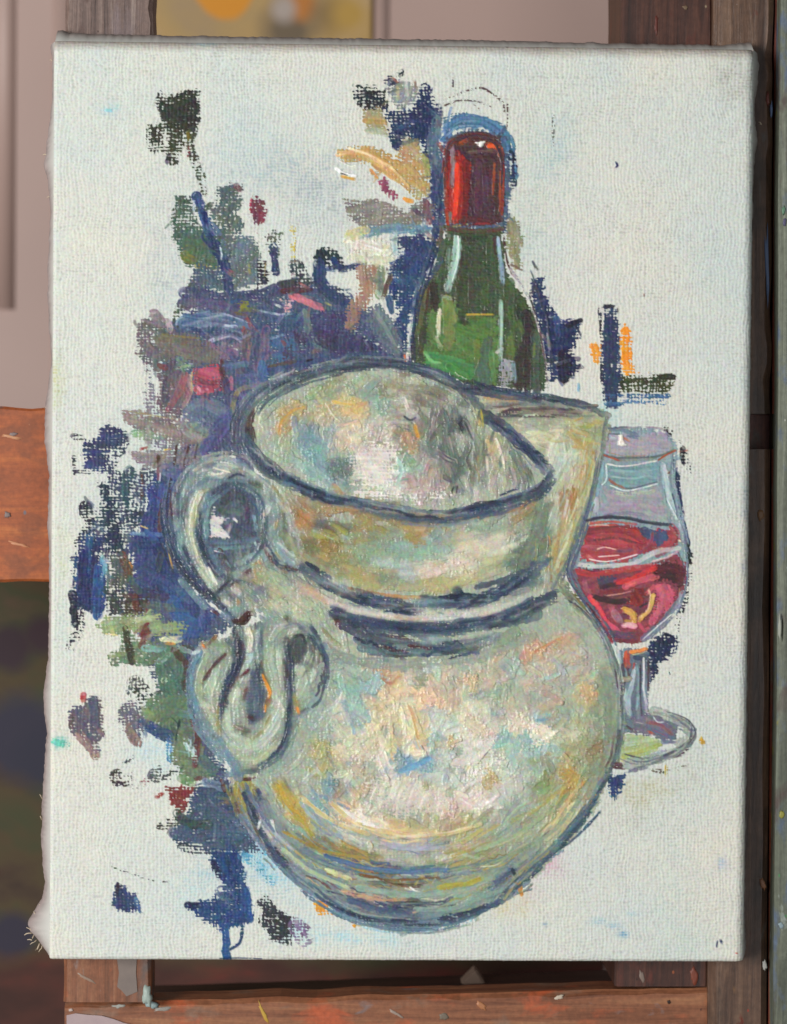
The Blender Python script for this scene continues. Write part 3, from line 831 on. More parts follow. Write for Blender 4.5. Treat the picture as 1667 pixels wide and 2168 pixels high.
B([940,830,1000,740,1170,680,1230,800,1300,950,1380,1100,1450,1220,1320,1230,1090,1240,1000,1190,860,1160,800,1080,850,1010,920,940],'44546e','3a4a6a',dry=.1,ang=5)
S([1050,720,1180,760],70,'5a6c84','7a8c9c',dry=.2)
S([1090,850,1130,890],50,'8a98a8','44546e',dry=.5)
S([850,940,900,1000,1060,1020],86,'3f4f48','3a4a4c')
S([730,1030,840,1000],96,'2f302e',dry=.56)
S([830,1080,920,1110],96,'4a5a78','44526c')
S([880,1175,1080,1215],66,'3a4450',dry=.5)
S([1100,900,1260,1000],100,'4c5c78','42546c')
S([1080,1080,1300,1100],70,'3f5470','4a6480',dry=.1)
S([990,690,1020,690],40,'6a3038')
B([1090,1180,1310,1220,1330,1400,1370,1560,1390,1690,1340,1730,1240,1750,1160,1780,1100,1740,920,1630,910,1570,1080,1550,1180,1480,1130,1360,1090,1280],'2b4578','28407a',dry=.07,ang=85,edge=.5)
S([1160,1500,1250,1590,1240,1650],130,'62708a','4a5a80',dry=.5)
S([1200,1260,1230,1420],110,'2a4a8a','28386a')
S([925,1590,1010,1590],64,'3a3036','2c3050')
S([1340,1480,1365,1690],64,'2a58a0','2c4a88')
S([1110,1290,1160,1400],60,'2a3050',dry=.25)
S([1195,1730,1200,1970],64,'2a4a84','2c5090',dry=.1)
S([1312,1730,1295,1850,1220,1905],36,'2f4470',dry=.2)
S([1150,1966,1300,1964,1450,1970],11,'2a3a68',dry=.2)
S([1320,1240,1400,1280,1500,1420],90,'6ab0cc','4a90b8',dry=.58)
L('paint_dab')
B([425,1420,460,1450,560,1520,600,1630,520,1640,420,1630,395,1580],'262a46','28386a',dry=.07,ang=80,edge=.3)
S([430,1440,420,1520],30,'2a2428')
S([560,1540,592,1635],32,'4a6aa0',dry=.4)
L('paint_dab'); S([390,1318,500,1358,680,1415,790,1425],15,'34343a',dry=.62)
L('paint_dab')
B([1420,1560,1480,1520,1560,1610,1667,1670,1680,1760,1667,1860,1500,1850,1480,1760,1410,1700,1450,1640],'24262e','2e3238',dry=.14,ang=30,edge=.6)
S([1690,1740,1750,1820],150,'6a5a78','8a7a98',dry=.42)
F(460,1600,1.938)
L('paint_dab'); B([400,600,440,590,480,620,470,650,420,655,395,630],'d8922e','e0a040',dry=.12,edge=.3)
L('paint_dab'); B([545,660,580,645,590,690,560,705,545,685],'d8922e','e0a040',dry=.12,edge=.3)
F(0,0,1)
L('paint_dab'); S([1305,343,1308,350,1304,355],5,'2c2c54',dry=.05)
L('paint_dab'); S([1519,1993,1518,2005],5,'2a2c50'); S([1526,1990,1530,1996],6,'34365c',dry=.1)
L('paint_dab'); S([1068,92,1076,97],8,'4a4644',dry=.2)
LB(BG)
for x, y, r, c in [(230,232,8,'8cc0d0'),(128,1570,14,'58b0a4'),(1560,2018,3,'b04848'),(385,1760,0,'000000')]:
    if r: S([x - r, y, x + r, y + r * .4], r * 1.2, c, dry=.4)

# ---- bottle
LB(BG); F(0,0,1)
B([930,490,930,320,950,290,1000,272,1045,280,1078,320,1080,400,1074,490],'50607c','465672',dry=.10,edge=.2)
BOT = L('painted_bottle'); F(700,480,2.778)
B([690,30,740,10,1000,20,1020,120,1030,240,1060,320,1130,400,1190,500,1240,640,1270,800,1270,960,850,940,560,820,470,790,480,640,490,480,530,360,610,240,660,120],'46583a','3c4c32',dry=.02,ang=90,edge=.1)
S([660,90,640,220,600,330],50,'4f6446','56604a')
S([650,200,560,330],40,'4a5878','46587a',dry=.2)
S([605,230,540,310,500,420,475,600,460,760],22,'c8d0c8','b8c0c4',dry=.3)
S([545,370,530,500,520,620],52,'7a7848','6a6c44')
S([600,340,622,500],62,'33302a','3a2f28')
S([580,350,560,520],20,'54382c')
S([550,600,535,770],52,'3a4030','4a4a34')
S([485,640,490,790],32,'343a50','3a3848')
S([745,60,740,180,710,290,690,370],62,'a8c8b8','90b0a8',h=.2)
S([750,50,748,200,715,320],10,'e4f0e8',h=.3)
S([700,120,690,250],24,'6a8a78','84a494')
S([780,50,900,60],64,'2e3428','3a4430')
S([800,70,830,120,880,60],14,'20261c','5a6a58')
S([785,150,790,300,770,550],90,'333c2c','42502f')
S([770,140,765,240],16,'4a2c30')
S([860,120,880,300,870,470],120,'46583a','3e4e38')
S([830,280,830,460],40,'4c4a3c','3f4a34')
S([940,80,950,300],64,'4a6340','3f5538')
S([910,330,915,450],50,'56703c','4a6038')
S([980,70,1000,200,1015,340],34,'7a9ab0','a8c0d0',h=.2)
S([965,60,970,160],20,'4a2a30')
S([990,60,1005,190],8,'dfe8ec',h=.25)
S([1020,60,1035,180,1065,280],14,'4a3030',dry=.2)
S([1050,330,1060,420],74,'4f6a36','465c34')
S([1110,430,1150,490],76,'435a30','384a2c')
S([1100,480,1130,560],40,'2f3a24')
B([570,520,650,440,740,440,760,560,980,520,1000,740,980,940,850,900,700,860,550,800],'57823e','6b9450',dry=.02,ang=20,edge=.1)
S([690,430,700,560,690,700],80,'8a9a50','7a8f48')
S([660,410,740,425],24,'b0c0b0','8aa080',dry=.3)
S([640,490,640,640],30,'d4ccac','dcd4bc',h=.3)
S([590,560,600,680],40,'5a8040','6a8c4c')
S([620,650,652,710],34,'c8ccb0','8aa870',dry=.2)
S([760,600,900,640,990,620],80,'628c40','56803c')
S([780,680,900,760],90,'548040','688f48')
B([550,720,700,760,860,800,830,910,700,870,560,810],'3f8a48','5aa05a',dry=.02,ang=15,edge=.1)
S([560,740,600,790,640,800],30,'7ab870','50985a')
S([700,820,800,880],50,'4f9840','62a050')
S([760,560,810,570],40,'34402a')
S([800,516,960,516],15,'c0a030','8a8a34')
S([810,540,900,535],34,'6f7c30','5f7a34')
S([860,680,870,790],54,'6f7f38','7a8a40')
S([920,670,900,800,860,910],64,'4f6a50','557058')
S([950,740,960,900],40,'5f9050','6aa060')
S([1000,440,1005,600,1000,800],34,'9ab8a8','7aa088',h=.2)
S([1005,540,1000,700],10,'d0e0d8')
S([1060,640,1060,770],64,'66803c','7a8f44')
S([1060,480,1080,600],50,'4a6434','56703a')
S([1150,520,1165,660,1110,790,1110,950],72,'3a2f30','2f2a2a')
S([1160,740,1160,950],54,'302a2a','3a2428')
S([1110,560,1130,620],34,'5a7038')
S([1210,640,1210,800,1215,970],64,'4f5f50','5a6a60')
S([1200,680,1200,760],20,'7a8a40')
B([1010,770,1070,790,1080,900,1000,960,990,880],'a8a4b0','c0bcc4',dry=.2)
S([980,740,1010,720],24,'dcdccc',dry=.2)
S([1075,800,1082,910],26,'6a8aa8','9ab4c4')
S([900,830,930,970],84,'5a7a6c','4f7060')
S([850,920,990,960],44,'34405c','3a4658')
S([1060,250,1170,420,1220,580,1260,760,1280,950],22,'b8b0b4','c8c4c4',dry=.46)
S([1230,600,1260,780,1275,910],12,'7a4048','5a4a5a')
S([1170,400,1230,590],12,'2c2a30',dry=.35)
F(660,130,3.206)
S([900,1110,860,1240],40,'7a5a48','5a6048')
S([950,1120,1060,1105],14,'c0a840')
CAP = L('painted_foil_capsule')
B([905,600,940,540,1040,490,1160,480,1260,530,1300,600,1300,1090,1240,1110,1000,1110,905,1090],'4e2c34','5a2f38',dry=.01,ang=90,edge=.08)
S([950,545,1100,505,1250,550],70,'54302e','603428')
S([920,560,990,500],30,'5a6474','8a8a90')
S([1010,555,1060,525],40,'c0502a','d0603a')
S([1200,570,1270,580,1288,630],50,'e0521e','e86028',h=.25)
S([1070,620,1180,600,1260,612],30,'5a3a3e','7a5054')
S([1060,610,1250,600],8,'8a7470')
B([905,620,960,640,1020,640,1080,700,1060,900,1020,1080,920,1085],'c8301e','a02222',dry=.01,ang=90,edge=.08,h=.2)
S([985,700,985,900,965,1070],64,'e83a1e','d02c1c',h=.22)
S([920,680,925,860],26,'e04020','b83020')
S([1050,690,1050,900,1030,1080],62,'8a1f22','701e24')
S([1020,900,1005,1060],30,'b02820')
S([990,620,1000,680],40,'b82a28')
S([950,560,962,700,950,840],42,'8a7078','7a6068',h=.22)
S([960,720,955,780],20,'b0a0a4')
S([940,1030,930,1200],32,'8a8080','7a6a68')
S([1130,680,1140,850,1130,1030],115,'573544','4a2c38')
S([1180,790,1180,960],42,'6a4a6a','5a3c54')
S([1120,860,1125,980],30,'7a2c3c','5a2c3c')
S([1100,640,1240,660],40,'4a2c2c','5a3634')
S([1242,690,1232,900],22,'b04a20','c05a28')
S([1285,750,1280,1010],24,'c04a20','a84424')
S([1258,800,1256,1060],30,'5a3426','4a2c28')
S([1050,1065,1220,1095],40,'7a2228','6a2a30')
S([1110,1102,1220,1100],22,'a83030')
S([1060,560,1160,540],30,'6a3a30')
B([1115,548,1180,538,1152,582],'eceae0',h=.4,dry=.01,edge=.1,rag=.5)
LB(BOT)
S([1310,880,1312,1070],20,'2a2a2a',dry=.62)
S([1240,1100,1300,1130],12,'c8b4a0')

# ---- wine glass
F(1220,1320,5.557); LB(BG)
B([860,200,1060,130,1180,150,1190,260,1100,400,980,470,940,640,870,700,850,560,820,400,680,430,670,380,840,300],'2c3358','27304f',dry=.07,ang=140,edge=.4)
S([1030,120,1190,180],30,'24283a',dry=.4)
S([880,640,960,560],30,'22283c',dry=.3)
F(1170,880,4.515)
S([1200,520,1190,640,1210,800,1230,950],84,'30365c','2a3050',dry=.1)
S([1210,960,1270,1100,1290,1350],64,'2a3560','324a70',dry=.12)
S([1240,320,1250,450],64,'25242c',dry=.3)
S([1290,1230,1312,1450],54,'20241f',dry=.36)
S([1300,1480,1260,1750,1180,2060],86,'3a4048','2c3038',dry=.66)
S([1090,120,1230,270],64,'2a2a2a',dry=.74)
S([1270,380,1300,500,1340,620],70,'2c3038',dry=.80)
S([1310,1300,1340,1600],70,'2c3038',dry=.84)
GL = L('painted_wine_glass')
B([480,190,520,120,900,120,1100,160,1170,260,1200,340,1150,520,1190,800,1250,1080,1300,1400,1290,1600,1180,1850,900,2100,860,2168,530,2168,400,1950,200,1650,150,1450,250,1150,330,900,420,600,460,380],'8a9aa0','7a9098',dry=.02,edge=.12,ang=90)
B([480,200,640,180,820,170,1100,170,1160,300,1120,340,900,390,640,390,480,350],'a89ca4','9a98a8',dry=.02,ang=0,edge=.1,h=.18)
S([510,135,660,135,820,190],42,'5a6a80','6a7688')
S([510,170,640,180],14,'2c2c34','5a5a60')
S([900,115,1000,112,1110,140],10,'a08a94','b09a9c')
S([640,230,800,300,1000,290],50,'a498a4','b0a0a4')
S([700,190,830,215],32,'5a7090','6f84a0')
S([560,215,610,222],32,'a8b8c0','c8d4d8',h=.3)
S([690,215,735,245],24,'b06a50')
S([480,370,600,402,800,402,1000,390,1150,335],32,'6a706c','5a666c')
S([520,350,700,385,900,380],10,'8a5a40','a0806a')
S([490,378,560,400,640,432],24,'a04a30','b86a4a')
S([1010,425,1080,380,1175,330],26,'a0482c','8a3f28')
S([600,425,800,425,960,410],28,'7a8078','94948c')
S([520,462,700,482,1000,432],20,'e0d8d4','c8bcb8',h=.25)
B([520,480,760,490,1010,450,1040,560,1000,640,820,680,680,700,530,620],'7a9aa4','6a8a94',dry=.01,ang=5,edge=.1,h=.2)
S([560,520,760,530,1000,500],34,'8aaab0','7094a0',h=.25)
S([560,580,760,600,960,570],24,'a0b8b8','7a98a0',h=.25)
S([530,605,600,655,695,692],28,'8a5a4c','a0644a')
S([700,692,780,690,1000,632],14,'4f6a78','6a5a5a')
S([550,665,700,716,860,690,1010,650],11,'dce8e4',h=.3)
B([500,690,700,730,1010,680,1060,850,1120,1030,850,980,500,940,440,920],'94989a','a89aa6',dry=.02,ang=0,edge=.1)
S([600,740,760,760,900,725],50,'b8c4b0','94a494',dry=.25)
S([800,720,900,740,980,720],46,'d0d4c4','9aa890',dry=.3)
S([560,860,800,850,960,880],115,'a898a4','948c9c')
S([480,760,520,850],60,'7a94a0','8a9aa4')
S([900,920,1080,1000],70,'98a4a4','a0a8a4')
S([500,950,700,930,860,950],40,'6a7488','8a8898')
S([470,430,460,560,400,800,360,980],62,'8aacb8','7aa0b0',h=.2)
S([515,470,522,600,480,660],11,'c8e0e0',h=.25)
S([420,800,400,930],72,'c0c0cc','a8b0a8',dry=.15)
S([345,880,318,990],40,'a09ac0','b8b4c8')
S([400,850,360,930],10,'4a4a5a')
S([1060,470,1100,700,1160,900,1250,1090],62,'9ab4bc','c0d0d0',h=.2)
S([1090,790,1180,960,1232,1070],13,'d8e0e0',h=.25)
S([1070,700,1090,830],16,'5a6a70')
S([1010,445,1120,430,1210,395],62,'7a94a0','8fa8b0')
S([1150,420,1180,440],24,'4f6a80')
S([1055,470,1092,570],52,'c8c8c8','b8bcc0',h=.25)
S([1100,562,1170,492],22,'6a3a2c','4a2c24')
B([625,275,652,155,682,230,712,280,660,302],'f2ecda','f6f0e0',h=.75,dry=.0,edge=.05,rag=.4)
S([200,1290,180,1430],54,'b8c8d8','8aa0b8',dry=.3)
WI = L('painted_wine')
B([260,1150,330,1050,600,1040,820,1060,1080,1090,1150,1060,1230,1190,1130,1270,960,1290,700,1390,400,1400,270,1380],'b03038','8a2a34',dry=.01,ang=8,edge=.08,h=.2)
S([310,1005,500,970,700,980,900,1020,1130,1045],40,'2f3448','3a3440')
S([340,1030,560,1015,800,1040],28,'b8402e','a83a34')
S([350,1055,450,1045,540,1050],16,'c8c0b0','8a7a6a')
S([300,1110,500,1085,700,1100,860,1180],110,'b83a30','7a2c34',h=.22)
S([420,1075,640,1060,800,1090],20,'6a2c30','c04a3a',h=.25)
S([380,1190,600,1170,800,1215],30,'5a3038','74363c')
S([280,1180,330,1260],60,'b02c34','c03a38')
S([300,1260,440,1270,620,1290,800,1280],62,'b0505c','94424e',h=.25)
S([430,1275,500,1258,610,1282],16,'dca8a0','c07a78',h=.3)
S([620,1300,760,1290],40,'7a4058','6a4460')
B([820,1070,1080,1090,1130,1180,1000,1260,960,1180,870,1170],'3a5480','34406a',dry=.01,edge=.08,h=.2)
S([1140,1060,1190,1150,1130,1260,1000,1330],72,'7a2a36','a04a50',h=.22)
S([1200,1190,1230,1200],18,'e8d8b0',h=.3)
S([960,1120,930,1220,800,1330,640,1372],32,'b05a6a','8a3a50',h=.25)
S([350,1370,500,1396,650,1370,820,1325],12,'f0dcd4',h=.35)
S([440,1350,640,1335],10,'f0d8d0',h=.35)
S([330,1340,420,1395],40,'b04450','c06068')
LB(GL)
S([230,1418,400,1440,600,1430,800,1400,1000,1300,1210,1270],52,'d0d0c8','c4c4c0',dry=.1,h=.04)
LB(WI)
S([230,1455,400,1468,600,1455],12,'3a3034',dry=.45)
B([150,1480,240,1460,500,1480,800,1450,1050,1380,1180,1330,1270,1400,1290,1560,1180,1850,900,2100,860,2168,530,2168,400,1950,210,1660],'8a2f3c','6a2a38',dry=.01,ang=160,edge=.08,h=.2)
S([230,1490,400,1520,700,1470,950,1440],72,'c03434','a83034',h=.22)
S([620,1600,800,1545,990,1450],74,'c82f30','b02c30',h=.25)
S([960,1390,1080,1360,1200,1300],26,'c07880','d8c8c8',h=.3)
B([420,1540,600,1530,600,1600,460,1640],'404058','34344c',dry=.01)
S([470,1640,640,1605,730,1570],54,'3a1f2a','4a2830')
S([300,1590,345,1690],64,'a05a60','8a4850')
S([160,1570,220,1610,245,1690],40,'c03a38','b02c30')
S([470,1700,700,1660,820,1600],50,'7a2c2c','8a3a34')
S([520,1722,640,1705,750,1680],12,'c08078',h=.25)
B([1000,1480,1100,1420,1200,1400,1240,1560,1200,1650,1120,1580,980,1590],'4a1f24','3c1a20',dry=.01)
S([390,1735,560,1775,730,1765],64,'3c2228','4a2a2e')
B([960,1620,1100,1590,1170,1680,1150,1830,1000,1950,900,2060,940,1900,1000,1750],'d05068','b84a60',dry=.01,h=.25)
S([700,1630,880,1560,1000,1540],72,'c84a58','d85a60',h=.25)
S([1060,1700,1020,1860,950,1980],60,'c85870','a85068',h=.25)
S([1060,1600,1100,1680],40,'8a4860','a85068')
S([900,1700,960,1640],50,'d06070','c04850')
B([740,1680,850,1640,900,1700,880,1790,800,1840,720,1780],'6e1c1c','9a2f28',dry=.01,h=.25)
S([690,1860,760,1880,800,1950],74,'cfa04a','b8883c',h=.45)
S([962,1720,930,1850,850,1935],52,'d0a050','dcb468',h=.45)
S([850,1940,800,2015],32,'c88a40',h=.35)
S([700,1960,790,1970],34,'9a7424','b8903c',h=.3)
S([840,1830,910,1790],28,'3a2a30','54606a')
S([920,1660,940,1720],26,'c87a50','e0b0a0',h=.35)
S([700,1740,730,1760],24,'c07a48',h=.3)
S([690,2000,785,2015],62,'e0a8a8','d890a0',h=.4)
S([360,1740,440,1830,500,1950,600,2060],74,'d8404a','c83a50',h=.25)
S([560,1820,620,1950],74,'c0586a','b04a60')
S([600,1890,645,1970],74,'8a6a7a','a06a7c')
S([520,1985,650,2080],64,'d04860','c0506c',h=.25)
S([560,2085,800,2115],84,'54405a','5a4450')
S([820,1990,880,2060],50,'b84058','c85068')
S([220,1640,340,1800,440,1970,530,2160],36,'4a2c34','3a2830')
S([600,2150,820,2160],40,'6a2a34')
S([530,2120,570,2168],30,'a03040')
LB(GL)
S([200,1660,300,1780,400,1930],24,'8a8090','a098a0')
S([400,1950,500,2100,530,2168],16,'9aa8b0',dry=.15)
S([1190,1800,1050,1980,870,2130],72,'75788a','5a7080',h=.18)
S([1140,1900,1000,2020,860,2145],10,'e0e4e0',h=.25)
S([1180,1400,1222,1550,1200,1720],42,'6a2a30','4a2028')
S([1200,1300,1250,1420,1260,1600],20,'8a8c98','5a5058')
S([1212,1640,1212,1730],20,'c07a5a')
S([1245,1700,1180,1870],62,'8090a0','98a8b0',dry=.2)
S([1290,1400,1300,1560],16,'7a2c34',dry=.3)
F(1220,1320,5.557)
ST = L('painted_stem')
B([500,300,640,280,830,330,860,460,870,680,850,980,840,1130,640,1280,480,1280,500,1050,530,760,520,480],'6f7f8a','5a6474',dry=.02,edge=.12,ang=90)
S([500,320,520,480],50,'a0a8b0','c0c8cc',dry=.15)
S([600,350,600,500],92,'c0452c','b03a28',h=.22)
S([560,400,560,480],20,'7a2420')
S([650,335,740,322,825,298],56,'e2702a','e88a40',h=.35)
S([660,368,760,352,830,325],10,'e8d0a0',h=.3)
S([690,400,800,420],60,'2c3450','34405a')
S([540,500,550,770],62,'3a3444','4a404c')
S([600,520,640,620],52,'5a3f44','4a3a48')
S([685,470,670,565],32,'b84a3a','a04034')
S([550,780,520,1000,530,1250],62,'54423f','4a3c44')
S([690,560,660,720,620,900,640,1080],62,'9ab0b8','b8c4cc',h=.2)
S([720,500,730,640,720,800],42,'7a94a0','6a8090')
S([700,500,640,740],10,'dfe4e4',h=.25)
S([760,480,760,900,780,1130],24,'2f2f40','3a2a34')
S([795,410,800,600,800,780,832,960],34,'b0b8c0','dcdce0',dry=.08,h=.2)
S([850,440,852,790],32,'4a3030','3a2a34')
S([590,780,580,950,620,1060],42,'c8d0d0','94a8b0',dry=.2)
S([730,850,720,1010],42,'a0c4d0','8ab0c0')
S([560,1100,640,1130,680,1180],40,'4a5468','8a98a0')
S([600,1210,660,1250],40,'4a3034','3a3040')
S([532,1150,510,1235],42,'8a3020','6a2c24')
S([820,960,840,1120],40,'a8b0b8','7a8490',dry=.2)
FT = L('painted_foot')
B([560,1330,700,1290,850,1330,1020,1390,1010,1450,820,1560,640,1650,500,1600,520,1450],'9fb070','a8b890',dry=.03,edge=.15,ang=170)
S([560,1420,730,1400],74,'b0c4b0','a8bc9c',h=.18)
S([560,1560,760,1505,1000,1425],64,'a0a850','a8b068',h=.18)
S([540,1610,640,1600],50,'a8b070','c0c8a8')
B([680,1130,840,1050,960,1080,1180,1160,1190,1280,1170,1360,1020,1390,900,1320,780,1310,640,1280],'5f6474','76687a',dry=.03,edge=.15,ang=25)
S([850,1160,1000,1200,1120,1300],52,'7a4a54','8a5a5c')
S([830,1210,1000,1300,1150,1340],52,'56607e','6a6e88')
S([900,1250,1080,1330],16,'8a5058')
S([908,1098,960,1160,1035,1160],24,'ccd8d8',h=.3)
S([850,1280,905,1302],42,'c04a3a','a83c34')
S([700,1160,820,1190],14,'c0b8b8',dry=.2)
S([1120,1160,1180,1240],50,'7a8a6c','5a6a6c')
S([850,1030,1040,1080,1200,1150,1320,1240,1375,1330],32,'3a3a3a','4a4238',dry=.26)
S([1150,1180,1290,1260,1350,1350,1330,1450],70,'5f7078','6a7484',dry=.2)
S([1170,1410,1250,1340],60,'b4bab4','9aa49c',dry=.1)
S([1330,1460,1240,1545],44,'5a4a5a','4a4454',dry=.4)
S([1020,1400,1160,1400],50,'6a7488','8a8ea0',dry=.15)
S([670,1625,850,1560,1040,1490],52,'a8b4b4','94a0a4',dry=.08,h=.2)
S([920,1560,1000,1540],26,'9aa8b4','d4d8d8',h=.25)
S([490,1660,700,1680,900,1640,1080,1580,1250,1540],42,'4f5260','5a4a54',dry=.06)
S([600,1745,820,1690],62,'80888a','6a7480',dry=.12)
S([900,1730,1060,1740,1290,1690],66,'6a5a3a','4a4238',dry=.68)
S([1060,1680,1060,1785],42,'c8b058','a89040',dry=.22)
S([530,1290,500,1450,420,1630],62,'5a3f44','4a3c48')
S([410,1660,560,1690],96,'54383c','4a3840')
S([450,1530,420,1610],42,'6a2a24')
L('paint_dab')
B([370,1780,580,1780,550,1950,500,2030,460,2090,400,2020,370,1920],'2c3f74','283560',dry=.09,edge=.35,ang=80)
S([370,1960,420,2060],30,'5a94b8',dry=.4)
L('paint_dab'); S([170,2065,260,1980],52,'e08a2a','d87820',dry=.08)
L('paint_dab'); B([1445,1400,1475,1335,1520,1390,1490,1440],'c89a3c','b88c34',dry=.05,edge=.15,rag=.5)
L('paint_dab'); S([1095,570,1110,615],20,'8ac0d0',dry=.2)

# ---- jug
JUG = L('painted_jug'); F(0,0,1)
B([505,900,545,835,640,790,760,770,870,780,985,815,1160,840,1285,872,1270,980,1240,1090,1190,1230,1262,1320,1300,1400,1312,1490,1305,1600,1270,1700,1220,1770,1130,1860,1050,1920,930,1955,820,1955,700,1920,600,1840,540,1760,495,1680,480,1640,520,1620,600,1560,640,1450,640,1340,560,1300,540,1260,545,1190,580,1100,560,1010,520,950],'a6aa94','98a494',dry=.01,edge=.1)
def ell(cx, cy, rx, ry):
    return lambda X, Y: math.atan2((X - cx) / (rx * rx), -(Y - cy) / (ry * ry)) + 0.0
def tang(cx, cy, rx, ry):
    def f(X, Y):
        nx, ny = (X - cx) / rx ** 2, (Y - cy) / ry ** 2
        return math.atan2(nx, -ny)
    return f
F(660,1340,2.526)
body = [(100,150,'9aa894'),(180,200,'90a498'),(60,250,'8aa094'),(250,230,'86a4a0'),(320,270,'88a8ac'),(200,320,'88a8a4'),(400,230,'b8906c'),(440,250,'c09c78'),(500,270,'d0bca0'),(580,240,'98a088'),(300,160,'b0ac94'),(550,160,'b0b098'),(650,180,'b0b8a8'),(760,170,'b4b4a0'),(900,170,'b4b49c'),(1000,160,'c0a48c'),(850,270,'c8b088'),(950,250,'c0b48c'),(700,290,'b8b098'),(760,330,'d0b490'),(820,370,'b0b8a4'),(900,330,'8a9c94'),(1000,320,'98a48c'),(1080,180,'9ab0a0'),(1150,130,'c09470'),(1230,90,'c09a78'),(1330,60,'c09878'),(1300,130,'bcae94'),(1400,80,'a0b0a4'),(1420,150,'b4ac98'),(1250,220,'b8b098'),(1180,250,'b0b4a0'),(1300,250,'a4b4b0'),(1400,220,'c4b094'),(1450,300,'c0a888'),(1490,340,'c8a070'),(1550,200,'98a48c'),(1590,300,'80947c'),(1570,420,'7f9478'),(1600,520,'7a8c74'),(1520,450,'94a07c'),(1450,480,'a8a884'),(400,330,'d4bc98'),(480,320,'d8b890'),(560,320,'d8b48c'),(650,370,'d8b090'),(720,380,'d4b08c'),(350,400,'c8b088'),(350,500,'c8b88c'),(420,450,'ccbc90'),(440,560,'ccc098'),(500,440,'d4cca8'),(520,540,'d0c49c'),(570,450,'ccb080'),(600,540,'c8b488'),(640,420,'a8b4a8'),(680,480,'c0c8b8'),(740,470,'a8bcb4'),(660,570,'98b4b0'),(740,580,'c4b088'),(570,600,'c8a880'),(580,640,'d8ccb0'),(460,670,'80a0b0'),(540,720,'6f9cc0'),(600,720,'78a0bc'),(640,670,'8ab0b8'),(700,690,'a8b8b4'),(250,400,'8cacac'),(230,460,'8cb0b4'),(120,420,'b0b8a8'),(150,480,'c0c0a8'),(200,540,'bcb89c'),(60,500,'98ac98'),(60,620,'a8a868'),(100,700,'9aa080'),(40,700,'a89c54'),(180,650,'c0b494'),(270,640,'c4bca4'),(320,600,'c0b494'),(250,720,'bcae94'),(200,760,'c0b8a4'),(300,800,'c4bcac'),(380,650,'d0ccb4'),(420,720,'d4ccb8'),(850,430,'ccc4a8'),(920,420,'c4c4b0'),(980,440,'a0acac'),(870,500,'ccc0a4'),(800,560,'ccc8b8'),(900,560,'c8c4b8'),(850,640,'ccc8bc'),(800,740,'c8c4b8'),(900,780,'c8c4ba'),(1000,480,'ccc0ac'),(1080,490,'d4c8b0'),(1130,470,'d0c4ac'),(1200,500,'d8d0bc'),(1240,470,'7ea0b0'),(1250,530,'d8d0bc'),(1150,400,'bcb49c'),(1080,430,'b4ac8c'),(1250,400,'bca888'),(1300,480,'a8a488'),(1350,430,'98a898'),(1300,560,'b0b8a0'),(1400,540,'c8c0a0'),(1050,560,'90b4b0'),(1130,560,'94b8b4'),(1120,630,'94b4b0'),(1220,620,'94b4b4'),(1300,640,'98b4ac'),(1200,720,'9cb4a8'),(1100,720,'acb8ac'),(1150,780,'b4b8a4'),(1280,720,'98a484'),(1380,640,'a8a880'),(1460,600,'98a078'),(1350,720,'b0a060'),(1400,780,'b8903c'),(1450,720,'94a074'),(1330,830,'a09c64'),(1200,850,'8a946c'),(1250,800,'88986f'),(1380,860,'b08c48'),(1300,900,'98a07c'),(1500,700,'88946c'),(1530,620,'94805c'),(950,790,'c0ac78'),(940,720,'c8b888'),(1000,700,'b8bcac'),(1050,800,'c0beac'),(700,760,'c8c0b4'),(500,820,'c0b8a8'),(450,900,'c0b8a8'),(600,880,'c4bcac'),(700,860,'ccbcb0'),(720,920,'d0b8b0'),(820,920,'ccb8ac'),(900,900,'d4ccc0'),(1000,880,'c4beb0'),(1000,940,'b0b4a4'),(1100,940,'8fa094'),(1080,990,'88a09c'),(700,1010,'b8a488'),(850,1020,'a89c58'),(600,1030,'a89858'),(400,1030,'b8a05c'),(300,960,'c4bcac'),(250,1000,'dcd8c8'),(200,900,'b88c60'),(170,950,'c8a880'),(120,880,'80a0a0'),(60,920,'6f98a4'),(30,980,'80a09c'),(120,820,'7090a8'),(-40,560,'90a48c'),(-60,420,'8aa08c'),(-20,330,'8ca094')]
PICK[0] = .13
rf = lambda X, Y: rng.uniform(-.5, 1.9)
near_field(body, rf, 2, 24, 44, h=.32, dry=.0, spread=.5, ajit=.5)
near_field(body, rf, 2, 16, 34, h=.42, dry=.05, spread=.7, ajit=.7)
near_field(body[::3], rf, 1, 8, 24, h=.5, dry=.1, spread=.9, ajit=.8)
S([330,400,350,520,400,600],40,'ccb890','d8cca4',h=.5); S([420,420,430,560,470,620],36,'d4c8a0','c4b080',h=.5)
S([520,380,560,480,600,590],34,'c8a874','d8c498',h=.5); S([480,400,510,520,500,620],22,'e0d8bc','d0c090',h=.5)
S([380,330,500,300,620,340,720,390],46,'d8b890','d4ae88',h=.4); S([640,600,720,610,765,570],14,'b8985c','d8ccb4',h=.45)
S([650,430,690,520,720,590],60,'b4c4bc','98b0ac',h=.35); S([590,390,660,400,690,440],20,'88a4b4','a0b4b8',h=.4)
S([480,740,560,700,640,670],46,'6f9cc4','84a8bc',h=.3); S([540,700,580,780],50,'5f90c0','78a0c0',h=.3)
S([430,680,400,740],30,'6a94b4','c8ccc0',h=.4); S([390,640,420,720,470,690],26,'dcd8c4',h=.5)
S([540,640,600,640],40,'e0d4bc','d8c8b0',h=.6)
S([700,90,900,110,1000,90],24,'8a9478','c4c0a8',h=.4)
S([1180,110,1290,50,1350,20],26,'c49070','b89a80',h=.4); S([1200,170,1330,110,1420,50],24,'b4a48c','c4b49c',h=.4)
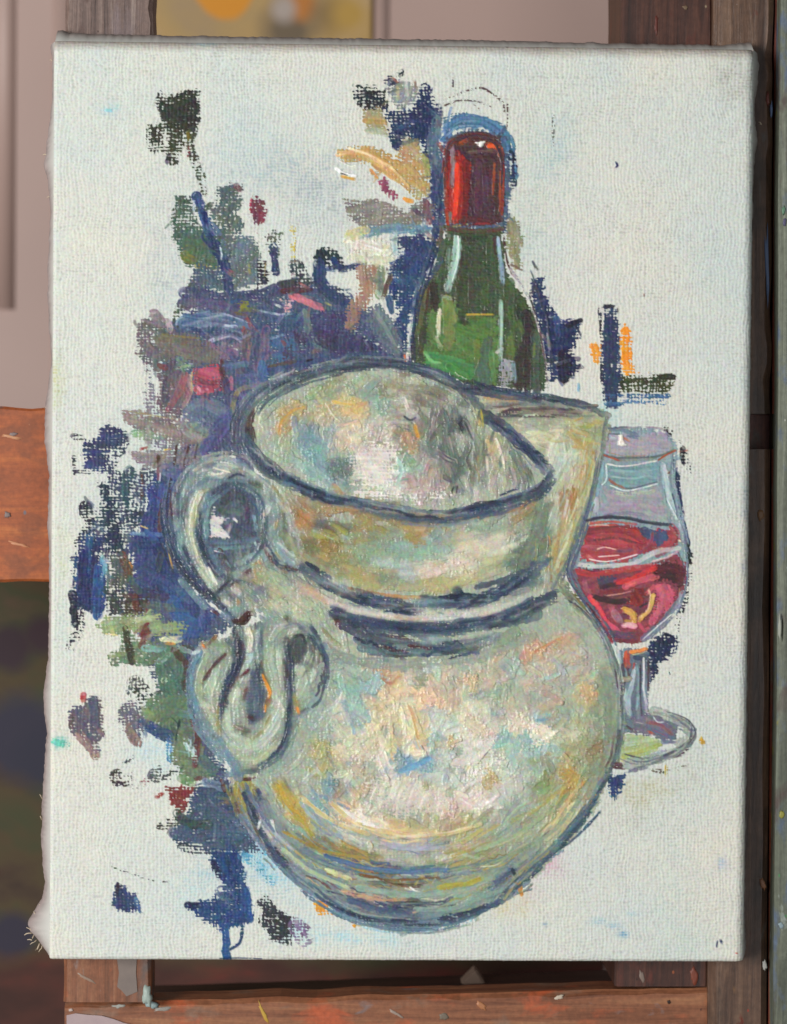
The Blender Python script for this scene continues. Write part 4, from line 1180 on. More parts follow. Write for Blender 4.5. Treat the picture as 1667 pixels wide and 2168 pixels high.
S([1100,170,1090,110],40,'98b4a8','88a498',h=.35); S([990,150,1010,120],40,'c09078','d0a890',h=.4)
S([1170,490,1230,510,1290,540],30,'dcd4c0','e4dcc8',h=.6); S([1190,470,1260,460],22,'7098b0','88a8b8',h=.4); S([1250,490,1270,510],16,'3a4a50')
S([1100,480,1180,480],30,'d4c8b0','dcd0b8',h=.5); S([1060,520,1060,640,1100,720],60,'90b4b0','9cbcb4',h=.3); S([1110,750,1200,720],16,'7a9cb4','98b0b0',h=.35)
S([890,700,940,640,980,590],6,'4a4648',dry=.35); S([815,856,820,860],12,'2c2824'); S([960,545,980,535],24,'d8a888',h=.4)
S([930,690,940,780,965,840],20,'c8b078','c0a468',h=.4); S([780,880,860,920,930,920,1000,870],24,'dcd4c8','d0c0b4',h=.5)
S([690,930,800,910,860,930],60,'d4bcb0','ccb4a8',h=.3); S([850,390,930,360],20,'b4a890','ccc4ac',h=.5); S([860,440,900,480,940,400],22,'ccc4a8','b8b49c',h=.5)
S([960,400,990,440,1000,470],16,'6a7478','a0a8a0',h=.35); S([1330,560,1420,530,1460,480],20,'d4ccb0','b8b490',h=.45); S([1430,480,1480,460],12,'b0a458',h=.4)
S([360,230,420,270,470,230],24,'b88868','c09474',h=.4); S([185,385,215,395],16,'9a7458',h=.4)
S([1470,300,1500,400],26,'c8a070','c4a880',h=.35); S([1560,220,1600,380,1600,560,1560,680],50,'80947c','8ca084',h=.22); S([1540,400,1570,600],30,'98a480','88987c')
S([110,620,60,740],40,'b0a048','a0a068',h=.35)
# lower bands
F(460,1600,1.938)
low = [(190,150,'98a894'),(260,150,'b8983c'),(300,200,'b89a40'),(350,260,'b49c4c'),(200,220,'90a49c'),(250,260,'94a490'),(180,190,'4a5a78'),(150,160,'a09840'),(110,140,'a0923c'),(90,190,'6a5a4c'),(140,250,'8a90a0'),(180,290,'b0b4b4'),(230,300,'a0a8a8'),(260,350,'7f8c94'),(200,340,'7a8498'),(300,330,'8c9c84'),(350,330,'8aa098'),(420,250,'7aa0a8'),(450,300,'88a0a0'),(400,200,'86a4a8'),(500,230,'c8b08c'),(560,260,'d8d0bc'),(620,280,'d8d4c8'),(700,310,'d4bc88'),(760,325,'d0b480'),(850,320,'c4ac80'),(950,310,'b4a478'),(1050,290,'b0a050'),(800,365,'a8a8b4'),(900,370,'9098a4'),(700,360,'9aa49c'),(600,330,'9aa894'),(520,310,'94a89c'),(450,360,'7a8c84'),(400,370,'a0823c'),(500,390,'8f8448'),(560,400,'b08a40'),(620,420,'7f7a60'),(350,400,'7a8880'),(420,440,'90a890'),(500,480,'c0c890'),(540,500,'b0bc98'),(460,500,'88a094'),(380,470,'84a098'),(600,440,'50688c'),(700,460,'4f6a98'),(800,475,'5a749c'),(900,460,'74846c'),(1000,430,'8a9070'),(1100,400,'94945c'),(1000,390,'a89854'),(975,400,'c8bca8'),(1080,370,'a09c80'),(1150,350,'88a094'),(1200,300,'94a084'),(1250,320,'a8a478'),(1100,300,'a8a488'),(1200,240,'90a490'),(1300,250,'98a080'),(1400,200,'94a07c'),(1430,150,'b09444'),(1500,130,'8a987c'),(1350,300,'98a080'),(1400,270,'c4b880'),(1420,230,'c8bc8c'),(1300,350,'8c9c80'),(1200,400,'8a987c'),(1100,450,'8fa488'),(1250,430,'7c9084'),(1300,420,'708484'),(1180,470,'50648a'),(1050,520,'a8a050'),(980,530,'a0983c'),(1100,500,'98a068'),(900,520,'7a8470'),(800,510,'8a5c38'),(700,500,'7a6444'),(600,480,'b07c44'),(660,510,'4f4a40'),(600,540,'90a498'),(700,550,'94a498'),(820,550,'b8bcb0'),(900,560,'8aa094'),(1000,570,'86a094'),(1100,560,'7c9490'),(1150,530,'5f7c94'),(650,580,'d09878'),(720,590,'b4a47c'),(580,570,'b8907c'),(800,600,'5a5c54'),(900,620,'7c9488'),(1000,620,'80988c'),(700,630,'445478'),(620,610,'4a5878'),(560,600,'504a60'),(780,660,'566a8c'),(850,680,'60788c'),(950,660,'6f8a90'),(480,560,'6a7a90'),(420,540,'7a5060'),(380,520,'6a6670'),(320,480,'848c94'),(280,430,'7a8694'),(1250,480,'6f8488'),(1220,520,'807858'),(1200,560,'7890a0')]
tb = tang(870, 1470, 430, 470)
near_field(low, tb, 2, 13, 70, h=.26, dry=.0, spread=.4, ajit=.08)
near_field(low, tb, 3, 7, 60, h=.32, dry=.06, spread=.6, ajit=.10)
near_field(low[::2], tb, 1, 4, 50, h=.36, dry=.1, spread=.8, ajit=.12)
S([250,120,290,200,370,270],34,'b8983c','a89448',h=.3); S([170,170,200,240,300,310,420,380],24,'44507a','5a6888',dry=.1)
S([480,190,560,220],22,'c09068','d8ccb8',h=.45); S([500,215,570,260,640,290],22,'e0dcd0','d8c8a8',h=.55); S([600,275,650,290],26,'e4e0d4',h=.6)
S([640,300,760,325,880,325],22,'d4bc80','c8a468',h=.4); S([880,325,980,310,1080,280],24,'b09c54','a89858',h=.35)
S([440,410,560,440,700,460,860,470,960,455],20,'4f6a98','46608c',h=.25); S([400,370,520,395,640,425],12,'a0823c','8a7840'); S([560,470,700,500,820,515],12,'8a5c34','5a4630')
S([640,485,760,500,900,490],8,'3a3830',dry=.1); S([920,530,1020,525,1080,505],26,'a09838','a8a04c',h=.3)
S([470,460,540,500,600,510],18,'c4c890','b4bc94',h=.35); S([580,575,680,585,760,590],18,'d09c7c','b8947c',h=.3)
S([555,595,640,620,780,640,830,655],26,'445078','3a4468',h=.25); S([770,600,830,600],26,'4f5048','3a3c38'); S([795,540,815,555,845,565],10,'e8e4dc',h=.6)
S([960,400,1000,400],16,'d4c8b4','c0a070',h=.4); S([1160,470,1190,460],10,'3a4a78')
S([1380,290,1420,240,1480,190],18,'ccbc88','c0b07c',h=.4); S([1410,150,1440,140],20,'c8943c',h=.3); S([1300,140,1340,110],30,'7f8c64')
S([180,270,170,300],16,'c8ccd0',h=.6); S([225,270,235,310,250,340],14,'d0d0cc',h=.6)
# inside of the mouth
INS = L('painted_jug_mouth'); F(500,740,3.334)
inside = [(230,400,'8fa08a'),(350,480,'b08a50'),(420,430,'b8985c'),(310,560,'b89458'),(350,640,'a0a888'),(280,640,'8fa08c'),(450,560,'7a98a4'),(520,620,'6a8ca0'),(580,700,'6f94a4'),(480,720,'7fa4a8'),(600,800,'74989c'),(560,870,'86aaac'),(700,890,'5f7a7c'),(780,850,'6f8280'),(740,960,'98aca8'),(650,330,'9aa484'),(560,280,'86967c'),(720,220,'8a967c'),(820,280,'94a088'),(640,420,'b8a87c'),(700,460,'9aa494'),(760,380,'d0b890'),(840,400,'d2a860'),(850,480,'cdb078'),(800,540,'d0b898'),(740,560,'a8a898'),(660,600,'94a0a0'),(780,620,'cbb898'),(850,600,'c8bca8'),(950,560,'bcaea0'),(950,650,'c4b8ac'),(1050,620,'c0b4a8'),(900,740,'c8beb2'),(1000,760,'c8c0b8'),(1080,700,'bcb2a8'),(900,900,'ccc6c0'),(1030,900,'c8c0bc'),(980,330,'7f9a88'),(1060,380,'8aa494'),(1030,270,'8f9a80'),(1150,240,'98907a'),(1280,280,'948a76'),(1400,340,'8c8672'),(1480,300,'7a7a6c'),(1100,460,'8a8a78'),(1190,390,'c8bcb0'),(1320,380,'7c8070'),(1420,440,'8a8088'),(1500,480,'7a8080'),(1350,560,'6f7a72'),(1450,600,'62706c'),(1560,520,'5a6062'),(1200,560,'7f8478'),(1240,650,'b09070'),(1180,660,'8a8478'),(1250,740,'c0a8a0'),(1200,800,'86a890'),(1160,880,'a8c4b8'),(1220,920,'b89090'),(1350,700,'68766f'),(1450,760,'66726c'),(1550,800,'5a6a68'),(1350,850,'9aa094'),(1450,880,'8a8c84'),(1540,900,'646c6c'),(1300,980,'b09a94'),(1420,970,'a89c94'),(1100,980,'c8c4be'),(400,780,'94a898'),(330,740,'90a490'),(640,980,'9ab4b0')]
ti = tang(850, 930, 300, 150)
vert = lambda X, Y: 1.45 + .3 * math.sin(X * .05)
insf = lambda X, Y: vert(X, Y) if X > 870 and Y > 860 else ti(X, Y)
near_field(inside, insf, 2, 20, 44, h=.25, dry=.0, spread=.5, ajit=.3)
near_field(inside, insf, 2, 14, 34, h=.34, dry=.06, spread=.7, ajit=.4)
F(900,780,3.969)
ins2 = [(60,480,'8a8484'),(150,560,'6f7a72'),(250,420,'6c7472'),(310,480,'4c5456'),(200,700,'66706a'),(330,560,'a0a098'),(420,330,'c8bc98'),(460,420,'a89c50'),(430,520,'8f9880'),(430,640,'7f8a7c'),(450,760,'80866a'),(400,880,'8a8860'),(340,780,'66706c'),(250,960,'6a7070'),(120,860,'a8988e'),(60,940,'b8a8a0'),(500,700,'606a68'),(550,640,'b09a60'),(590,600,'c8b888'),(640,740,'d8d0b8'),(570,800,'a0947c'),(700,620,'6a786c'),(760,740,'74826f'),(800,840,'7a806c'),(740,900,'94807c'),(680,960,'b0a49a'),(620,980,'b4ada0'),(850,900,'6a7a74'),(480,980,'8f9088'),(400,1050,'c4bcb4'),(860,980,'66767c')]
near_field(ins2, vert, 3, 11, 36, h=.25, dry=.03, spread=.55, ajit=.2)
near_field(ins2, vert, 2, 6, 30, h=.3, dry=.08, spread=.7, ajit=.25)
S([595,590,640,700,675,850],30,'d8d0b8','c8b888',h=.4); S([552,600,560,720,600,840],26,'b89c60','a08c64',h=.3)
S([470,340,480,420,490,500],28,'b0a040','a89c58',h=.3); S([420,290,430,360],40,'d4c8a0','c8b890',h=.35); S([310,420,300,520],46,'3a4042','4a5254')
S([325,560,340,600],24,'dcd8cc',h=.4); S([400,480,400,640,420,720],30,'84948c','9aa498'); S([500,560,505,800,510,960],22,'56625f','5f6c68')
S([240,1000,220,1050],20,'26282a'); S([270,990,265,1050],18,'2a2c2e',dry=.1); S([300,760,290,860,240,960],50,'5a6664','54605c',dry=.2)
S([830,860,840,880],16,'c8b030')
F(500,740,3.334)
S([300,600,320,500,400,430,490,400],34,'b88a44','c89a58',h=.35); S([330,650,420,600,460,560],18,'949c6c','b0b490',h=.35)
S([600,390,640,460],18,'c89a50','b8a070',h=.4); S([640,390,690,470,740,510],16,'dcd8c4','b8b8a0',h=.45); S([690,370,760,380,840,390],36,'d8c090','d4a858',h=.45)
S([780,420,840,480,860,540],60,'d4ac68','ccb48c',h=.4); S([780,560,800,680,820,740],26,'d8c09c','d0b490',h=.35)
S([430,600,520,620,600,660],70,'6488a4','7298a8',h=.22); S([500,720,620,760],80,'74a0a8','80a8b0',h=.22); S([420,790,560,860,660,920,760,970],40,'98b8b4','88acac',h=.22)
S([700,800,760,900,800,980],60,'62787a','708684',h=.22); S([660,600,760,640],20,'98948c','8a8c8c',dry=.3)
S([950,350,1080,360],60,'80a08c','94b0a0',h=.3); S([1190,340,1220,420,1260,440],30,'d0c4b8','b8a8a0',h=.4); S([1130,480,1180,455],30,'c88c38','b88848',h=.35)
S([1185,470,1230,500,1270,480],22,'3c4450','5a6470'); S([1260,540,1290,630],44,'d0943c','c08a44',h=.35); S([1100,570,1180,600],20,'c8954a','a88a60',dry=.1)
S([1150,770,1170,860,1130,960],54,'a8c8bc','90b4a4',h=.3); S([1200,740,1210,850],36,'7aa486','8ab094',h=.3); S([1200,700,1260,790],44,'c8aca4','b89c98',h=.3); S([1205,890,1235,950],36,'bc8884',h=.3)
S([1180,300,1300,310,1480,380],22,'a8a090','94886e',h=.35); S([1190,260,1340,260,1520,320],24,'8f8870','7c7a68',h=.3); S([900,170,1000,200,1080,180],14,'c0baa4','98947c',h=.35)
S([560,180,700,160,900,160],20,'8a9880','7a8a80'); S([480,310,620,250,720,220],34,'8ca084','7a9080',h=.28); S([200,560,170,500,240,420],14,'c0c4a0','98a48c',h=.35)
# outside of the neck
NK = L('painted_neck'); F(550,1040,2.381)
neck = [(180,150,'a07a48'),(230,130,'b07c44'),(120,70,'8a8a78'),(250,60,'8a8878'),(340,60,'a8845c'),(450,70,'b8783c'),(540,80,'b87840'),(620,100,'56607c'),(400,190,'70705c'),(330,200,'a8a03c'),(300,160,'6a6468'),(440,240,'8a8a64'),(250,260,'8c8050'),(330,290,'a08048'),(300,340,'8a8458'),(520,170,'a08a50'),(600,180,'94884c'),(700,160,'a88c50'),(780,150,'a08c58'),(880,190,'b8803c'),(780,230,'a88a4c'),(650,220,'88947a'),(560,240,'80906c'),(520,300,'8aa084'),(640,280,'86a08c'),(740,300,'86a890'),(850,280,'84a89a'),(930,280,'80a0a0'),(830,220,'c0b098'),(900,230,'8aa49a'),(1000,230,'b8a078'),(1050,250,'c8b49c'),(1130,280,'c8b8a4'),(1200,260,'ccbeaa'),(1080,330,'c4bca4'),(1180,330,'bcb898'),(1000,360,'c8c0a8'),(900,400,'ccb8a8'),(840,400,'d0bcb0'),(760,420,'a8b8b8'),(700,400,'9ab0b4'),(620,370,'94a8a0'),(500,350,'8a9a7c'),(420,350,'8c8a54'),(470,420,'a09a58'),(560,440,'b0a060'),(660,460,'8f9474'),(760,470,'a0a068'),(860,470,'b0a468'),(960,460,'b0ac70'),(1060,420,'b8b080'),(1150,400,'a8a880'),(1250,360,'8a9078'),(1330,330,'6f7f72'),(1380,280,'6a7a6c'),(1340,180,'90a088'),(1200,180,'9aa48c'),(1100,170,'90a48c'),(1000,160,'8fa08c'),(1330,110,'b08048'),(1400,200,'66786a'),(1430,130,'7a8a74'),(1390,380,'5f7068'),(1300,440,'56687a'),(440,390,'a8a070'),(220,300,'7f7a58'),(160,250,'6f7c70'),(150,110,'8a8468')]
tn = tang(870, 980, 340, 190)
near_field(neck, tn, 2, 15, 56, h=.26, dry=.0, spread=.45, ajit=.15)
near_field(neck, tn, 3, 9, 46, h=.34, dry=.06, spread=.65, ajit=.2)
S([420,60,520,75,640,90],20,'b87838','a87848',h=.35); S([460,110,560,130,640,120],14,'c07c38','8a8a60',h=.35); S([330,190,350,210,400,200],36,'b0a838','a09a40',h=.35)
S([300,160,400,170,480,190],30,'56546a','6a6a6c'); S([380,80,200,40,120,20],26,'98948a','8a8c84',h=.3); S([700,190,780,180,900,190],34,'b08a44','c08c40',h=.3)
S([870,190,930,180],26,'c07c34'); S([840,190,800,260],16,'d0c8b4','b8b09c',h=.45); S([560,330,760,340,900,330],26,'80a484','8cac98',h=.3); S([680,270,840,280,940,300],50,'86ac98','80a4a0',h=.28)
S([1000,290,1080,270,1240,240],40,'ccb8a0','d4c8b4',h=.4); S([980,340,1100,320,1240,300],44,'c4c0a8','ccc4ac',h=.4); S([800,410,900,400,960,380],44,'d8bcb0','d0c0b0',h=.4); S([660,400,760,420],54,'98b4bc','a8bcbc',h=.3)
S([600,360,700,370,900,350,1000,320],12,'c8ccb4','a8b49c',h=.4); S([480,430,640,480,800,500],26,'a8a058','b8a868',h=.3); S([800,480,960,470,1100,430],34,'b0a868','a8a870',h=.3); S([1240,200,1330,240,1360,230],10,'ccc8b0',h=.35)
S([180,110,230,180,260,250],40,'b07c40','987444',h=.3); S([300,330,350,350],20,'c8984a',h=.35)
# spout
SP = L('painted_spout'); F(900,780,3.969)
B([480,250,700,230,1000,260,1330,320,1530,390,1520,560,1460,850,1370,1100,1250,1480,1130,1880,1010,1900,960,1700,1010,1400,1080,1000,1060,880,960,700,760,560,540,480],'a4a888','98a088',dry=.01,edge=.08)
spout = [(740,440,'c4b49c'),(850,440,'b8b49c'),(1000,460,'a8a898'),(1150,460,'b8b890'),(1300,450,'b4b488'),(1430,480,'b0a858'),(900,540,'d4c8a0'),(1000,560,'ccc898'),(1120,540,'c8c49c'),(860,590,'d0c8a0'),(1000,620,'b8b490'),(1150,640,'b0a870'),(1270,590,'b8944c'),(1300,660,'c09a4c'),(1400,600,'a8a468'),(1470,560,'8a947c')]
near_field(spout, lambda X, Y: .06, 3, 9, 40, h=.3, dry=.04, spread=.6, ajit=.25)
sp2 = [(1080,690,'d8d0b8'),(1150,720,'b8bca8'),(1250,720,'b8bcaa'),(1350,720,'b89858'),(1420,740,'98a070'),(1450,680,'7f8c78'),(1100,800,'a8b4a8'),(1200,820,'b0b8a8'),(1280,860,'c0b894'),(1340,860,'b89850'),(1400,880,'949c6c'),(1100,920,'a8b4a4'),(1200,960,'b0b4a0'),(1300,960,'b0a070'),(1360,1000,'a0a46c'),(1150,1060,'a89878'),(1240,1100,'b07c48'),(1150,1120,'a87850'),(1100,1180,'a8b09c'),(1180,1200,'b8b8a0'),(1220,1250,'b89060'),(1300,1180,'b4b078'),(1300,1300,'a0a878'),(1080,1300,'9ca894'),(1140,1340,'b8a070'),(1200,1400,'b4a878'),(1100,1480,'bc8c48'),(1180,1500,'aca870'),(1080,1600,'b09860'),(1150,1620,'a4a874'),(1040,1680,'a88050'),(1050,1760,'98a898'),(1100,1760,'90a094'),(1010,1850,'98a89c'),(1000,1380,'6a7a6c'),(960,1500,'6f7a68'),(1050,1450,'74806c'),(900,1600,'5f6f6c'),(980,1250,'6a7a68'),(1480,600,'8a947c')]
dn = lambda X, Y: 1.78
near_field(sp2, dn, 3, 11, 48, h=.28, dry=.0, spread=.5, ajit=.12)
near_field(sp2, dn, 3, 6, 40, h=.34, dry=.06, spread=.7, ajit=.15)
S([700,450,900,440,1200,470],14,'d4ccb4','8a8c84',h=.35); S([820,500,1000,480,1250,470],10,'6a7074','8a8e88'); S([860,560,1000,540,1150,560],30,'d8d0a8','ccc89c',h=.4); S([820,590,1000,620,1200,580],20,'dcd4b4','b4b490',h=.4)
S([930,640,1060,690,1200,720,1310,710],20,'e0d8c4','ccc8b4',h=.5); S([1370,670,1350,800,1310,960],18,'b8944c','c09c58',h=.3); S([1240,580,1310,620,1290,690],40,'b88c40','c09848',h=.3)
S([1240,1090,1220,1240,1150,1400],16,'b87838','b88c50',h=.3); S([1100,1470,1080,1560],44,'c08c40','b89858',h=.3); S([1380,900,1330,1080,1270,1300,1210,1500,1130,1720],40,'a4a870','acac7c',h=.25); S([1440,480,1430,700],30,'a8a868','8a947c')
S([1030,1680,1050,1660],30,'a86830'); S([1150,1100,1150,1140],40,'a87048','b88058',h=.3); S([1100,1180,1080,1300,1090,1400],50,'b0b8a4','a8b09c',h=.3)
S([500,250,620,250,780,270],40,'c08050','c47838',h=.25); S([480,280,600,280],26,'dcd0a8','ccc090',h=.35); S([640,310,900,290,1200,280,1330,320],50,'56647a','5f6c80',h=.25)
S([640,360,860,345,1000,350],44,'8a6a5c','9a8478',h=.25); S([960,330,1130,350,1230,360],40,'4a3844','5a4450',h=.2); S([520,330,640,320],44,'4a5460','70787c'); S([600,410,760,400,1000,405,1250,400,1420,400],22,'4a4c50','3a3c40',h=.2)
S([730,380,900,385,1080,385],18,'a89884','8a7a70',h=.3)
jl = [i for i, n_ in enumerate(LABN) if n_ in ('painted_jug', 'painted_jug_mouth', 'painted_neck', 'painted_spout')]
PICK[0] = .1
scumble(500, 12, 28, 10, .6, jl)
blend_wet(jl, 3, .7)
PICK[0] = .15
LB(JUG); F(660,1340,2.526); near_field(body[::2], rf, 1, 15, 30, h=.42, dry=.08, spread=.5, ajit=.7); slabs(body, 90, 40, h=.34); slabs([q_ for q_ in body if int(q_[2][:2], 16) > 190], 30, 46, h=.4)
F(460,1600,1.938); near_field(low, tb, 2, 8, 60, h=.32, dry=.07, spread=.45, ajit=.09); near_field(low[::2], tb, 1, 5, 50, h=.36, dry=.1, spread=.6, ajit=.1)
LB(INS); F(500,740,3.334); near_field(inside[::2], insf, 1, 14, 32, h=.32, dry=.07, spread=.45, ajit=.4); slabs(inside, 34, 34, h=.28)
F(900,780,3.969); near_field(ins2, vert, 1, 9, 32, h=.28, dry=.06, spread=.5, ajit=.2)
LB(NK); F(550,1040,2.381); near_field(neck, tn, 1, 12, 44, h=.32, dry=.05, spread=.45, ajit=.18); slabs(neck, 34, 36, h=.3, ang=0.0)
LB(SP); F(900,780,3.969); near_field(sp2, dn, 1, 8, 42, h=.3, dry=.06, spread=.5, ajit=.13); near_field(spout, lambda X, Y: .06, 1, 8, 36, h=.3, dry=.04, spread=.5, ajit=.2)
LB(JUG); F(660,1340,2.526)
# bare weave left in the middle of the belly
B([330,780,520,760,700,860,680,960,480,980,330,930,300,850],'cdc6b8','c4baa8',dry=.2,h=.02,edge=.8,rag=3.5)
B([770,560,980,540,990,700,900,760,790,720],'d0cbc0','c6c2b8',dry=.18,h=.02,edge=.8,rag=3.5)
LB(INS); F(500,740,3.334)
B([820,700,1100,640,1150,700,1100,960,1140,1040,860,1010,830,860],'d4ccc4','ccc2b8',dry=.16,h=.02,edge=.8,rag=3.5)
B([820,990,1480,1000,1520,1060,1200,1070,850,1040],'d6d0ca','d0cac4',dry=.26,h=.02,edge=.6,rag=2.5)
S([1200,1000,1450,980],50,'ac9890','bcb0a8',dry=.3,h=.05)
PICK[0] = .16
# dark contours
LB(JUG); F(0,0,1)
RIM = L('painted_rim')
S([520,935,512,890,545,840,600,806,680,782,760,768,850,772,930,792,985,828,1015,862],20,'3a4660','4f5f7a',dry=.04)
S([505,870,560,820,640,790,720,775],8,'6a6a90','8a84a8',dry=.1); S([560,850,610,818,700,790,800,782],8,'50606c','6a7c80',dry=.1)
S([590,815,640,795,690,782],6,'b4acbc',h=.3); S([670,786,720,776,770,772],7,'bcc0b4',h=.3); S([545,875,570,845,620,820],9,'7a9088','5f7478')
S([800,775,880,783,960,812],8,'2c3040','3f4a60',dry=.1); S([880,788,960,820,990,845],7,'54403c',dry=.1); S([900,800,970,836],5,'b0b8b8',dry=.3,h=.3)
S([503,880,500,940,525,995],26,'4a4a74','54588a'); S([533,868,526,900,534,932],18,'4a2a2c','3f2a30')
S([520,925,556,985,620,1022,690,1050,770,1066,860,1082],22,'3f567e','34405c'); S([548,958,600,1008,680,1046,760,1068],8,'6a88b0','506a90',h=.25); S([535,940,590,995,660,1040],6,'2a3048')
S([545,960,580,980,610,1010],8,'2f3440','a89ca0',dry=.15)
S([515,930,530,960,545,990],6,'a8b8b0','8aa0a0',h=.3)
S([800,1078,900,1092,980,1087,1080,1062,1140,1040,1166,1008],26,'3a4a68','50688a'); S([840,1088,920,1096,1000,1090],10,'7a90b8','a0aec8',dry=.25,h=.2); S([1000,1075,1090,1050,1150,1020],7,'7a98b4','5a7494',h=.25)
S([980,1080,1060,1066],8,'2a3044'); S([985,1079,1005,1080],6,'e0dcd0',h=.3)
S([1035,886,1075,914,1112,945,1142,975,1164,1008],28,'4a5474','5f6a90'); S([1085,925,1115,952],14,'5a5a94'); S([1110,940,1150,990],7,'2c3248'); S([1130,985,1160,1000],8,'7a8498',h=.25)
S([1022,878,1062,902],30,'4a5460','3f4858'); S([1050,892,1060,898],10,'5a3c40')
S([960,815,1050,831,1160,842,1235,856,1275,876],13,'46526a','3f485c'); S([990,820,1042,832],24,'3f4458','464a60'); S([1040,838,1095,843],9,'c87a3c','d08a48'); S([1250,866,1290,880],12,'6a7a7c','8a9a94')
S([1080,866,1180,868],8,'7a5a54'); S([1150,868,1235,874],9,'342f3c')
LB(SP)
S([1285,885,1276,950,1256,1040,1230,1110,1200,1190,1170,1245],10,'66747a','7a8878'); S([1270,980,1246,1080,1215,1170,1190,1230],6,'46506c','5a6480')
LB(JUG)
S([1195,1255,1262,1320,1300,1400,1312,1480,1308,1580,1288,1640],13,'6a7c80','4a4a5a',dry=.08); S([1230,1270,1280,1340,1306,1410],6,'b0b4b0','c8ccc8',dry=.25,h=.25); S([1190,1235,1215,1270,1240,1300],26,'70806c','8a9470'); S([1215,1255,1240,1290],10,'8a7c2c','6a6a38')
S([1290,1635,1240,1720,1180,1790,1110,1850,1050,1915],17,'506a7c','46566a',dry=.05); S([1272,1718,1220,1772,1150,1822],7,'46688a','3a5070'); S([1265,1680,1236,1722],9,'e08a2a','c88a3c',h=.25); S([1150,1826,1200,1782],6,'2c2c2c',dry=.35); S([1100,1868,1106,1894],11,'e08a2a','c07a30'); S([1230,1740,1190,1776],9,'b8c8c8','6a8498',dry=.4)
S([1250,1650,1200,1730,1120,1800],12,'8a9c84','94a488'); S([1280,1600,1270,1660],14,'6a7a70','94704c')
S([1060,1908,980,1946,900,1958,820,1955,740,1935,680,1900,610,1845,560,1780,530,1720],16,'56708c','4a5a7c',dry=.05); S([700,1925,800,1968,920,1968,1005,1945],12,'a8d0dc','88b8cc',dry=.42); S([640,1868,680,1895],12,'7a4050','6a4454',dry=.15); S([1085,1840,1095,1860],10,'2c3a44')
S([535,1730,560,1790,600,1830],12,'6a5a50','8a8478'); S([545,1700,590,1780,650,1840],14,'7a8898','a0a8ac',h=.25); S([520,1690,550,1740],14,'5a4a44','6a5c50')
S([1080,1878,1140,1835,1190,1800],10,'7a98b0','5f7a90',dry=.3)
F(120,1440,3.334)
S([1270,750,1280,850,1340,960],52,'9a8438','8a7c48',h=.25); S([1390,710,1350,800],62,'a09840','949048',h=.25); S([1420,800,1450,900,1510,990],62,'44507c','54628a'); S([1235,760,1300,960,1420,1120],22,'6a4a3c','50586c')
S([1300,960,1360,1060,1480,1200],40,'6a7890','8a94a0'); S([1440,990,1455,1050],36,'c4c8cc',h=.65); S([1520,1000,1530,1080],36,'ccccc8',h=.65); S([1440,1100,1480,1150],26,'b0b8c0',h=.35); S([1490,1160,1600,1300,1667,1380],30,'7a8a98','9aa4ac',h=.25)
S([1310,700,1400,700],30,'6a3c3c',dry=.1)

# ---- handle, with the opening behind it
F(330,940,4.1675)
HD = L('painted_handle')
B([180,400,300,230,480,150,700,170,880,280,1050,400,1180,560,1250,800,1330,1020,1230,1250,1100,1400,900,1400,700,1560,560,1400,430,1250,320,1100,250,900,170,700],'7a8c8c','74888a',dry=.01,edge=.12)
LB(BG)
B([480,430,600,370,780,390,880,480,930,620,920,850,850,960,640,1100,560,1130,480,1000,420,850,400,650],'4a5568','3f4a60',dry=.01,edge=.06)
S([560,430,720,400,850,480],70,'4a5870','3f4c6a'); S([600,490,720,440,810,540],95,'44484e','3c424c'); S([620,590,750,610],62,'5a6f6c','4a5f60'); S([560,560,600,620],60,'44504a')
B([515,570,530,640,640,655,560,710,645,822,490,822,480,700],'ccc8c4','c4c0bc',dry=.06,h=.02,edge=.1)
S([690,660,720,690],30,'d8d8d4',dry=.2); B([580,700,700,690,850,690,880,820,660,832],'484a5c','52506a',dry=.02)
S([820,480,900,560,930,680],50,'50648a','44547c'); S([800,540,810,680],50,'50404c','4a4456'); S([870,640,890,760],40,'7aa0ac','86a8b4',h=.22)
S([500,860,700,870,885,840],52,'4f6480','5a7490'); S([530,920,700,910,830,900],50,'5f8088','70949c'); S([870,860,890,900],24,'a8c0c4'); S([560,950,610,1060],74,'4a3038','4a3848'); S([510,940,600,960],18,'d0c4c4',dry=.2)
S([480,1000,570,1130],64,'44587c','50688a'); S([615,1050,640,1110],62,'7aa0b0','8ab0bc',h=.22); S([700,985,890,965],44,'50504f','5a5a58'); S([560,1150,640,1180],60,'3c4468','444a6c')
LB(HD)
S([700,1150,800,1070,910,1000],44,'86a898','98b4a4',h=.22); S([820,1000,950,960,960,1010],70,'7aa0a4','88aaac',h=.2); S([670,1255,760,1180,830,1110],42,'6a3038','5a2a34'); S([640,1130,720,1080],44,'3f4a6a')
S([470,430,425,600,425,760,480,950,570,1140],54,'4f7490','5a80a0'); S([570,450,480,540,450,700,455,820],40,'70a0a0','80a8b0',h=.22); S([395,580,380,750,430,930,520,1100],26,'2f3f58','3a4a6a')
S([390,430,330,560,305,750,345,950,430,1120,535,1260],96,'a8b090','c0c4a4',h=.35); S([395,430,350,540],56,'d8d4c4','ccc8b4',h=.4); S([460,1080,490,1160,545,1240],52,'d8d8c8','c8ccb8',h=.4); S([390,1110,430,1180,490,1270],40,'d4d0bc','b8c0b0',h=.35)
S([335,620,335,690],42,'c8a03c','b89c50',h=.3); S([350,560,345,700,360,850,410,1050],18,'94924a','a8a468'); S([300,600,290,780,320,940],20,'8aa8a0','b0bca4'); S([385,1000,440,1150],14,'74806c','8a9488'); S([420,1000,500,1180],12,'5f6c70','94a098')
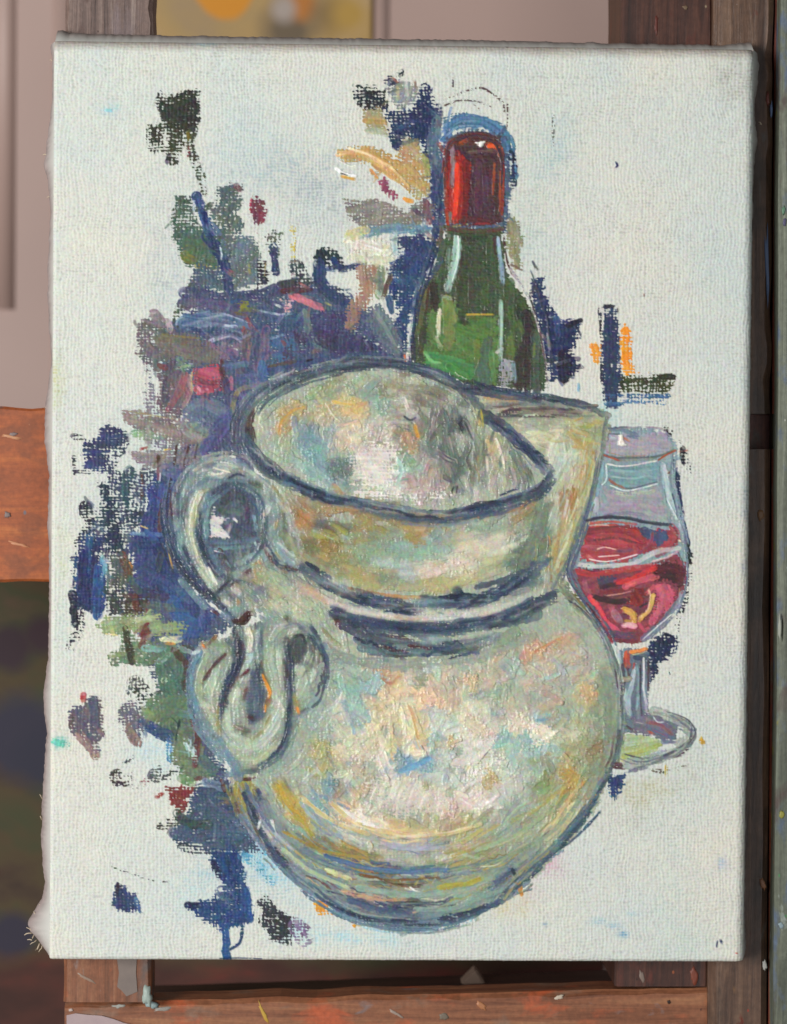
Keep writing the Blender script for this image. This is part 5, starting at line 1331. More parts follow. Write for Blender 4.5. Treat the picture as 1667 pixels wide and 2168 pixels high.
S([275,345,205,520,200,740,250,950,330,1080],62,'7a9ca0','6a8c98',h=.2); S([270,345,240,460],28,'b8c0b4','a0b0ac',h=.3); S([275,470,250,640,262,760],22,'3a4450','4a3c40'); S([180,380,170,480,150,580],40,'50606e','465870')
S([130,700,170,860,180,980],60,'3f5470','4a6484'); S([200,950,260,1050,320,1150],34,'46568a','505c90')
S([200,350,340,225,500,140,650,130,810,190],44,'8a98a0','7a8c94',h=.22); S([340,235,480,150,640,95],32,'c8b8a0','b0a898',h=.35); S([420,225,520,180,640,190],18,'6a64a8','8a80b0',h=.25); S([420,240,540,210],12,'d8d0cc',h=.35)
S([490,265,560,290,630,240],50,'d4d0c4','c0bcb0',h=.45); S([520,205,660,250],20,'e0d8c0',h=.45); S([660,180,760,200,860,260],50,'94a8a8','8a9c94',h=.25); S([640,150,740,140],24,'a0c0c0','88a8b0',h=.25); S([740,220,780,250],30,'b89058','98a08c',h=.3)
S([640,305,720,262,790,285],30,'3a465a','2f3a50'); S([300,430,380,350,480,300,640,340,770,330],42,'50708c','5a7c90'); S([500,410,660,355,820,365],42,'4a5f80','445678'); S([400,300,480,270],34,'7a9488','98a894',h=.3); S([190,350,300,240],18,'3a4250','2c3440')
S([330,400,420,380],40,'8aa4a4','6a8c9c'); S([400,430,470,400],30,'c8a058','a8a484',h=.3)
S([760,60,820,140,890,225],16,'a8b8b0','c0c8c0',h=.3); S([800,220,950,330,1060,430],44,'98a898','b0b8a4',h=.3); S([880,330,970,420],32,'50584a','4a5450'); S([900,270,1030,370],24,'8a9a98','6a8090'); S([820,330,900,380],34,'5a4c44','4a5864')
S([960,390,1000,460],40,'b8c0b4','a0b0a0',h=.3); S([960,470,1010,560],40,'8aa49c','98aca4'); S([930,460,960,560],30,'4f6890')
S([1000,560,950,700,975,860,1060,1000,1150,1100],64,'b8bcb0','a8b4b0',h=.3); S([1005,560,950,640],52,'c8c4b4','bcbcb0',h=.35); S([950,660,960,780],16,'a8984a','c0bc9c',h=.3); S([1000,640,990,780],14,'7a8c90','98a4a4')
S([930,780,950,900,1010,1020,1110,1110],32,'6a3034','5a3038'); S([940,785,952,840],24,'c0502c','a04a38',h=.25); S([1090,1090,1150,1135],40,'b8582c','a84a28',h=.25)
S([1060,860,1120,980,1210,1060],64,'7a9cb0','88a8b4',h=.25); S([985,880,1020,960],26,'c8d4cc','a0b4b4',h=.35); S([1060,950,1095,1005],26,'b8a030',h=.3); S([1090,870,1180,960,1290,1015],28,'c4ccc0','d4d8cc',h=.4)
S([1130,600,1140,760,1130,850],42,'5a5c48','4a5048'); S([1090,520,1160,570,1185,700],28,'c4c4b0','b0b8a4',h=.35); S([1070,670,1050,750],32,'c8904a','b89868',h=.3); S([1050,540,1060,630],52,'8aa8a8','7a9c9c',h=.22); S([1175,800,1230,940],42,'c4c8b4','b0b8a0',h=.35)
S([1200,620,1230,760,1290,900],36,'7a8070','8a8c74'); S([1180,700,1210,780],26,'b4a47c','a89470'); S([1280,950,1340,1050],50,'a89c60','b0a870',h=.3)
# root of the handle and shoulder below it
sh = [(640,1180,'5a6474'),(760,1230,'8a8c80'),(880,1180,'98946c'),(960,1120,'909878'),(1050,1180,'98a484'),(1150,1230,'94a48c'),(1250,1180,'7a8a84'),(820,1320,'8c9478'),(920,1300,'7c8890'),(1020,1300,'a8a480'),(1120,1330,'a8b490'),(1220,1320,'98ac90'),(1300,1280,'a89c84'),(1350,1250,'c0906c'),(900,1420,'94a090'),(1000,1420,'a8ac8c'),(1100,1440,'b4b89c'),(1200,1420,'b8b8a4'),(1300,1380,'a8b498'),(1400,1400,'98ac90'),(1450,1320,'b8a890'),(1250,1520,'98a88c'),(1350,1500,'98a894'),(1450,1480,'98ac94'),(1150,1540,'90a090'),(1400,1150,'6a7c88'),(1380,1050,'98a080'),(980,1520,'7c9098'),(1500,1550,'90a490'),(1320,1620,'98a890')]
near_field(sh, lambda X, Y: .65, 3, 11, 40, h=.3, dry=.03, spread=.55, ajit=.25)
near_field(sh, lambda X, Y: .65, 2, 6, 32, h=.38, dry=.08, spread=.7, ajit=.3)
S([1200,1400,1300,1480],24,'d0c4b4','c8b8a8',h=.45); S([1320,1260,1440,1320],24,'c89470','c0a080',h=.35)
S([895,1035,870,1110,890,1190],26,'c8783a','c08a50',h=.3); S([905,1035,938,1090,912,1160],20,'c8803c',h=.3); S([550,1310,650,1200],64,'3a3a4a','343850'); S([600,1380,665,1425],52,'d0c8b0','c8b8a0',h=.4); S([722,1375,735,1425],34,'d08a3a',h=.35)
S([735,1570,815,1490],62,'4a2420','3c2220'); S([690,1280,745,1325],50,'c8c0b4','b8b4a8',h=.4); S([900,1265,985,1300],60,'6a7a88','5f7080'); S([1010,1280,1040,1300],24,'c8a070',h=.35); S([640,1330,680,1350],40,'4a4a50','9a988c',dry=.1); S([770,1300,780,1380],34,'54525c','6a6c70')
S([830,1100,980,1060],30,'80a094','94a890')
S([245,900,330,1100,430,1265,560,1400,700,1560],42,'2f3556','383e66'); S([330,1080,440,1250],26,'3a2c3c','2c2c48'); S([220,1200,330,1330,430,1430],62,'7a98a8','5a7890',dry=.15); S([380,1330,480,1440,620,1560],30,'4a5c90','5a70a0'); S([560,1440,690,1550],40,'6a88b0','88a0bc',h=.22)
S([510,1470,560,1510],36,'7a3c34','5a3038'); S([600,1500,700,1600],60,'5f7890','7890a4')
# curls at the foot of the handle
SCR = L('painted_scroll'); F(340,1280,3.969)
B([260,420,330,330,450,280,560,300,620,180,760,170,900,120,1100,100,1280,170,1380,350,1400,520,1360,760,1180,960,1100,1180,980,1330,700,1420,500,1260,380,1080,280,900,240,650],'8c9a84','84968a',dry=.01,edge=.12)
S([335,395,270,520,258,700,300,880,400,1030,520,1200,620,1370,645,1450],92,'6a8ca0','5f7c98',h=.18)
S([400,400,330,600,340,780,430,950,485,1090],64,'a0ac8a','94a488',h=.3); S([470,560,440,640,400,720],84,'9ab498','a4b494',h=.3); S([520,400,605,440,560,600,500,720],62,'98ac92','a0b090',h=.3); S([440,330,560,350,605,430],52,'8a9474','80906c',h=.25)
S([545,415,440,520,365,640],42,'54383a','4a3438'); S([345,660,360,680],26,'5a3a30'); S([380,840,425,890],74,'c4c8a8','b0b898',h=.35); S([400,650,430,760],40,'a8b898','98a888',h=.3); S([430,940,470,1060],40,'b0b8a0','a0ac98',h=.3)
S([400,335,465,275],42,'8a6034','70502c'); S([348,325,372,365],32,'d0803a','c87030',h=.3); S([285,405,330,385],40,'c8d4d8','d8dce0',h=.35); S([360,370,380,400],20,'e0dcd0',h=.35)
S([640,220,665,350,650,480,590,600],115,'3f4a66','34405c'); S([560,300,600,330],50,'4a5a78','3f5070'); S([680,330,690,400],34,'54344a','4a3848'); S([600,600,535,690,545,790],42,'5a4a3c','6a5a40'); S([620,130,700,150,745,70],64,'3a2422','4a2c28'); S([540,790,520,820],26,'6a3c24')
S([740,205,765,290,750,390],52,'d4ccb8','dcd8c8',h=.45); S([730,200,780,230],20,'b8a850',h=.3); S([765,400,745,470,700,560,660,650],60,'a8c8d4','b8ccd0',h=.3); S([745,545,675,605],32,'5a2a2c','4a2830'); S([650,640,720,640,760,600],34,'a8b8a8','c8d0c4',h=.3)
B([760,560,830,540,860,640,900,760,890,880,860,960,780,1010,720,960,700,860,740,700],'50607c','445474',dry=.02,edge=.08,ang=90)
S([745,945,778,962],54,'4a2a2c','40282c'); S([725,690,700,810],32,'5a2a2e','643438'); S([790,820,800,900],24,'7a8490','5a6880',dry=.2)
S([850,440,850,540,890,660],30,'6a4a34','5a3c2c'); S([858,585,900,680,925,740,910,785],36,'d8842c','e0903c',h=.35); S([885,610,905,700],20,'7a6a30','6a5c2c'); S([915,790,870,880],52,'9a6034','8a5430'); S([882,840,880,905],26,'d88a34',h=.3)
S([840,170,832,320,832,450],74,'5f7080','50687a'); S([800,160,800,210],32,'4a3a5a'); S([870,200,900,130],40,'6a7c80','7a8c84')
S([935,290,1000,200,1120,160,1240,230,1320,340,1340,480],54,'8fa090','98a898',h=.28); S([1050,105,1085,135],52,'4a3a34','3a302c'); S([970,180,1070,165],30,'c8bcb0','d4ccc0',h=.45); S([1090,240,1155,200],40,'c8b8b0','b8b0a4',h=.45); S([1120,100,1240,130],40,'a8b494','b8bca0',h=.35)
S([930,330,930,460,960,620,985,780],74,'98b094','a8b8a0',h=.3); S([1000,400,1010,560,1030,700],44,'a8b8a0','c0c8b8',h=.35); S([880,420,900,540],40,'8a9c80','98a488')
B([1070,270,1160,250,1220,300,1230,400,1180,500,1110,520,1060,440,1040,320],'4a5654','3f4850',dry=.02,edge=.08); S([1050,290,1100,320],40,'4a4440','3c4448'); S([1100,400,1150,480],40,'5a6660','4a5858'); S([1130,260,1200,250],24,'2c3234')
S([1235,280,1255,400,1180,500,1110,610],26,'5a6054','4c5450'); S([1275,280,1315,390],42,'c8c4ac','d4d0bc',h=.4); S([1265,420,1220,540,1180,560],72,'a8b494','b0b8a0',h=.3); S([1340,350,1330,500,1280,600],30,'5f5540','4f4a44'); S([1255,165,1310,260,1375,360],42,'34405a','3a4666')
S([1360,200,1440,300,1500,350],40,'8a8458','98a088',h=.3); S([1180,540,1205,640,1170,760],84,'a4b498','b0bca4',h=.3); S([1295,550,1275,650],40,'ccd0c0','c0c8b4',h=.4); S([1240,680,1200,780],50,'b0b894','a4b090',h=.3); S([1120,770,1155,870],52,'a08434','94803c',h=.25); S([1148,870,1162,915],34,'d88838','d0903c',h=.3); S([1140,600,1165,625],12,'4a5058')
S([1062,400,1070,560,1080,760,1096,900,1080,1080,1010,1190,930,1305,840,1380,700,1405],46,'3f4a54','34405a'); S([1068,555,1082,690],28,'5a3038','4a343c'); S([940,1290,860,1370],26,'4a5684','3f4a78')
S([1385,340,1405,520,1355,720,1240,880,1150,975],62,'6a8494','78909a'); S([1300,640,1330,560],20,'4a5058',dry=.15); S([1180,900,1240,870],24,'3f4c5a',dry=.1)
S([610,740,562,900,580,1040,680,1150,800,1170,920,1080,1000,940,1045,820],104,'a8b898','b8c8b4',h=.32); S([660,720,640,860,650,970],62,'c8ccb8','bcc4b0',h=.42); S([700,880,710,960],20,'a09888','d0ccc0',h=.4); S([970,780,1030,890],54,'c4ccb4','d0d4c4',h=.4); S([1000,900,940,1040,880,1100],50,'a8bcb4','98b4b0',h=.3); S([1020,840,1040,940],20,'c8a860','c4b890',h=.3)
S([505,790,480,960,505,1070],42,'9a8438','8c7c48',h=.22); S([925,950,860,1060,770,1135],42,'948438','848048',h=.22); S([630,1030,740,1060,700,1090],54,'5f4f48','54504a'); S([630,1025,700,1055],20,'c8b8a8','d8ccc0',h=.45); S([600,1090,660,1110],20,'d0d0c0',h=.4); S([650,1280,745,1280],28,'5a4a44','4c4848'); S([650,1265,720,1262],12,'d4ccc4',h=.4)
S([590,1180,700,1300,850,1280,980,1170],96,'a4b48c','b0bc98',h=.3); S([700,1200,850,1200,950,1120],40,'b0c0a4','a0b498',h=.3); S([800,1330,900,1260],40,'a8b070','a8b488',h=.3); S([495,1120,580,1280,650,1400],52,'6080a0','7090ac',h=.2); S([540,1080,600,1200,640,1260],26,'7a8ca8','98a8b4',h=.25)
S([1130,1000,1085,1160,985,1320,850,1410],84,'7f9484','748a80'); S([1150,1010,1120,1150,1040,1300,900,1420],20,'5f7878','7a9094'); S([700,1425,560,1430],64,'66809a','5a7490'); S([440,1100,460,1120],20,'2c3038')
LB(JUG)
S([1180,960,1250,1100,1180,1300,1060,1400],50,'98a888','a8b098',h=.28); S([1350,1180,1300,1280],44,'b4a860','a8a070',h=.35); S([1250,1300,1340,1420],40,'b0b4a0','98a894',h=.35); S([1200,1500,1300,1400,1360,1440],40,'a8b4a8','c0c4b4',h=.35)
S([960,1480,1040,1560,1110,1660],60,'b8983c','a89448',h=.3); S([700,1470,790,1470],34,'6a4440','5a4444'); S([640,1500,620,1640],52,'a0903c','8c8850',h=.22); S([760,1500,720,1640],52,'a0a060','94985c',h=.22); S([520,1480,540,1560],40,'6a3430',dry=.1)
S([800,1480,900,1560,950,1667],60,'90a494','9cac98',h=.22); S([820,1560,860,1667],44,'46527a')
# bands round the neck, over everything
F(0,0,1)
LB(NK)
S([640,1200,720,1250,800,1276,885,1288],24,'46566a','34405a'); S([650,1205,700,1235,760,1250],8,'6a7c8c','8a98a0',h=.25); S([740,1246,840,1263,898,1266],10,'c07a3c','c89048',h=.25); S([740,1246,790,1257],8,'4a2a2e')
S([900,1272,980,1272,1060,1252,1120,1217,1152,1190],26,'4a6484','5f7c9c'); S([968,1252,984,1284],32,'343c5a','2c3450'); S([1010,1242,1090,1220,1135,1188],14,'3a4660','46526c'); S([1020,1270,1080,1250],8,'7aa0b8','98b8c4',h=.25)
S([880,1280,900,1276],10,'8ab4c0')
S([650,1250,740,1290,845,1306],20,'c4b4a0','c89878',h=.3); S([770,1292,842,1306],13,'e4dcd0','d8c0b0',h=.35); S([640,1245,690,1272],10,'c89070','b8a08c',h=.3)
S([865,1302,960,1306,1050,1292,1105,1275],28,'ccc4b4','c4bcac',dry=.12); S([900,1276,965,1276],14,'a8c0d4','98b0c8',h=.25); S([960,1318,1040,1302,1100,1280],9,'c8a888','d0b898',h=.3)
S([708,1290,780,1316,860,1326,960,1326,1060,1306,1135,1280,1172,1258],24,'36425e','46587c'); S([712,1310,760,1335,810,1348],34,'44486a','34385c'); S([860,1335,950,1335,1040,1318],12,'2f3a58'); S([840,1330,850,1345],14,'5a6480')
S([798,1352,850,1356,885,1362],19,'5a2630','4a2430',dry=.06); S([765,1370,870,1382,975,1376],24,'4a6478','70949c'); S([895,1350,960,1356],16,'7a9498','94a8a4'); S([1050,1320,1135,1300],32,'50687c','44586c')
S([1090,1340,1050,1362],42,'7a8c78','86947c'); S([940,1382,1020,1372],12,'3f4a4a'); S([980,1352,1040,1340],18,'c4b8a8','98a498',h=.3); S([708,1304,716,1322],14,'6a2420');
S([780,1384,860,1392],7,'6a8cb0','4a6484',h=.25); S([1130,1290,1170,1255],16,'3a4258')



# broad blue grey masses round the neck, shoulder and belly edge, worked wet
LB(JUG); F(0,0,1); PICK[0] = .3
for p_, w_, c_, c2_ in [([690,1385,800,1405,920,1402,1040,1382,1120,1345],30,'8c988c','7c8c86'),([560,1700,620,1790,720,1860,840,1890],40,'8a988c','7a8c90'),([900,1890,1020,1860,1130,1790],40,'8a9a88','94a088'),
        ([1285,1420,1296,1500,1290,1590,1255,1680],34,'8a9a80','7c8c78'),([1180,1290,1240,1340,1280,1400],36,'94a08c','a0a890'),([690,1420,660,1520,610,1600,560,1650],40,'90a496','8ca09c'),
        ([600,1130,650,1180,720,1215],30,'7f8468','8a8a60'),([1110,1190,1140,1120,1150,1060],34,'70806c','7a8874'),([640,1800,760,1850,900,1862,1020,1840],16,'5a7494','667c94'),([560,1740,640,1825,740,1868],16,'66788a','7a8c94'),
        ([600,1830,700,1895,820,1930,940,1935,1040,1900],22,'6f8490','7c9090')]:
    S(p_, w_, c_, c2_, dry=.12, h=.2)
LB(NK)
for p_, w_, c_, c2_ in [([640,1205,720,1252,800,1278,890,1290],22,'5a6c80','4a5c74'),([890,1278,980,1276,1060,1254,1120,1220,1156,1188],24,'5a7490','4a6484'),([705,1298,780,1324,860,1336,960,1336,1060,1314,1140,1286,1178,1258],22,'465676','3c4a68'),([760,1350,860,1366,960,1366,1060,1346],24,'6a8090','566e80')]:
    S(p_, w_, c_, c2_, dry=.22, h=.25)
LB(RIM)
for p_, w_, c_, c2_ in [([515,930,556,988,620,1026,690,1054,770,1070,860,1086],24,'4f6486','44587a'),([800,1080,900,1095,980,1090,1080,1064,1140,1042,1168,1006],26,'4c5e7c','44546e'),([500,930,508,880,550,832,620,798,700,778,780,770],20,'55607c','5a6a80')]:
    S(p_, w_, c_, c2_, dry=.22, h=.25)
PICK[0] = .16
# broken, many-coloured drawing of the edges
DK = ['2f3548', '3f4c66', '36425e', '4a5a72', '5f7086', '6f8090']
MX = DK + ['7a8c98', '98a4a8', '6a7c78', '4a3a3c']
LT = ['a8b0a8', 'c4c4b4', '8a9c9c', 'b4b8a4', 'd0ccbc']
LB(RIM)
contour([500,950,505,880,545,835,600,803,680,780,760,767,850,771,930,790,985,825,1015,860], 16, 23, 7, MX)
contour([530,900,560,850,620,812,700,788,780,778,880,786,960,818], 9, 11, 5, DK[:4] + ['70807c'])
contour([515,925,556,985,620,1022,690,1050,770,1066,860,1082], 18, 20, 7, MX + ['5a7ca8', '4a6890'])
contour([790,1076,900,1092,980,1087,1080,1062,1140,1040,1168,1005], 18, 22, 7, DK + ['6a84a8', '88a0b8', '50688a'])
contour([1030,884,1075,914,1112,945,1142,975,1166,1008], 18, 17, 7, DK + ['5a5a90', '707c98'])
contour([960,812,1050,830,1160,842,1240,857,1285,876], 12, 18, 6, DK + ['6a7484', '8a7060'])
contour([1030,878,1110,868,1200,872,1275,876], 12, 13, 6, ['2f3038', '4a3840', '3f4650', '6a5a54', 'a89c84'])
LB(SP)
contour([1290,880,1276,950,1256,1040,1230,1110,1200,1190,1170,1250], 7, 13, 5, ['5a6a70', '46506c', '7a8878', '8a9484', '6a7470'])
contour([1265,900,1245,1000,1215,1100,1170,1220], 16, 11, 6, ['a8a868', 'b8b888', 'b8903c', 'c4c09c', '94a080'])
LB(HD)
contour([375,1130,372,1050,395,1000,430,975,490,965,540,985], 10, 17, 6, DK + ['8098a0', 'a8a898'])
contour([360,1010,350,1080,362,1160,400,1220,450,1270,500,1310], 12, 18, 6, DK + ['5f7ca0', '4a3038', '3f4a80'])
contour([425,1090,420,1130,440,1190,475,1235], 8, 10, 5, DK[:4])
contour([440,1060,480,1025,520,1030,550,1060,556,1110,545,1160,500,1205], 10, 17, 6, DK + ['6a8490', '5a7490'])
contour([545,1075,555,1130,580,1180,620,1215], 9, 12, 5, MX + ['5a2c30'])
contour([560,1010,600,1060,625,1130,650,1190], 16, 7, 6, LT + ['6a7060', '8a8048'])
contour([400,1010,440,990,490,985,530,1005], 12, 6, 6, LT + ['50688a'])
contour([400,1060,395,1120,415,1190,450,1235], 10, 5, 6, LT + ['a8a058'])
LB(SCR)
contour([430,1390,405,1420,402,1480,420,1540,460,1590,500,1640], 10, 13, 7, ['6a8ca0', '5f7c98', '7a98a8', '4a6080'])
contour([505,1320,510,1380,500,1430,475,1470,465,1530,480,1570], 12, 14, 6, DK + ['5a3a38', '6a5a3c', '8a8050'])
contour([545,1330,548,1400,560,1450], 10, 10, 6, DK + ['c8d0d0', 'a8bcc4'])
contour([605,1350,610,1420,614,1500,608,1570,580,1610,530,1632], 9, 17, 6, DK + ['4a4040'])
contour([595,1330,625,1320,655,1340,690,1390,692,1440,675,1490,630,1530], 10, 17, 6, MX)
contour([470,1380,440,1440,440,1500,470,1560,520,1590,570,1560,598,1490,602,1400], 24, 9, 7, LT)
contour([640,1340,660,1370,655,1410,630,1450], 8, 8, 5, DK[:4] + ['4a4440'])
LB(NK)
contour([640,1200,720,1250,800,1276,885,1288], 18, 20, 7, DK + ['6a7c8c', '8a6a48'])
contour([890,1276,980,1274,1060,1252,1120,1217,1156,1185], 20, 20, 7, DK + ['5f7c9c', '7aa0b8'])
contour([705,1292,780,1318,860,1328,960,1328,1060,1308,1135,1282,1175,1255], 16, 28, 7, DK + ['2a2f48'])
contour([720,1325,800,1355,880,1368,980,1365,1060,1345], 22, 22, 6, MX + ['5a2630', '4a6478', '7a9498'])
contour([650,1250,740,1290,845,1305,960,1306,1060,1290,1110,1272], 9, 13, 6, ['d8ccbc', 'e0d8cc', 'c89878', 'b8b4a8', 'a8bccc'], h=.35)
contour([760,1072,860,1092,980,1098,1090,1078,1150,1050], 9, 13, 5, ['c07838', 'b8803c', 'c88c48', '8a8a68', 'a89c7c'])
LB(JUG)
contour([1195,1255,1262,1320,1300,1400,1313,1480,1308,1580,1288,1640], 9, 18, 6, ['5a6c74', '4a4a5a', '80908c', '6a7c80', '5a3c44', 'b0b8b0'])
contour([1290,1635,1240,1720,1180,1790,1110,1850,1050,1915], 14, 20, 7, ['506a7c', '6a8494', '7a9084', 'a89c5c', '5a6c70'])
contour([1060,1908,980,1946,900,1958,820,1955,740,1935,680,1900,610,1845,560,1780,525,1710,500,1650], 14, 30, 7, ['56708c', '4a5a7c', '6a84a0', '7a8c98', '5a7898', '94a49c'])
contour([560,1720,620,1790,700,1835,800,1855,920,1855,1040,1830,1140,1770], 26, 30, 5, ['5a749c', '8a9c84', 'b09c50', '6a7c70', '94a890', '8a6a40', 'c4c8a0'], frac=(.06, .2))
contour([640,1860,720,1895,820,1915,930,1915,1030,1880], 26, 22, 6, ['94a898', '7c948c', '5a6c80', 'b8bca0', 'a09c50', '46506c', 'c89c7c'], frac=(.08, .25))
LB(RIM)
contour([505,900,545,835,640,792,760,768,880,775,985,822], 14, 14, 4, LT + ['a8a0b4', 'b8bcc0'], h=.3, frac=(.05, .16))
contour([520,930,590,1005,690,1052,800,1074,920,1092,1040,1074,1140,1038], 16, 18, 4, LT + ['7a94b4', '98acc0'], h=.3, frac=(.04, .14))
LB(NK)
contour([660,1215,760,1262,880,1284,1000,1272,1110,1224], 16, 18, 5, LT + ['88a4b4', 'b08a5c', '8a9c9c'], h=.3, frac=(.05, .18))
contour([720,1305,820,1332,960,1332,1080,1304,1160,1268], 16, 18, 5, ['7a8ca0', '98a8a8', '8a9488', '5a6c8a', 'b0b4a8'], h=.3, frac=(.05, .18))
PICK[0] = .1
blend_wet([RIM, HD, SCR, NK], 2, .5)
scumble(450, 9, 24, 9, .55, jl + [RIM, HD, SCR])
# dark touches round the glass and bottle, so that no rim of bare cloth is left
LB(FT)
S([1330,1618,1400,1606,1452,1575,1462,1550,1430,1520,1385,1505],22,'94a096','a8b0a4',dry=.06)
contour([1310,1600,1360,1612,1420,1595,1460,1565,1465,1545,1440,1520,1390,1505], 10, 20, 6, ['5a6470', '8a948c', '6a7078', '4a4a52', '9aa898'])
LB(GL)
contour([1268,920,1262,1000,1245,1070,1225,1140,1205,1210,1240,1270,1290,1340,1300,1380], 8, 13, 5, ['5a6878', '6a7c88', '46506c', '3a4660'])
contour([1430,930,1422,1010,1440,1100,1455,1180,1452,1250,1425,1310,1375,1355], 6, 13, 5, ['4a5870', '6a7484', '34405c', '8a9ca8'])
contour([1285,905,1340,902,1400,908,1425,930], 4, 6, 4, ['8a8490', '5a6070', 'b0a4a8'])
LB(BG)
contour([935,310,930,400,930,470,905,560,880,640,868,740], 9, 12, 7, ['35426e', '2f3b60', '4a5a78', '2a3558'])
contour([1100,520,1130,590,1160,680,1172,780], 5, 6, 5, ['2f3b60', '3a4050', '8a8c90'])
# wet-in-wet dragging over the rest
bl = [i for i, n_ in enumerate(LABN) if n_ == 'painted_backdrop']
PICK[0] = .12
scumble(900, 9, 28, 12, .6, bl)
scumble(300, 5, 22, 8, .8, bl)
hl = [i for i, n_ in enumerate(LABN) if n_ in ('painted_handle', 'painted_scroll')]

# deepest drawing, laid last
PICK[0] = .1
DD = ['2a3450', '34466c', '3f5478', '36425c', '4f6284']
LB(RIM)
contour([510,935,556,990,620,1026,690,1054,770,1070,860,1086], 15, 14, 8, DD, frac=(.08, .25), dry=.2)
contour([800,1080,900,1094,980,1090,1080,1064,1140,1042,1166,1008], 16, 16, 8, DD, frac=(.08, .25), dry=.2)
contour([1035,888,1080,918,1120,952,1160,1002], 14, 10, 8, DD, frac=(.15, .35), dry=.2)
contour([505,900,540,838,620,798,720,774,820,770,920,788,1000,840], 12, 14, 6, DD, frac=(.06, .2), dry=.2)
contour([985,820,1080,836,1180,846,1270,872], 8, 10, 6, DD, frac=(.1, .3), dry=.2)
LB(NK)
contour([640,1205,720,1252,800,1278,885,1290], 15, 14, 9, DD, frac=(.1, .3), dry=.2)
contour([900,1276,980,1274,1060,1254,1150,1192], 16, 14, 9, DD, frac=(.1, .3), dry=.2)
contour([708,1296,780,1322,860,1334,960,1334,1060,1312,1172,1260], 16, 20, 10, DD, frac=(.08, .25), dry=.2)
contour([740,1345,820,1366,920,1374,1020,1362], 20, 14, 8, DD + ['5a2630', '4a6478'], frac=(.08, .2), dry=.25)
LB(HD)
contour([352,1020,350,1090,366,1165,404,1226,460,1280,520,1330], 14, 16, 8, DD + ['4a3038'], frac=(.08, .25), dry=.2)
contour([424,1080,418,1130,440,1190,476,1236], 6, 8, 6, DD, dry=.15)
contour([560,1150,590,1195,640,1215], 8, 8, 6, DD + ['5a2c30'], dry=.2)
LB(SCR)
contour([606,1350,612,1430,612,1520,590,1590,545,1628], 7, 10, 7, DD, dry=.2)
contour([500,1300,512,1360,500,1420,478,1465,468,1530], 10, 10, 8, DD, dry=.2)
contour([640,1330,672,1360,690,1410], 8, 8, 6, DD, dry=.2)
LB(JUG)
contour([505,1640,530,1710,570,1785,640,1862], 12, 14, 9, ['34405c', '46567a', '5a6a80', '3f4858'], frac=(.12, .3), dry=.2)
contour([640,1862,740,1930,840,1952,960,1945,1060,1906], 10, 14, 9, ['34466c', '46567a', '566c8c', '3f4c64'], frac=(.1, .25), dry=.2)
contour([1060,1906,1140,1836,1230,1740,1290,1640], 10, 12, 8, ['3f566c', '4a6078', '5a7484'], frac=(.1, .25), dry=.2)
blend_wet([RIM, HD, SCR, NK], 2, .4)
# last accents
jm = np.isin(LAB, jl + [RIM, HD, SCR])[..., None]
lm = (COLR @ np.array([.3, .59, .11], np.float32))[..., None]
bm_ = np.isin(LAB, bl)[..., None]
COLR[:] = np.where(bm_, (lm - 105) * 1.2 + 103 + (COLR - lm) * .97, COLR)
vi = np.clip(np.minimum(COLR[..., 0], COLR[..., 2]) - COLR[..., 1], 0, 60) * bm_[..., 0]
COLR[..., 1] += .38 * vi; COLR[..., 2] -= .15 * vi
gm_ = np.isin(LAB, [BOT, CAP])[..., None]
COLR[:] = np.where(gm_, lm * .86 + (COLR - lm) * .80, COLR)
wm_ = np.isin(LAB, [WI])[..., None]
COLR[:] = np.where(wm_, (lm - 90) * 1.18 + 93 + (COLR - lm) * .94, COLR)
COLR[:] = np.where(jm, ((lm - 146) * 1.24 + 144 + (COLR - lm) * .84) * np.array([.995, 1.0, .985], np.float32), COLR)
PICK[0] = .05
LB(BG); F(330,940,4.1675)
B([512,560,530,640,640,655,560,710,645,822,490,822,478,700],'d0ccc8','c8c4c0',dry=.05,h=.02,edge=.1,rag=.6); S([690,660,720,690],26,'dcdcd8',dry=.2)
LB(HD)
S([385,440,340,560,315,740,345,930,420,1100],34,'d4d2bc','bcc0a0',h=.4); S([470,1090,535,1235],30,'e0dfd0',h=.45); S([520,215,660,250],16,'e4dcc4',h=.45); S([500,270,600,255],26,'d8d4c8',h=.45); S([950,600,960,700],24,'d0ccbc',h=.4)
S([395,600,385,760,435,940,520,1100],20,'26344c'); S([640,300,720,265,780,285],22,'2c364c'); S([560,1300,650,1210],40,'2f3040'); S([740,1565,810,1495],44,'3f201c')
LB(WI); F(1170,880,4.515)
S([350,1370,500,1396,650,1372,820,1325],16,'f2e2da',h=.4); S([440,1348,640,1333],13,'f0dcd4',h=.4); S([430,1275,500,1258,600,1280],14,'e0b4a8',h=.35); S([350,1052,450,1042,540,1050],14,'d0c8b8'); S([520,1722,640,1705,750,1680],13,'c88c80',h=.3)
S([690,1860,750,1885,790,1950],60,'d4a650','b8883c',h=.5); S([962,1720,930,1850,860,1925],40,'d8ac5c',h=.5); S([840,1830,910,1790],24,'32262c'); S([690,2000,785,2015],44,'e8b4b4',h=.4); S([1205,1188,1232,1204],20,'ecdcb8',h=.35)
S([1000,1480,1110,1440,1220,1480,1210,1600],80,'43191e','571f26'); S([400,1745,560,1775,720,1765],50,'361c22'); S([320,1005,500,972,700,982,900,1022,1130,1045],30,'2a2e40'); S([620,1600,800,1545,980,1455],44,'d03432',h=.3); S([360,1745,440,1835,500,1950],50,'e04a4e',h=.3)
LB(GL)
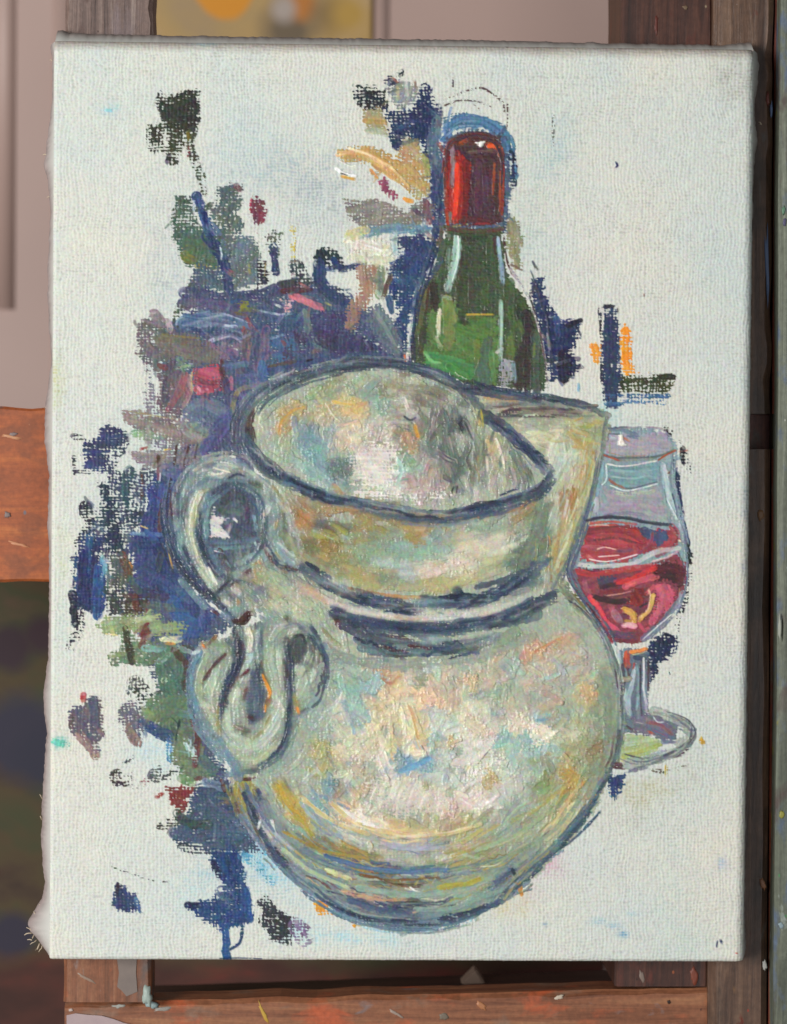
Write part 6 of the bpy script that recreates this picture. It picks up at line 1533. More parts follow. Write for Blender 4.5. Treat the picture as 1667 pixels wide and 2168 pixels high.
B([625,275,652,155,682,230,712,280,660,302],'f4eede','f8f2e4',h=.8,dry=.0,edge=.05,rag=.4); S([520,462,700,482,1000,432],16,'e8e0dc',h=.3); S([550,665,700,716,860,690,1010,650],12,'e4ece8',h=.35); S([515,470,522,600,482,660],12,'d0e4e4',h=.3); S([1095,800,1180,960,1232,1065],12,'e0e8e8',h=.3); S([1140,1900,1000,2020,870,2135],11,'e6eae6',h=.3)
S([480,372,600,402,800,402,1000,390,1150,335],16,'565c5c'); S([1010,425,1080,380,1175,330],20,'9a4428'); S([495,380,560,402,640,432],18,'a04a30'); S([700,692,780,692,1000,634],12,'46606e')
LB(BOT); F(700,480,2.778)
S([745,60,740,180,712,290,692,365],44,'aaccbc','94b4ac',h=.25); S([752,50,750,200,718,320],11,'e8f2ec',h=.3); S([985,70,1002,200,1016,330],24,'84a4b8','b0c8d6',h=.25); S([640,490,640,630],22,'dcd4b8',h=.35); S([1003,450,1006,600,1002,780],20,'a4c2b2',h=.25); S([800,516,960,516],13,'c8a834'); S([600,345,620,490],40,'2e2a24'); S([1155,540,1165,680],40,'322628'); S([560,745,600,790,650,800],20,'86c07c',h=.25)
LB(CAP); F(660,130,3.206)
B([1112,550,1182,536,1152,584],'f0eee4',h=.5,dry=.0,edge=.05,rag=.5); S([985,700,985,900,968,1060],40,'ee4422','dc3420',h=.28); S([1205,572,1270,584,1288,625],36,'e85a22',h=.3); S([1130,700,1138,850,1130,1010],70,'4c2c3a','5a3444'); S([952,580,960,700,952,830],26,'8c747c')
LB(JUG); F(660,1340,2.526)
S([540,640,600,635],34,'e6dcc6',h=.6); S([390,640,420,715,460,700],24,'e2decc',h=.55); S([1175,492,1230,512,1290,540],26,'e4dcca',h=.65); S([800,890,860,922,930,920,1000,872],16,'e2dace',h=.55); S([500,545,490,440],22,'e0d8bc',h=.5); S([430,560,420,440],20,'dacda4',h=.5); S([570,560,540,430,520,390],18,'c8a470',h=.45); S([480,740,560,705,630,672],36,'6a98c2',h=.3); S([1200,470,1262,462],16,'6a94ae',h=.35); S([890,702,940,640,982,588],7,'4c4446',dry=.3); S([370,235,420,268,465,232],18,'b07c5c',h=.4); S([1190,105,1290,48,1350,18],18,'c88c68',h=.4)
F(460,1600,1.938)
S([505,215,570,258,640,288],16,'eae6da',h=.6); S([600,275,648,290],20,'eeeae0',h=.65); S([178,268,170,300],12,'d4d8dc',h=.65); S([226,268,236,310,250,342],12,'d8d8d4',h=.65); S([795,540,815,555,845,565],10,'f0ece4',h=.65); S([255,125,290,200,360,262],26,'bc9a38','ac9444',h=.32); S([930,530,1020,525,1075,506],20,'a89e38',h=.3); S([560,600,640,622,780,642],20,'3c4668')
LB(CAP); F(0,0,1)
contour([944,480,942,400,944,330,958,300,1000,284,1040,292,1064,330,1066,400,1064,480], 4, 18, 6, ['5a2c2c', '3a2830', '7a2c24', '46343c', '9a3420'])
S([945,483,1000,490,1064,484],13,'5a3430','4a4a30',dry=.02); S([948,492,1000,498,1062,492],7,'3c4a30',dry=.02)
LB(JUG)
for p_, w_, c_, c2_, h_ in [([700,1700,760,1745,850,1768,940,1765,1020,1745],11,'d4bc84','e0d4b0',.4),([640,1690,700,1735,780,1765],12,'c8b070','d8ccb0',.35),([820,1790,880,1796,940,1792],13,'9aa0b0','a8a8b4',.25),([600,1760,680,1800,780,1818],9,'a88c3c','8a7c44',.25),
        ([690,1812,760,1834,850,1846,950,1842],13,'46628f','5a78a4',.28),([950,1842,1050,1822,1130,1786],10,'6a8478','8a9478',.25),([760,1852,840,1864,930,1858],7,'7a5430','5a4630',.2),([600,1800,660,1845,740,1880],11,'98b09c','b8c494',.35),([690,1840,740,1862],11,'ccd09c',.35,.35),
        ([760,1880,860,1895,960,1885,1040,1860],14,'92a898','86a094',.28),([760,1898,820,1905,860,1904],9,'cc9878','b89878',.3),([740,1905,800,1925,870,1934],15,'424c72','4e5e80',.25),([930,1880,990,1872,1030,1858],11,'a49a3c','a8a04c',.3),([880,1925,960,1922,1040,1890],14,'7f988c','90a498',.25),
        ([1010,1800,1090,1770,1160,1720],12,'94a884','a8ac88',.3),([1080,1740,1140,1710,1200,1660],10,'a89c5c','98a078',.3),([1170,1745,1200,1700,1230,1660],9,'ccbc88','c0b07c',.4),([1180,1790,1230,1730,1270,1680],8,'5a7488','4a6078',.25),([540,1700,570,1750,620,1800],10,'8a94a4','a8b0b4',.3),([520,1660,545,1710,580,1760],9,'4f5c7c','5f6c84',.25)]:
    S(p_, w_, c_, c2_ if isinstance(c2_, str) else None, dry=.12, h=h_)
LB(INS); F(900,780,3.969)
S([597,590,640,700,672,840],22,'e0d8c2',h=.45); S([308,430,302,520],26,'30363a',dry=.2); S([470,350,482,420,490,500],20,'b4a440',h=.32); S([240,1000,222,1048],14,'202224'); S([272,990,266,1048],12,'202224')
F(500,740,3.334)
S([690,372,760,382,840,392],26,'dcc494','d8ac5c',h=.45); S([640,392,690,470,738,508],12,'e0dcca',h=.45); S([305,590,322,505,400,435,480,405],22,'bc8c44',h=.35); S([1262,545,1290,625],32,'d6983c',h=.38); S([1188,472,1230,498,1268,482],16,'363e4a'); S([1192,345,1220,420],20,'d8ccc0',h=.42); S([1152,780,1170,860,1135,950],34,'acccc0',h=.32)
LB(SCR); F(340,1280,3.969)
S([860,590,900,680,922,740,910,780],28,'e08a2e',h=.38); S([1148,872,1162,912],26,'e08e3a',h=.32); S([882,845,880,900],18,'e09038'); S([350,330,370,362],24,'d8863c',h=.3); S([742,212,764,290,750,385],36,'dcd6c4',h=.45); S([545,418,440,522,370,632],28,'4e3234'); S([740,548,680,602],22,'522428'); S([1130,270,1190,260,1215,320],30,'2a3032'); S([748,946,776,960],40,'422426'); S([330,400,272,520,260,700,302,880],50,'6c90a6','6284a0',h=.2)
pm = (LAB > 0)[..., None]
sp_ = np.stack([tile(GX / 2.2 + 40 * k, GY / 2.0 + 13 * k) - .5 for k in range(3)], -1)
sp2_ = np.stack([tile(GX / 6 + 70 * k, GY / 5 + 33 * k) - .5 for k in range(3)], -1)
COLR += np.where(pm, sp_ * 20 + sp2_ * 14, sp_ * 11)
bl_ = np.clip(COLR[..., 2] - COLR[..., 0] - 12, 0, 80) * pm[..., 0]
COLR[..., 2] -= .10 * bl_; COLR[..., 1] += .05 * bl_
COLR[:] = np.clip(COLR, 6, 245)

# ------------------------------------------------------------------ turn the painted grid into cloth and paint meshes
# edges of the cloth roll back over the stretcher
u = np.linspace(0, 1, NX); v = np.linspace(0, 1, NY)
XX = (u - .5) * CW; ZZ = (.5 - v) * CH
def roll(d, r):
    d = np.clip(d, 0, r); return r - np.sqrt(np.maximum(r * r - (r - d) ** 2, 0))
DX = np.minimum(XX + CW / 2, 1); 
back = (roll(XX + CW / 2, .0020)[None, :] + roll(CW / 2 - XX, .0046)[None, :]
        + roll(CH / 2 - ZZ, .0050)[:, None] + roll(ZZ + CH / 2, .0024)[:, None])
sag = .0006 * (fbm(200, 9) - .5)
REL = (WEAVE - .5) * .00040 * FILL + HGT * .00085
Yf = (-REL + np.minimum(back, .0055) + sag).astype(np.float32)
P3 = np.empty((NY, NX, 3), np.float32)
wob = (fbm(40, 12) - .5) * .0012
P3[..., 0] = XX[None, :] + wob * (np.abs(XX)[None, :] > CW / 2 - .004) * np.sign(XX)[None, :] * 0
P3[..., 1] = Yf
P3[..., 2] = ZZ[:, None] + ZC
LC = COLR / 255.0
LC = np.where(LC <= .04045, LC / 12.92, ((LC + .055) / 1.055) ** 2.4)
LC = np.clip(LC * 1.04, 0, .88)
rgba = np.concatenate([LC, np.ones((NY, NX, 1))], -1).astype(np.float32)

def grid_mesh(name, mask, mat, parent, extra=None):
    jj, ii = np.nonzero(mask)
    q4 = np.stack([jj * NX + ii, (jj + 1) * NX + ii, (jj + 1) * NX + ii + 1, jj * NX + ii + 1], 1)
    used, inv = np.unique(q4, return_inverse=True)
    q4 = inv.reshape(-1, 4)
    co = P3.reshape(-1, 3)[used]; cl = rgba.reshape(-1, 4)[used]
    if extra is not None:
        eco, ecl, ef = extra
        q4 = np.vstack([q4, ef + len(co)]); co = np.vstack([co, eco]); cl = np.vstack([cl, ecl])
    me = bpy.data.meshes.new(name)
    me.vertices.add(len(co)); me.vertices.foreach_set('co', co.astype(np.float32).ravel())
    n = len(q4); me.loops.add(n * 4); me.polygons.add(n)
    me.loops.foreach_set('vertex_index', q4.astype(np.int32).ravel())
    me.polygons.foreach_set('loop_start', np.arange(0, n * 4, 4, dtype=np.int32))
    me.polygons.foreach_set('use_smooth', np.ones(n, bool))
    me.update(calc_edges=True)
    at_ = me.attributes.new('pigment', 'FLOAT_COLOR', 'POINT'); at_.data.foreach_set('color', cl.astype(np.float32).ravel())
    return link(name, me, mat, parent)

# the cloth folded over the sides: an uneven skirt with bulges
def prof(tab, t): return np.interp(t, [a for a, _ in tab], [b for _, b in tab])
left_tab = [(70,6),(110,2),(200,2),(300,14),(335,19),(370,10),(430,4),(560,10),(650,8),(760,1),(850,13),(930,14),(1000,4),(1100,7),(1180,3),(1250,3),(1400,4),(1480,15),(1560,6),(1640,12),(1700,15),(1800,17),(1880,9),(1915,14),(1945,32),(1968,46),(1985,40),(2005,22),(2025,6),(2040,0)]
right_tab = [(80,8),(110,11),(150,7),(200,2),(250,6),(272,10),(300,4),(360,1),(900,0),(1500,1),(1950,1),(2000,4),(2020,5),(2045,0)]
top_tab = [(100,20),(118,22),(135,16),(300,14),(700,13),(1068,12),(1300,9),(1540,8),(1570,13),(1590,15),(1612,9)]
bot_tab = [(100,2),(130,0),(800,1),(820,3),(840,1),(960,2),(1500,0),(1580,0)]
eco, ecl, ef = [], [], []
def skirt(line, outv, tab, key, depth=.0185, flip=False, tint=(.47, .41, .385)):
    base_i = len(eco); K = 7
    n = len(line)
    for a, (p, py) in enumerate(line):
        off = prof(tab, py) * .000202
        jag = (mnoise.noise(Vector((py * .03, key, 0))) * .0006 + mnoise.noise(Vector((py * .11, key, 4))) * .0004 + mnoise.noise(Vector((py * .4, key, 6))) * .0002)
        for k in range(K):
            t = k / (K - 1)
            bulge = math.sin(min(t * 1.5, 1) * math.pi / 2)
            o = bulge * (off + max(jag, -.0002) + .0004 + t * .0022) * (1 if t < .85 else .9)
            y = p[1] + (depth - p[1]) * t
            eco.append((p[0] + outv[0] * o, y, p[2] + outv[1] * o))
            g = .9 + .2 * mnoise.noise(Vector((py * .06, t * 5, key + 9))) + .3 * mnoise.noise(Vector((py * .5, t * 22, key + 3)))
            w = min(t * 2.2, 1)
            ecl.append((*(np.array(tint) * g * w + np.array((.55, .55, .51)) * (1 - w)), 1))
    for a in range(n - 1):
        for k in range(K - 1):
            q_ = [base_i + a * K + k, base_i + a * K + k + 1, base_i + (a + 1) * K + k + 1, base_i + (a + 1) * K + k]
            ef.append(q_[::-1] if flip else q_)
ys = range(0, NY, 3); xs = range(0, NX, 3)
ys = list(ys) + ([NY - 1] if (NY - 1) % 3 else []); xs = list(xs) + ([NX - 1] if (NX - 1) % 3 else [])
phy = lambda j: 80 + (2034 - 80) * j / (NY - 1); phx = lambda i: 108 + (1590 - 108) * i / (NX - 1)
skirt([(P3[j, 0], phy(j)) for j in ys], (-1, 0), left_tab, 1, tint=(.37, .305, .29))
skirt([(P3[j, -1], phy(j)) for j in ys], (1, 0), right_tab, 2, flip=True, tint=(.30, .275, .255))  # darker tint: shade of the right side put into the cloth colour
skirt([(P3[0, i], phx(i)) for i in xs], (0, 1), top_tab, 3, flip=True, tint=(.27, .225, .205))  # brown tint carries on the grime and painted shade of the fold
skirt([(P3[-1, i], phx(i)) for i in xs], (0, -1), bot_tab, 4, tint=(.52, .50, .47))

root = empty('painted_canvas', (0, .009, ZC - CH / 2))
tag(root, 'unfinished oil painting of a jug, bottle and wine glass on white stretched canvas', 'painting')
LQ = LAB[:-1, :-1]
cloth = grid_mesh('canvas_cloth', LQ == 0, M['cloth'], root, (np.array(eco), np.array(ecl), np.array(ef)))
tag(cloth, 'bare primed cloth with coarse weave and loose folded edges')
plab = {'painted_backdrop': 'navy, mauve and green brush strokes behind the still life', 'painted_bottle': 'green glass bottle painted behind the jug',
        'painted_foil_capsule': 'red and maroon foil round the bottle neck', 'painted_wine_glass': 'stemmed glass of red wine painted beside the jug',
        'painted_wine': 'red wine in the painted glass', 'painted_jug': 'cream and grey green pottery jug in thick paint',
        'painted_handle': 'looped handle of the painted jug', 'painted_scroll': 'curled foot of the painted handle'}
under = {'painted_foil_capsule': 'painted_bottle', 'painted_wine': 'painted_wine_glass', 'painted_stem': 'painted_wine_glass', 'painted_foot': 'painted_wine_glass',
         'painted_jug_mouth': 'painted_jug', 'painted_neck': 'painted_jug', 'painted_spout': 'painted_jug', 'painted_rim': 'painted_jug',
         'painted_handle': 'painted_jug', 'painted_scroll': 'painted_jug'}
done = {}
for n_ in sorted(range(1, len(LABN)), key=lambda i: LABN[i] in under):
    nm = LABN[n_]; mk = LQ == n_
    if mk.sum() < 6: continue
    par = done.get(under.get(nm), root) if nm in under else root
    o = grid_mesh(nm, mk, M['oil_thin'] if nm in ('paint_dab', 'painted_backdrop') else M['oil'], par)
    if nm not in done: done[nm] = o
    if nm in plab: tag(o, plab[nm])
# stretcher bars inside the cloth
def box_bm(x0, x1, y0, y1, z0, z1, bev=.0, seg=2):
    bm = bmesh.new()
    bmesh.ops.create_cube(bm, size=1)
    for q_ in bm.verts:
        q_.co = Vector((x0 + (q_.co.x + .5) * (x1 - x0), y0 + (q_.co.y + .5) * (y1 - y0), z0 + (q_.co.z + .5) * (z1 - z0)))
    if bev: bmesh.ops.bevel(bm, geom=bm.edges[:], offset=bev, segments=seg, affect='EDGES', profile=.6)
    return bm
sx, sz, sw = CW / 2 - .0012, CH / 2 - .0012, .034
for (x0, x1, z0, z1) in [(-sx, sx, sz - sw, sz), (-sx, sx, -sz, -sz + sw), (-sx, -sx + sw, -sz + sw + .0005, sz - sw - .0005), (sx - sw, sx, -sz + sw + .0005, sz - sw - .0005)]:
    bm_obj('stretcher_bar', box_bm(x0, x1, .0068, .0176, ZC + z0, ZC + z1, .001), M['bare'], root)
# loose threads along the torn left edge
def tube(bm, P, r, seg=5):
    rings = []
    for i, p in enumerate(P):
        d = (P[min(i + 1, len(P) - 1)] - P[max(i - 1, 0)]).normalized()
        a = d.orthogonal().normalized(); b = d.cross(a)
        rr = r * (1 - .5 * i / len(P))
        rings.append([bm.verts.new(p + (a * math.cos(2 * math.pi * k / seg) + b * math.sin(2 * math.pi * k / seg)) * rr) for k in range(seg)])
    for A, C in zip(rings, rings[1:]):
        for k in range(seg): bm.faces.new((A[k], A[(k + 1) % seg], C[(k + 1) % seg], C[k]))
    bm.faces.new(rings[0][::-1]); bm.faces.new(rings[-1])
random.seed(4)
for (px, py, lx, ly) in [(93,1690,-9,-8),(91,1732,-6,-4),(97,1905,-6,6),(92,1930,-9,-16),(80,1950,-8,-12),(72,1952,-2,-22),(68,1968,-12,-4),(64,1976,-12,4),(66,1980,-8,10),(72,1990,-8,10),(78,1998,-3,14),(84,2000,-2,16),(98,330,-7,-2),(104,415,-5,4),(110,130,-5,-3),(101,870,-7,-5),(108,1085,-6,-4),(76,1975,-14,-9),(1604,262,3,-4)]:
    A = at(px + 6, py, .012); Bp = at(px + lx, py + ly, .011); mid = (A + Bp) / 2 + Vector((random.uniform(-1, 1) * .0007, -.0008, random.uniform(-1, 1) * .0012))
    bm = bmesh.new(); tube(bm, [A, A.lerp(mid, .6), mid, mid.lerp(Bp, .5) + Vector((0, -.0004, .0003)), Bp], random.uniform(.00022, .0004))
    bm_obj('loose_thread', bm, M['thread'], root, True)

# ------------------------------------------------------------------ easel
def board(name, a, b, c, d, y0, y1, mat, parent, axis='Z', amp=.0006, bev=.0015, key=0.0, n=36, edge_mat=None):
    """plank between four corners (tl, tr, br, bl as (x, z)) from depth y0 to y1, edges slightly worn"""
    bm = bmesh.new(); rings = []
    for i in range(n + 1):
        t = i / n
        if axis == 'Z':
            l = Vector(a).lerp(Vector(d), t); r = Vector(b).lerp(Vector(c), t); ex = (r - l).normalized()
        else:
            l = Vector(a).lerp(Vector(b), t); r = Vector(d).lerp(Vector(c), t); ex = (r - l).normalized()
        s = t * 14
        l = l + ex * (mnoise.noise(Vector((s, key, 1))) * amp + mnoise.noise(Vector((s * 5, key, 7))) * amp * .35)
        r = r + ex * (mnoise.noise(Vector((s, key, 2))) * amp + mnoise.noise(Vector((s * 5, key, 8))) * amp * .35)
        f = mnoise.noise(Vector((s, key, 3))) * amp * .4
        e = bev * (1 + .6 * mnoise.noise(Vector((s * 3, key, 5))))
        pl = [(l, y1 - e), (l, y0 + e + f), (l + ex * e, y0 + f), (l + (r - l) * .33, y0 + f - amp * .2), (l + (r - l) * .66, y0 + f + amp * .1), (r - ex * e, y0 + f), (r, y0 + e + f), (r, y1 - e), (r - ex * e, y1), (l + ex * e, y1)]
        rings.append([bm.verts.new((p.x, y, p.y)) for p, y in pl])
    K = len(rings[0])
    for A, C in zip(rings, rings[1:]):
        for k in range(K): bm.faces.new((A[k], A[(k + 1) % K], C[(k + 1) % K], C[k]))
    bm.faces.new(rings[0]); bm.faces.new(rings[-1][::-1])
    return bm_obj(name, bm, mat, parent, False)
def quad(px0, px1, py0, py1, Y, slope0=0, slope1=0):
    """corner list of an upright plank whose front shows between these edges of the photograph"""
    P = [at(px0 + slope0 * (py0 - 1084), py0, Y), at(px1 + slope1 * (py0 - 1084), py0, Y), at(px1 + slope1 * (py1 - 1084), py1, Y), at(px0 + slope0 * (py1 - 1084), py1, Y)]
    return [(p.x, p.z) for p in P]
easel = empty('easel', (0, .05, 0))
tag(easel, 'paint spattered wooden easel frame standing behind the canvas', 'easel')
R_ = -.0075
# left upright: grey weathered upper length, orange painted lower length
q_ = quad(136, 322, -420, 700, .019, R_ * .3, R_ * .3); lp1 = board('upright_post', *q_, .019, .040, M['post_top'], easel, key=1)
q2 = quad(136, 322, 700.5, 2122, .019, R_ * .3, R_ * .3); lp2 = board('upright_post', *q2, .0188, .0402, M['post_l'], easel, key=2)
q_ = quad(1309, 1506, -420, 2089, .027, R_ * .9, R_ * .6); board('upright_post', *q_, .027, .078, M['post_r'], easel, key=3)
q_ = quad(136, 322, 2405, 6850, .019, R_ * .3, R_ * .3); board('leg', *q_, .019, .040, M['post_l'], easel, key=21)
# slotted mast on the right
q_ = quad(1508, 1633, -420, 876, .0205, R_ * .6, R_ * .85); board('mast', *q_, .0205, .050, M['mast'], easel, key=4, amp=.0008, bev=.003)
q_ = quad(1508, 1633, 951, 6850, .0205, R_ * .6, R_ * .85); board('mast', *q_, .0205, .050, M['mast'], easel, key=5, amp=.0008, bev=.003)
q_ = quad(1634.5, 1642, -420, 876, .024, R_ * .85, R_ * .85); board('mast_edging', *q_, .024, .048, M['mast_edge'], easel, key=14, amp=.0005, bev=.0008)
q_ = quad(1634.5, 1642, 951, 6850, .024, R_ * .85, R_ * .85); board('mast_edging', *q_, .024, .048, M['mast_edge'], easel, key=15, amp=.0005, bev=.0008)
q_ = quad(1512, 1640, 850, 975, .034, R_ * .6, R_ * .85); board('slot_backing', *q_, .034, .049, M['mast_edge'], easel, key=16, n=8)  # added piece, set forward so the slot catches light and looks less black
q_ = quad(1500, 1690, -420, 6850, .0515, R_ * .6, R_ * .85); board('mast_backing', *q_, .0515, .060, M['dark_wood'], easel, key=6)  # dark plank added behind the slot and gap to make them dark
q_ = quad(1649, 1860, -420, 6850, .012, R_ * .85, R_ * .85); board('side_rail', *q_, .012, .050, M['rail'], easel, key=7, amp=.0008, bev=.003)
# bottom bar, rising a little to the right, and the rail behind it
def hq(x0, x1, t0, t1, b0, b1, Y):
    P = [at(x0, t0, Y), at(x1, t1, Y), at(x1, b1, Y), at(x0, b0, Y)]; return [(p.x, p.z) for p in P]
board('bottom_bar', *hq(137, 1504, 2125, 2092, 2400, 2370, .027), .0265, .046, M['bar'], easel, 'X', key=8, amp=.0008, bev=.002)
board('back_rail', *hq(300, 1330, 2113, 2077, 2150, 2120, .095), .095, .120, M['dark_wood'], easel, 'X', key=9, amp=.0003)
cb = board('cross_board', *hq(-700, 330, 858, 866, 1222, 1232, .052), .0405, .056, M['board'], easel, 'X', key=10, amp=.0009, bev=.0012)
tag(cb, 'wide burnt orange board with chipped lower edge')
# dried paint lumps on the wood
def lump(px, py, w, h, Y, c, ang=0, thick=.00014, seed=0, rough=.5):
    rs = random.Random(seed + px * 7 + py); c0 = at(px, py, Y); k = 4990 / (1 + Y) 
    bm = bmesh.new(); n = 22; ca, sa = math.cos(ang), math.sin(ang)
    def pt(r, a, y):
        j = 1 + .5 * mnoise.noise(Vector((math.cos(a) * 1.3 + px, math.sin(a) * 1.3 + py, seed))) + .45 * mnoise.noise(Vector((math.cos(a) * 4 + px, math.sin(a) * 4 + py, seed + 5)))
        x, z = math.cos(a) * w / 2 / k * r * j, math.sin(a) * h / 2 / k * r * j
        return bm.verts.new((c0.x + x * ca - z * sa, y, c0.z + x * sa + z * ca))
    r0 = [pt(1, 2 * math.pi * i / n, Y + .0004) for i in range(n)]
    r1 = [pt(.92, 2 * math.pi * i / n, Y - thick * .5) for i in range(n)]
    r2 = [pt(.5, 2 * math.pi * i / n, Y - thick * rs.uniform(.8, 1.2)) for i in range(n)]
    top = bm.verts.new((c0.x, Y - thick, c0.z))
    for A, C in ((r0, r1), (r1, r2)):
        for i in range(n): bm.faces.new((A[i], A[(i + 1) % n], C[(i + 1) % n], C[i]))
    for i in range(n): bm.faces.new((r2[i], r2[(i + 1) % n], top))
    key = 'lump_' + c
    if key not in M: M[key] = plain('dried_paint_' + c, c, rough)
    return bm_obj('paint_spatter', bm, M[key], easel, True)
for i, a in enumerate([(312,2110,20,44,.0185,'9aa8a0',.1,.0014),(322,2128,30,16,.0262,'90a4a4',-.3,.0012),(345,2137,40,10,.0262,'8f8a82',.1),(252,2131,26,8,.0185,'9a9a92',.1),
        (183,2072,44,7,.0186,'8f7868',-.5),(150,2139,10,7,.0262,'b8a8a0',0),(558,2146,9,50,.0262,'b8943a',.45),(838,2146,34,8,.0262,'98867a',-.5),(940,2153,20,16,.0262,'6f6456',0),
        (1185,2112,20,9,.0262,'bcae9c',.4),(1417,2122,8,8,.0262,'2a1812',0),(1020,2130,14,26,.0262,'a8704a',.9),
        (24,925,42,6,.0402,'c08a64',-.15),(15,1090,14,14,.0402,'7a6a66',0),(38,1152,46,7,.0402,'c08460',-.25),(28,919,16,9,.0402,'7c6c6a',0),
        (1626,208,8,26,.0202,'6a3226',.05),(1634,232,5,30,.0202,'56688a',0),(1625,560,8,160,.0202,'56688a',.02),(1611,1090,14,24,.0202,'7a5634',.1),(1616,1872,12,28,.0202,'7a5236',.2),(1620,2045,10,24,.0202,'a4a49e',.1),
        (1656,1725,12,18,.0118,'8e8a3c',0),(1655,1960,10,14,.0118,'84969c',.3),(1662,470,9,14,.0118,'54506a',0),(1660,445,7,20,.0118,'5c8068',0),(1652,1330,7,50,.0118,'9c9e92',0),
        (1360,2068,10,30,.0268,'7a6a60',.3),(1470,2065,18,36,.0268,'743a28',.1),(1390,50,7,44,.0268,'5c2a20',0),(1452,15,12,9,.0268,'6a5640',0)]):
    lump(*a[:6], *(a[6:]), seed=i)
# lilac patch of paint on the left end of the bar
def patch(name, pl, Y, mat, parent, thick=.0007):
    bm = bmesh.new(); f = [bm.verts.new(at(x, y, Y - thick)) for x, y in pl]; g = [bm.verts.new(at(x, y, Y + .0006)) for x, y in pl]
    bm.faces.new(f); n = len(pl)
    for i in range(n): bm.faces.new((f[i], f[(i + 1) % n], g[(i + 1) % n], g[i]))
    return bm_obj(name, bm, mat, parent)
M['lilac'] = plain('lilac_paint_patch', 'a08c90', .55, c2='b09c9a', scale=90)
patch('paint_patch', [(141,2150),(160,2146),(185,2149),(215,2151),(240,2158),(262,2166),(290,2173),(300,2230),(141,2230)], .0262, M['lilac'], easel)
M['greyp'] = plain('grey_paint_patch', '6f645e', .55, c2='7d7068', scale=120)
patch('paint_patch', [(246,2020),(290,2022),(288,2060),(291,2100),(268,2110),(258,2098),(248,2090),(252,2060)], .0190, M['greyp'], easel, .0005)

# pale wedge lying on the rail behind
bm = bmesh.new(); pts_ = [at(972, 2089.5, .100), at(1030, 2087.5, .100), at(1008, 2054, .100)]
f = [bm.verts.new(p) for p in pts_]; g = [bm.verts.new(p + Vector((0, .012, 0))) for p in pts_]
bm.faces.new(f); bm.faces.new(g[::-1])
for i in range(3): bm.faces.new((f[i], f[(i + 1) % 3], g[(i + 1) % 3], g[i]))
bmesh.ops.bevel(bm, geom=bm.edges[:], offset=.0006, segments=2, affect='EDGES')
w_ = bm_obj('wooden_wedge', bm, plain('pale_wedge_wood', '8a7668', .8, c2='948072', scale=80))
tag(w_, 'small pale triangular wedge on the dark rail below the canvas', 'wedge')
w_['support'] = 'rail'

# ------------------------------------------------------------------ behind the easel
WY = .50
bm = bmesh.new(); P = [(-2.2, 0), (2.2, 0), (2.2, 2.6), (-2.2, 2.6)]
f = [bm.verts.new((x, WY, z)) for x, z in P]; bm.faces.new(f)
g = [bm.verts.new((x, WY + .1, z)) for x, z in P]; bm.faces.new(g[::-1])
for i in range(4): bm.faces.new((f[i], g[i], g[(i + 1) % 4], f[(i + 1) % 4]))
wall = tag(bm_obj('wall', bm, M['wall']), kind='structure')
bm = bmesh.new()
f = [bm.verts.new(p) for p in ((-2.2, -2.6, 0), (2.2, -2.6, 0), (2.2, WY + .1, 0), (-2.2, WY + .1, 0))]; bm.faces.new(f)
fl = tag(bm_obj('floor', bm, plain('brown_floor', '5a4334', .6, c2='6a4f3c', scale=8)), kind='structure')
def mould(x0, x1, z0, z1, t=.005, vertical=True):
    """rounded moulding strip on the wall"""
    bm = bmesh.new(); n = 8; rings = []
    for e in (0, 1):
        ring = []
        for k in range(n + 1):
            s = k / n; y = WY + .001 - t * math.sin(math.pi * min(max(s, 0), 1)) ** .55
            ring.append(bm.verts.new((x0 + (x1 - x0) * s, y, z0 if e == 0 else z1) if vertical else (x0 if e == 0 else x1, y, z0 + (z1 - z0) * s)))
        rings.append(ring)
    for k in range(n): bm.faces.new((rings[0][k], rings[0][k + 1], rings[1][k + 1], rings[1][k]))
    for r in rings: bm.faces.new(r)
    return bm_obj('moulding', bm, M['wall'], wall, True)
a0, a1, a2 = at(-14, 655, WY), at(34, 655, WY), at(34, -600, WY)
mould(a0.x, a1.x, a1.z + .0, a2.z)
b0 = at(-900, 620, WY); mould(b0.x, a0.x + .002, at(0, 657, WY).z, at(0, 618, WY).z, vertical=False)
c0, c1 = at(104, 655, WY), at(150, 655, WY); mould(c0.x, c1.x, at(0, 1700, WY).z, a2.z, .003)
d0, d1 = at(782, 100, WY), at(826, 100, WY); mould(d0.x, d1.x, at(0, 1700, WY).z, a2.z, .005)

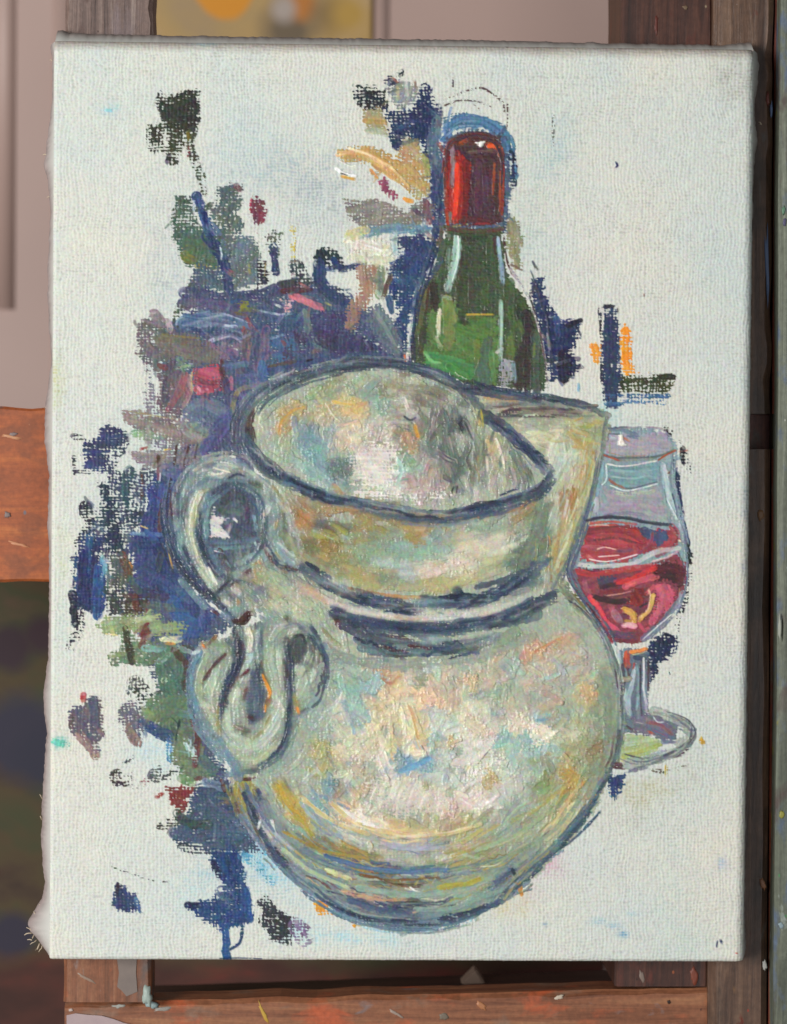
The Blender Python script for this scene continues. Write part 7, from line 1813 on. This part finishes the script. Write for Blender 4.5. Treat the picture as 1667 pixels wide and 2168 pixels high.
# yellow painting hung on the wall
yp = empty('yellow_painting', (at(560, 160, WY).x, WY - .004, at(560, 160, WY).z))
tag(yp, 'blurred yellow painting with an orange disc hanging behind the easel', 'painting')
YY = WY - .007
tl, br_ = at(250, -260, YY), at(786, 330, YY)
def ypaint():
    mt, nt, b = nodes('yellow_grey_oil')
    v = mapped(nt, (1, 1, 1)); n = noise_n(nt, v, 14, 3, .5, .4)
    col = ramp(nt, n, [(.30, '9c8468'), (.45, 'a88c5c'), (.58, 'b0905a'), (.72, 'b8a088')])
    def spot(px, py, r, c, soft, cur):
        g = nt.nodes.new('ShaderNodeVectorMath'); g.operation = 'DISTANCE'
        tc = nt.nodes.new('ShaderNodeTexCoord'); nt.links.new(tc.outputs['Object'], g.inputs[0])
        p = at(px, py, YY); g.inputs[1].default_value = (p.x, YY, p.z)
        ad = nt.nodes.new('ShaderNodeMath'); ad.operation = 'MULTIPLY_ADD'; nt.links.new(noise_n(nt, v, 40, 2), ad.inputs[0]); ad.inputs[1].default_value = r * .5; nt.links.new(g.outputs['Value'], ad.inputs[2])
        mr = nt.nodes.new('ShaderNodeMapRange'); nt.links.new(ad.outputs[0], mr.inputs[0]); mr.inputs[1].default_value = r * (1.25 + soft); mr.inputs[2].default_value = r * (1.25 - soft)
        return mixc(nt, mr.outputs[0], cur, c)
    col = spot(610, 60, .016, '6a5a44', .5, col); col = spot(640, 10, .010, 'b4722c', .4, col); col = spot(600, 20, .008, 'a89a90', .5, col)
    col = spot(700, 30, .012, '7a6444', .5, col); col = spot(740, 30, .014, 'b08c40', .6, col); col = spot(475, -30, .0205, 'd28a18', .10, col)
    nt.links.new(col, b.inputs['Base Color']); b.inputs['Roughness'].default_value = .6
    return mt
bm_obj('painted_panel', box_bm(tl.x, br_.x, YY, WY - .0005, br_.z, tl.z, .002), ypaint(), yp)

# dark patterned painting leaning below the orange board
DY = .26
def dpaint():
    mt, nt, b = nodes('dark_mottled_oil')
    v = mapped(nt, (1, 1, 1.5)); n = noise_n(nt, v, 17, 4, .55, .5)
    col = ramp(nt, n, [(.30, '33231a'), (.42, '443423'), (.52, '4a3d24'), (.62, '3d3f24'), (.74, '50402c')])
    n2 = noise_n(nt, mapped(nt, (1, 1, 1.6), (3, 1, 2)), 14, 3, .5, .3)
    mr = nt.nodes.new('ShaderNodeMapRange'); nt.links.new(n2, mr.inputs[0]); mr.inputs[1].default_value = .60; mr.inputs[2].default_value = .70
    col = mixc(nt, mr.outputs[0], col, '4c2018')
    n3 = noise_n(nt, mapped(nt, (1, 1, 1.4), (7, 4, 9)), 12, 3, .5, .3)
    mr = nt.nodes.new('ShaderNodeMapRange'); nt.links.new(n3, mr.inputs[0]); mr.inputs[1].default_value = .60; mr.inputs[2].default_value = .72
    col = mixc(nt, mr.outputs[0], col, '2c3a24')
    for px, py, r, c in ((45, 1560, .021, '2e2c3c'), (100, 1610, .016, '2a2a3a'), (20, 1370, .012, '33222a'), (90, 1345, .010, '36222a'), (30, 1985, .012, '2c2838')):
        g = nt.nodes.new('ShaderNodeVectorMath'); g.operation = 'DISTANCE'
        tc = nt.nodes.new('ShaderNodeTexCoord'); nt.links.new(tc.outputs['Object'], g.inputs[0]); p = at(px, py, DY); g.inputs[1].default_value = (p.x, DY, p.z)
        ad = nt.nodes.new('ShaderNodeMath'); ad.operation = 'MULTIPLY_ADD'; nt.links.new(noise_n(nt, v, 30, 3), ad.inputs[0]); ad.inputs[1].default_value = r; nt.links.new(g.outputs['Value'], ad.inputs[2])
        mr = nt.nodes.new('ShaderNodeMapRange'); nt.links.new(ad.outputs[0], mr.inputs[0]); mr.inputs[1].default_value = r * 1.9; mr.inputs[2].default_value = r * 1.2
        col = mixc(nt, mr.outputs[0], col, c)
    sep = nt.nodes.new('ShaderNodeSeparateXYZ'); tc = nt.nodes.new('ShaderNodeTexCoord'); nt.links.new(tc.outputs['Object'], sep.inputs[0])
    ad = nt.nodes.new('ShaderNodeMath'); ad.operation = 'MULTIPLY_ADD'; nt.links.new(noise_n(nt, v, 22, 3), ad.inputs[0]); ad.inputs[1].default_value = .03; nt.links.new(sep.outputs['Z'], ad.inputs[2])
    z = at(60, 2035, DY).z + .015
    mr = nt.nodes.new('ShaderNodeMapRange'); nt.links.new(ad.outputs[0], mr.inputs[0]); mr.inputs[1].default_value = z + .006; mr.inputs[2].default_value = z - .006
    red = ramp(nt, noise_n(nt, mapped(nt, (1, 1, 3)), 26, 3), [(.35, '3a1c14'), (.55, '49241a'), (.7, '5c241a')])
    col = mixc(nt, mr.outputs[0], col, red)
    nt.links.new(col, b.inputs['Base Color']); b.inputs['Roughness'].default_value = .75
    return mt
l0, l1 = at(-760, 1130, DY), at(1290, 1130, DY)
dp = empty('dark_painting', ((l0.x + l1.x) / 2, DY + .01, .002))
tag(dp, 'large dark mottled brown and red canvas leaning behind the easel', 'painting')
bm_obj('painted_panel', box_bm(l0.x, l1.x, DY, DY + .018, .002, l0.z, .003), dpaint(), dp)
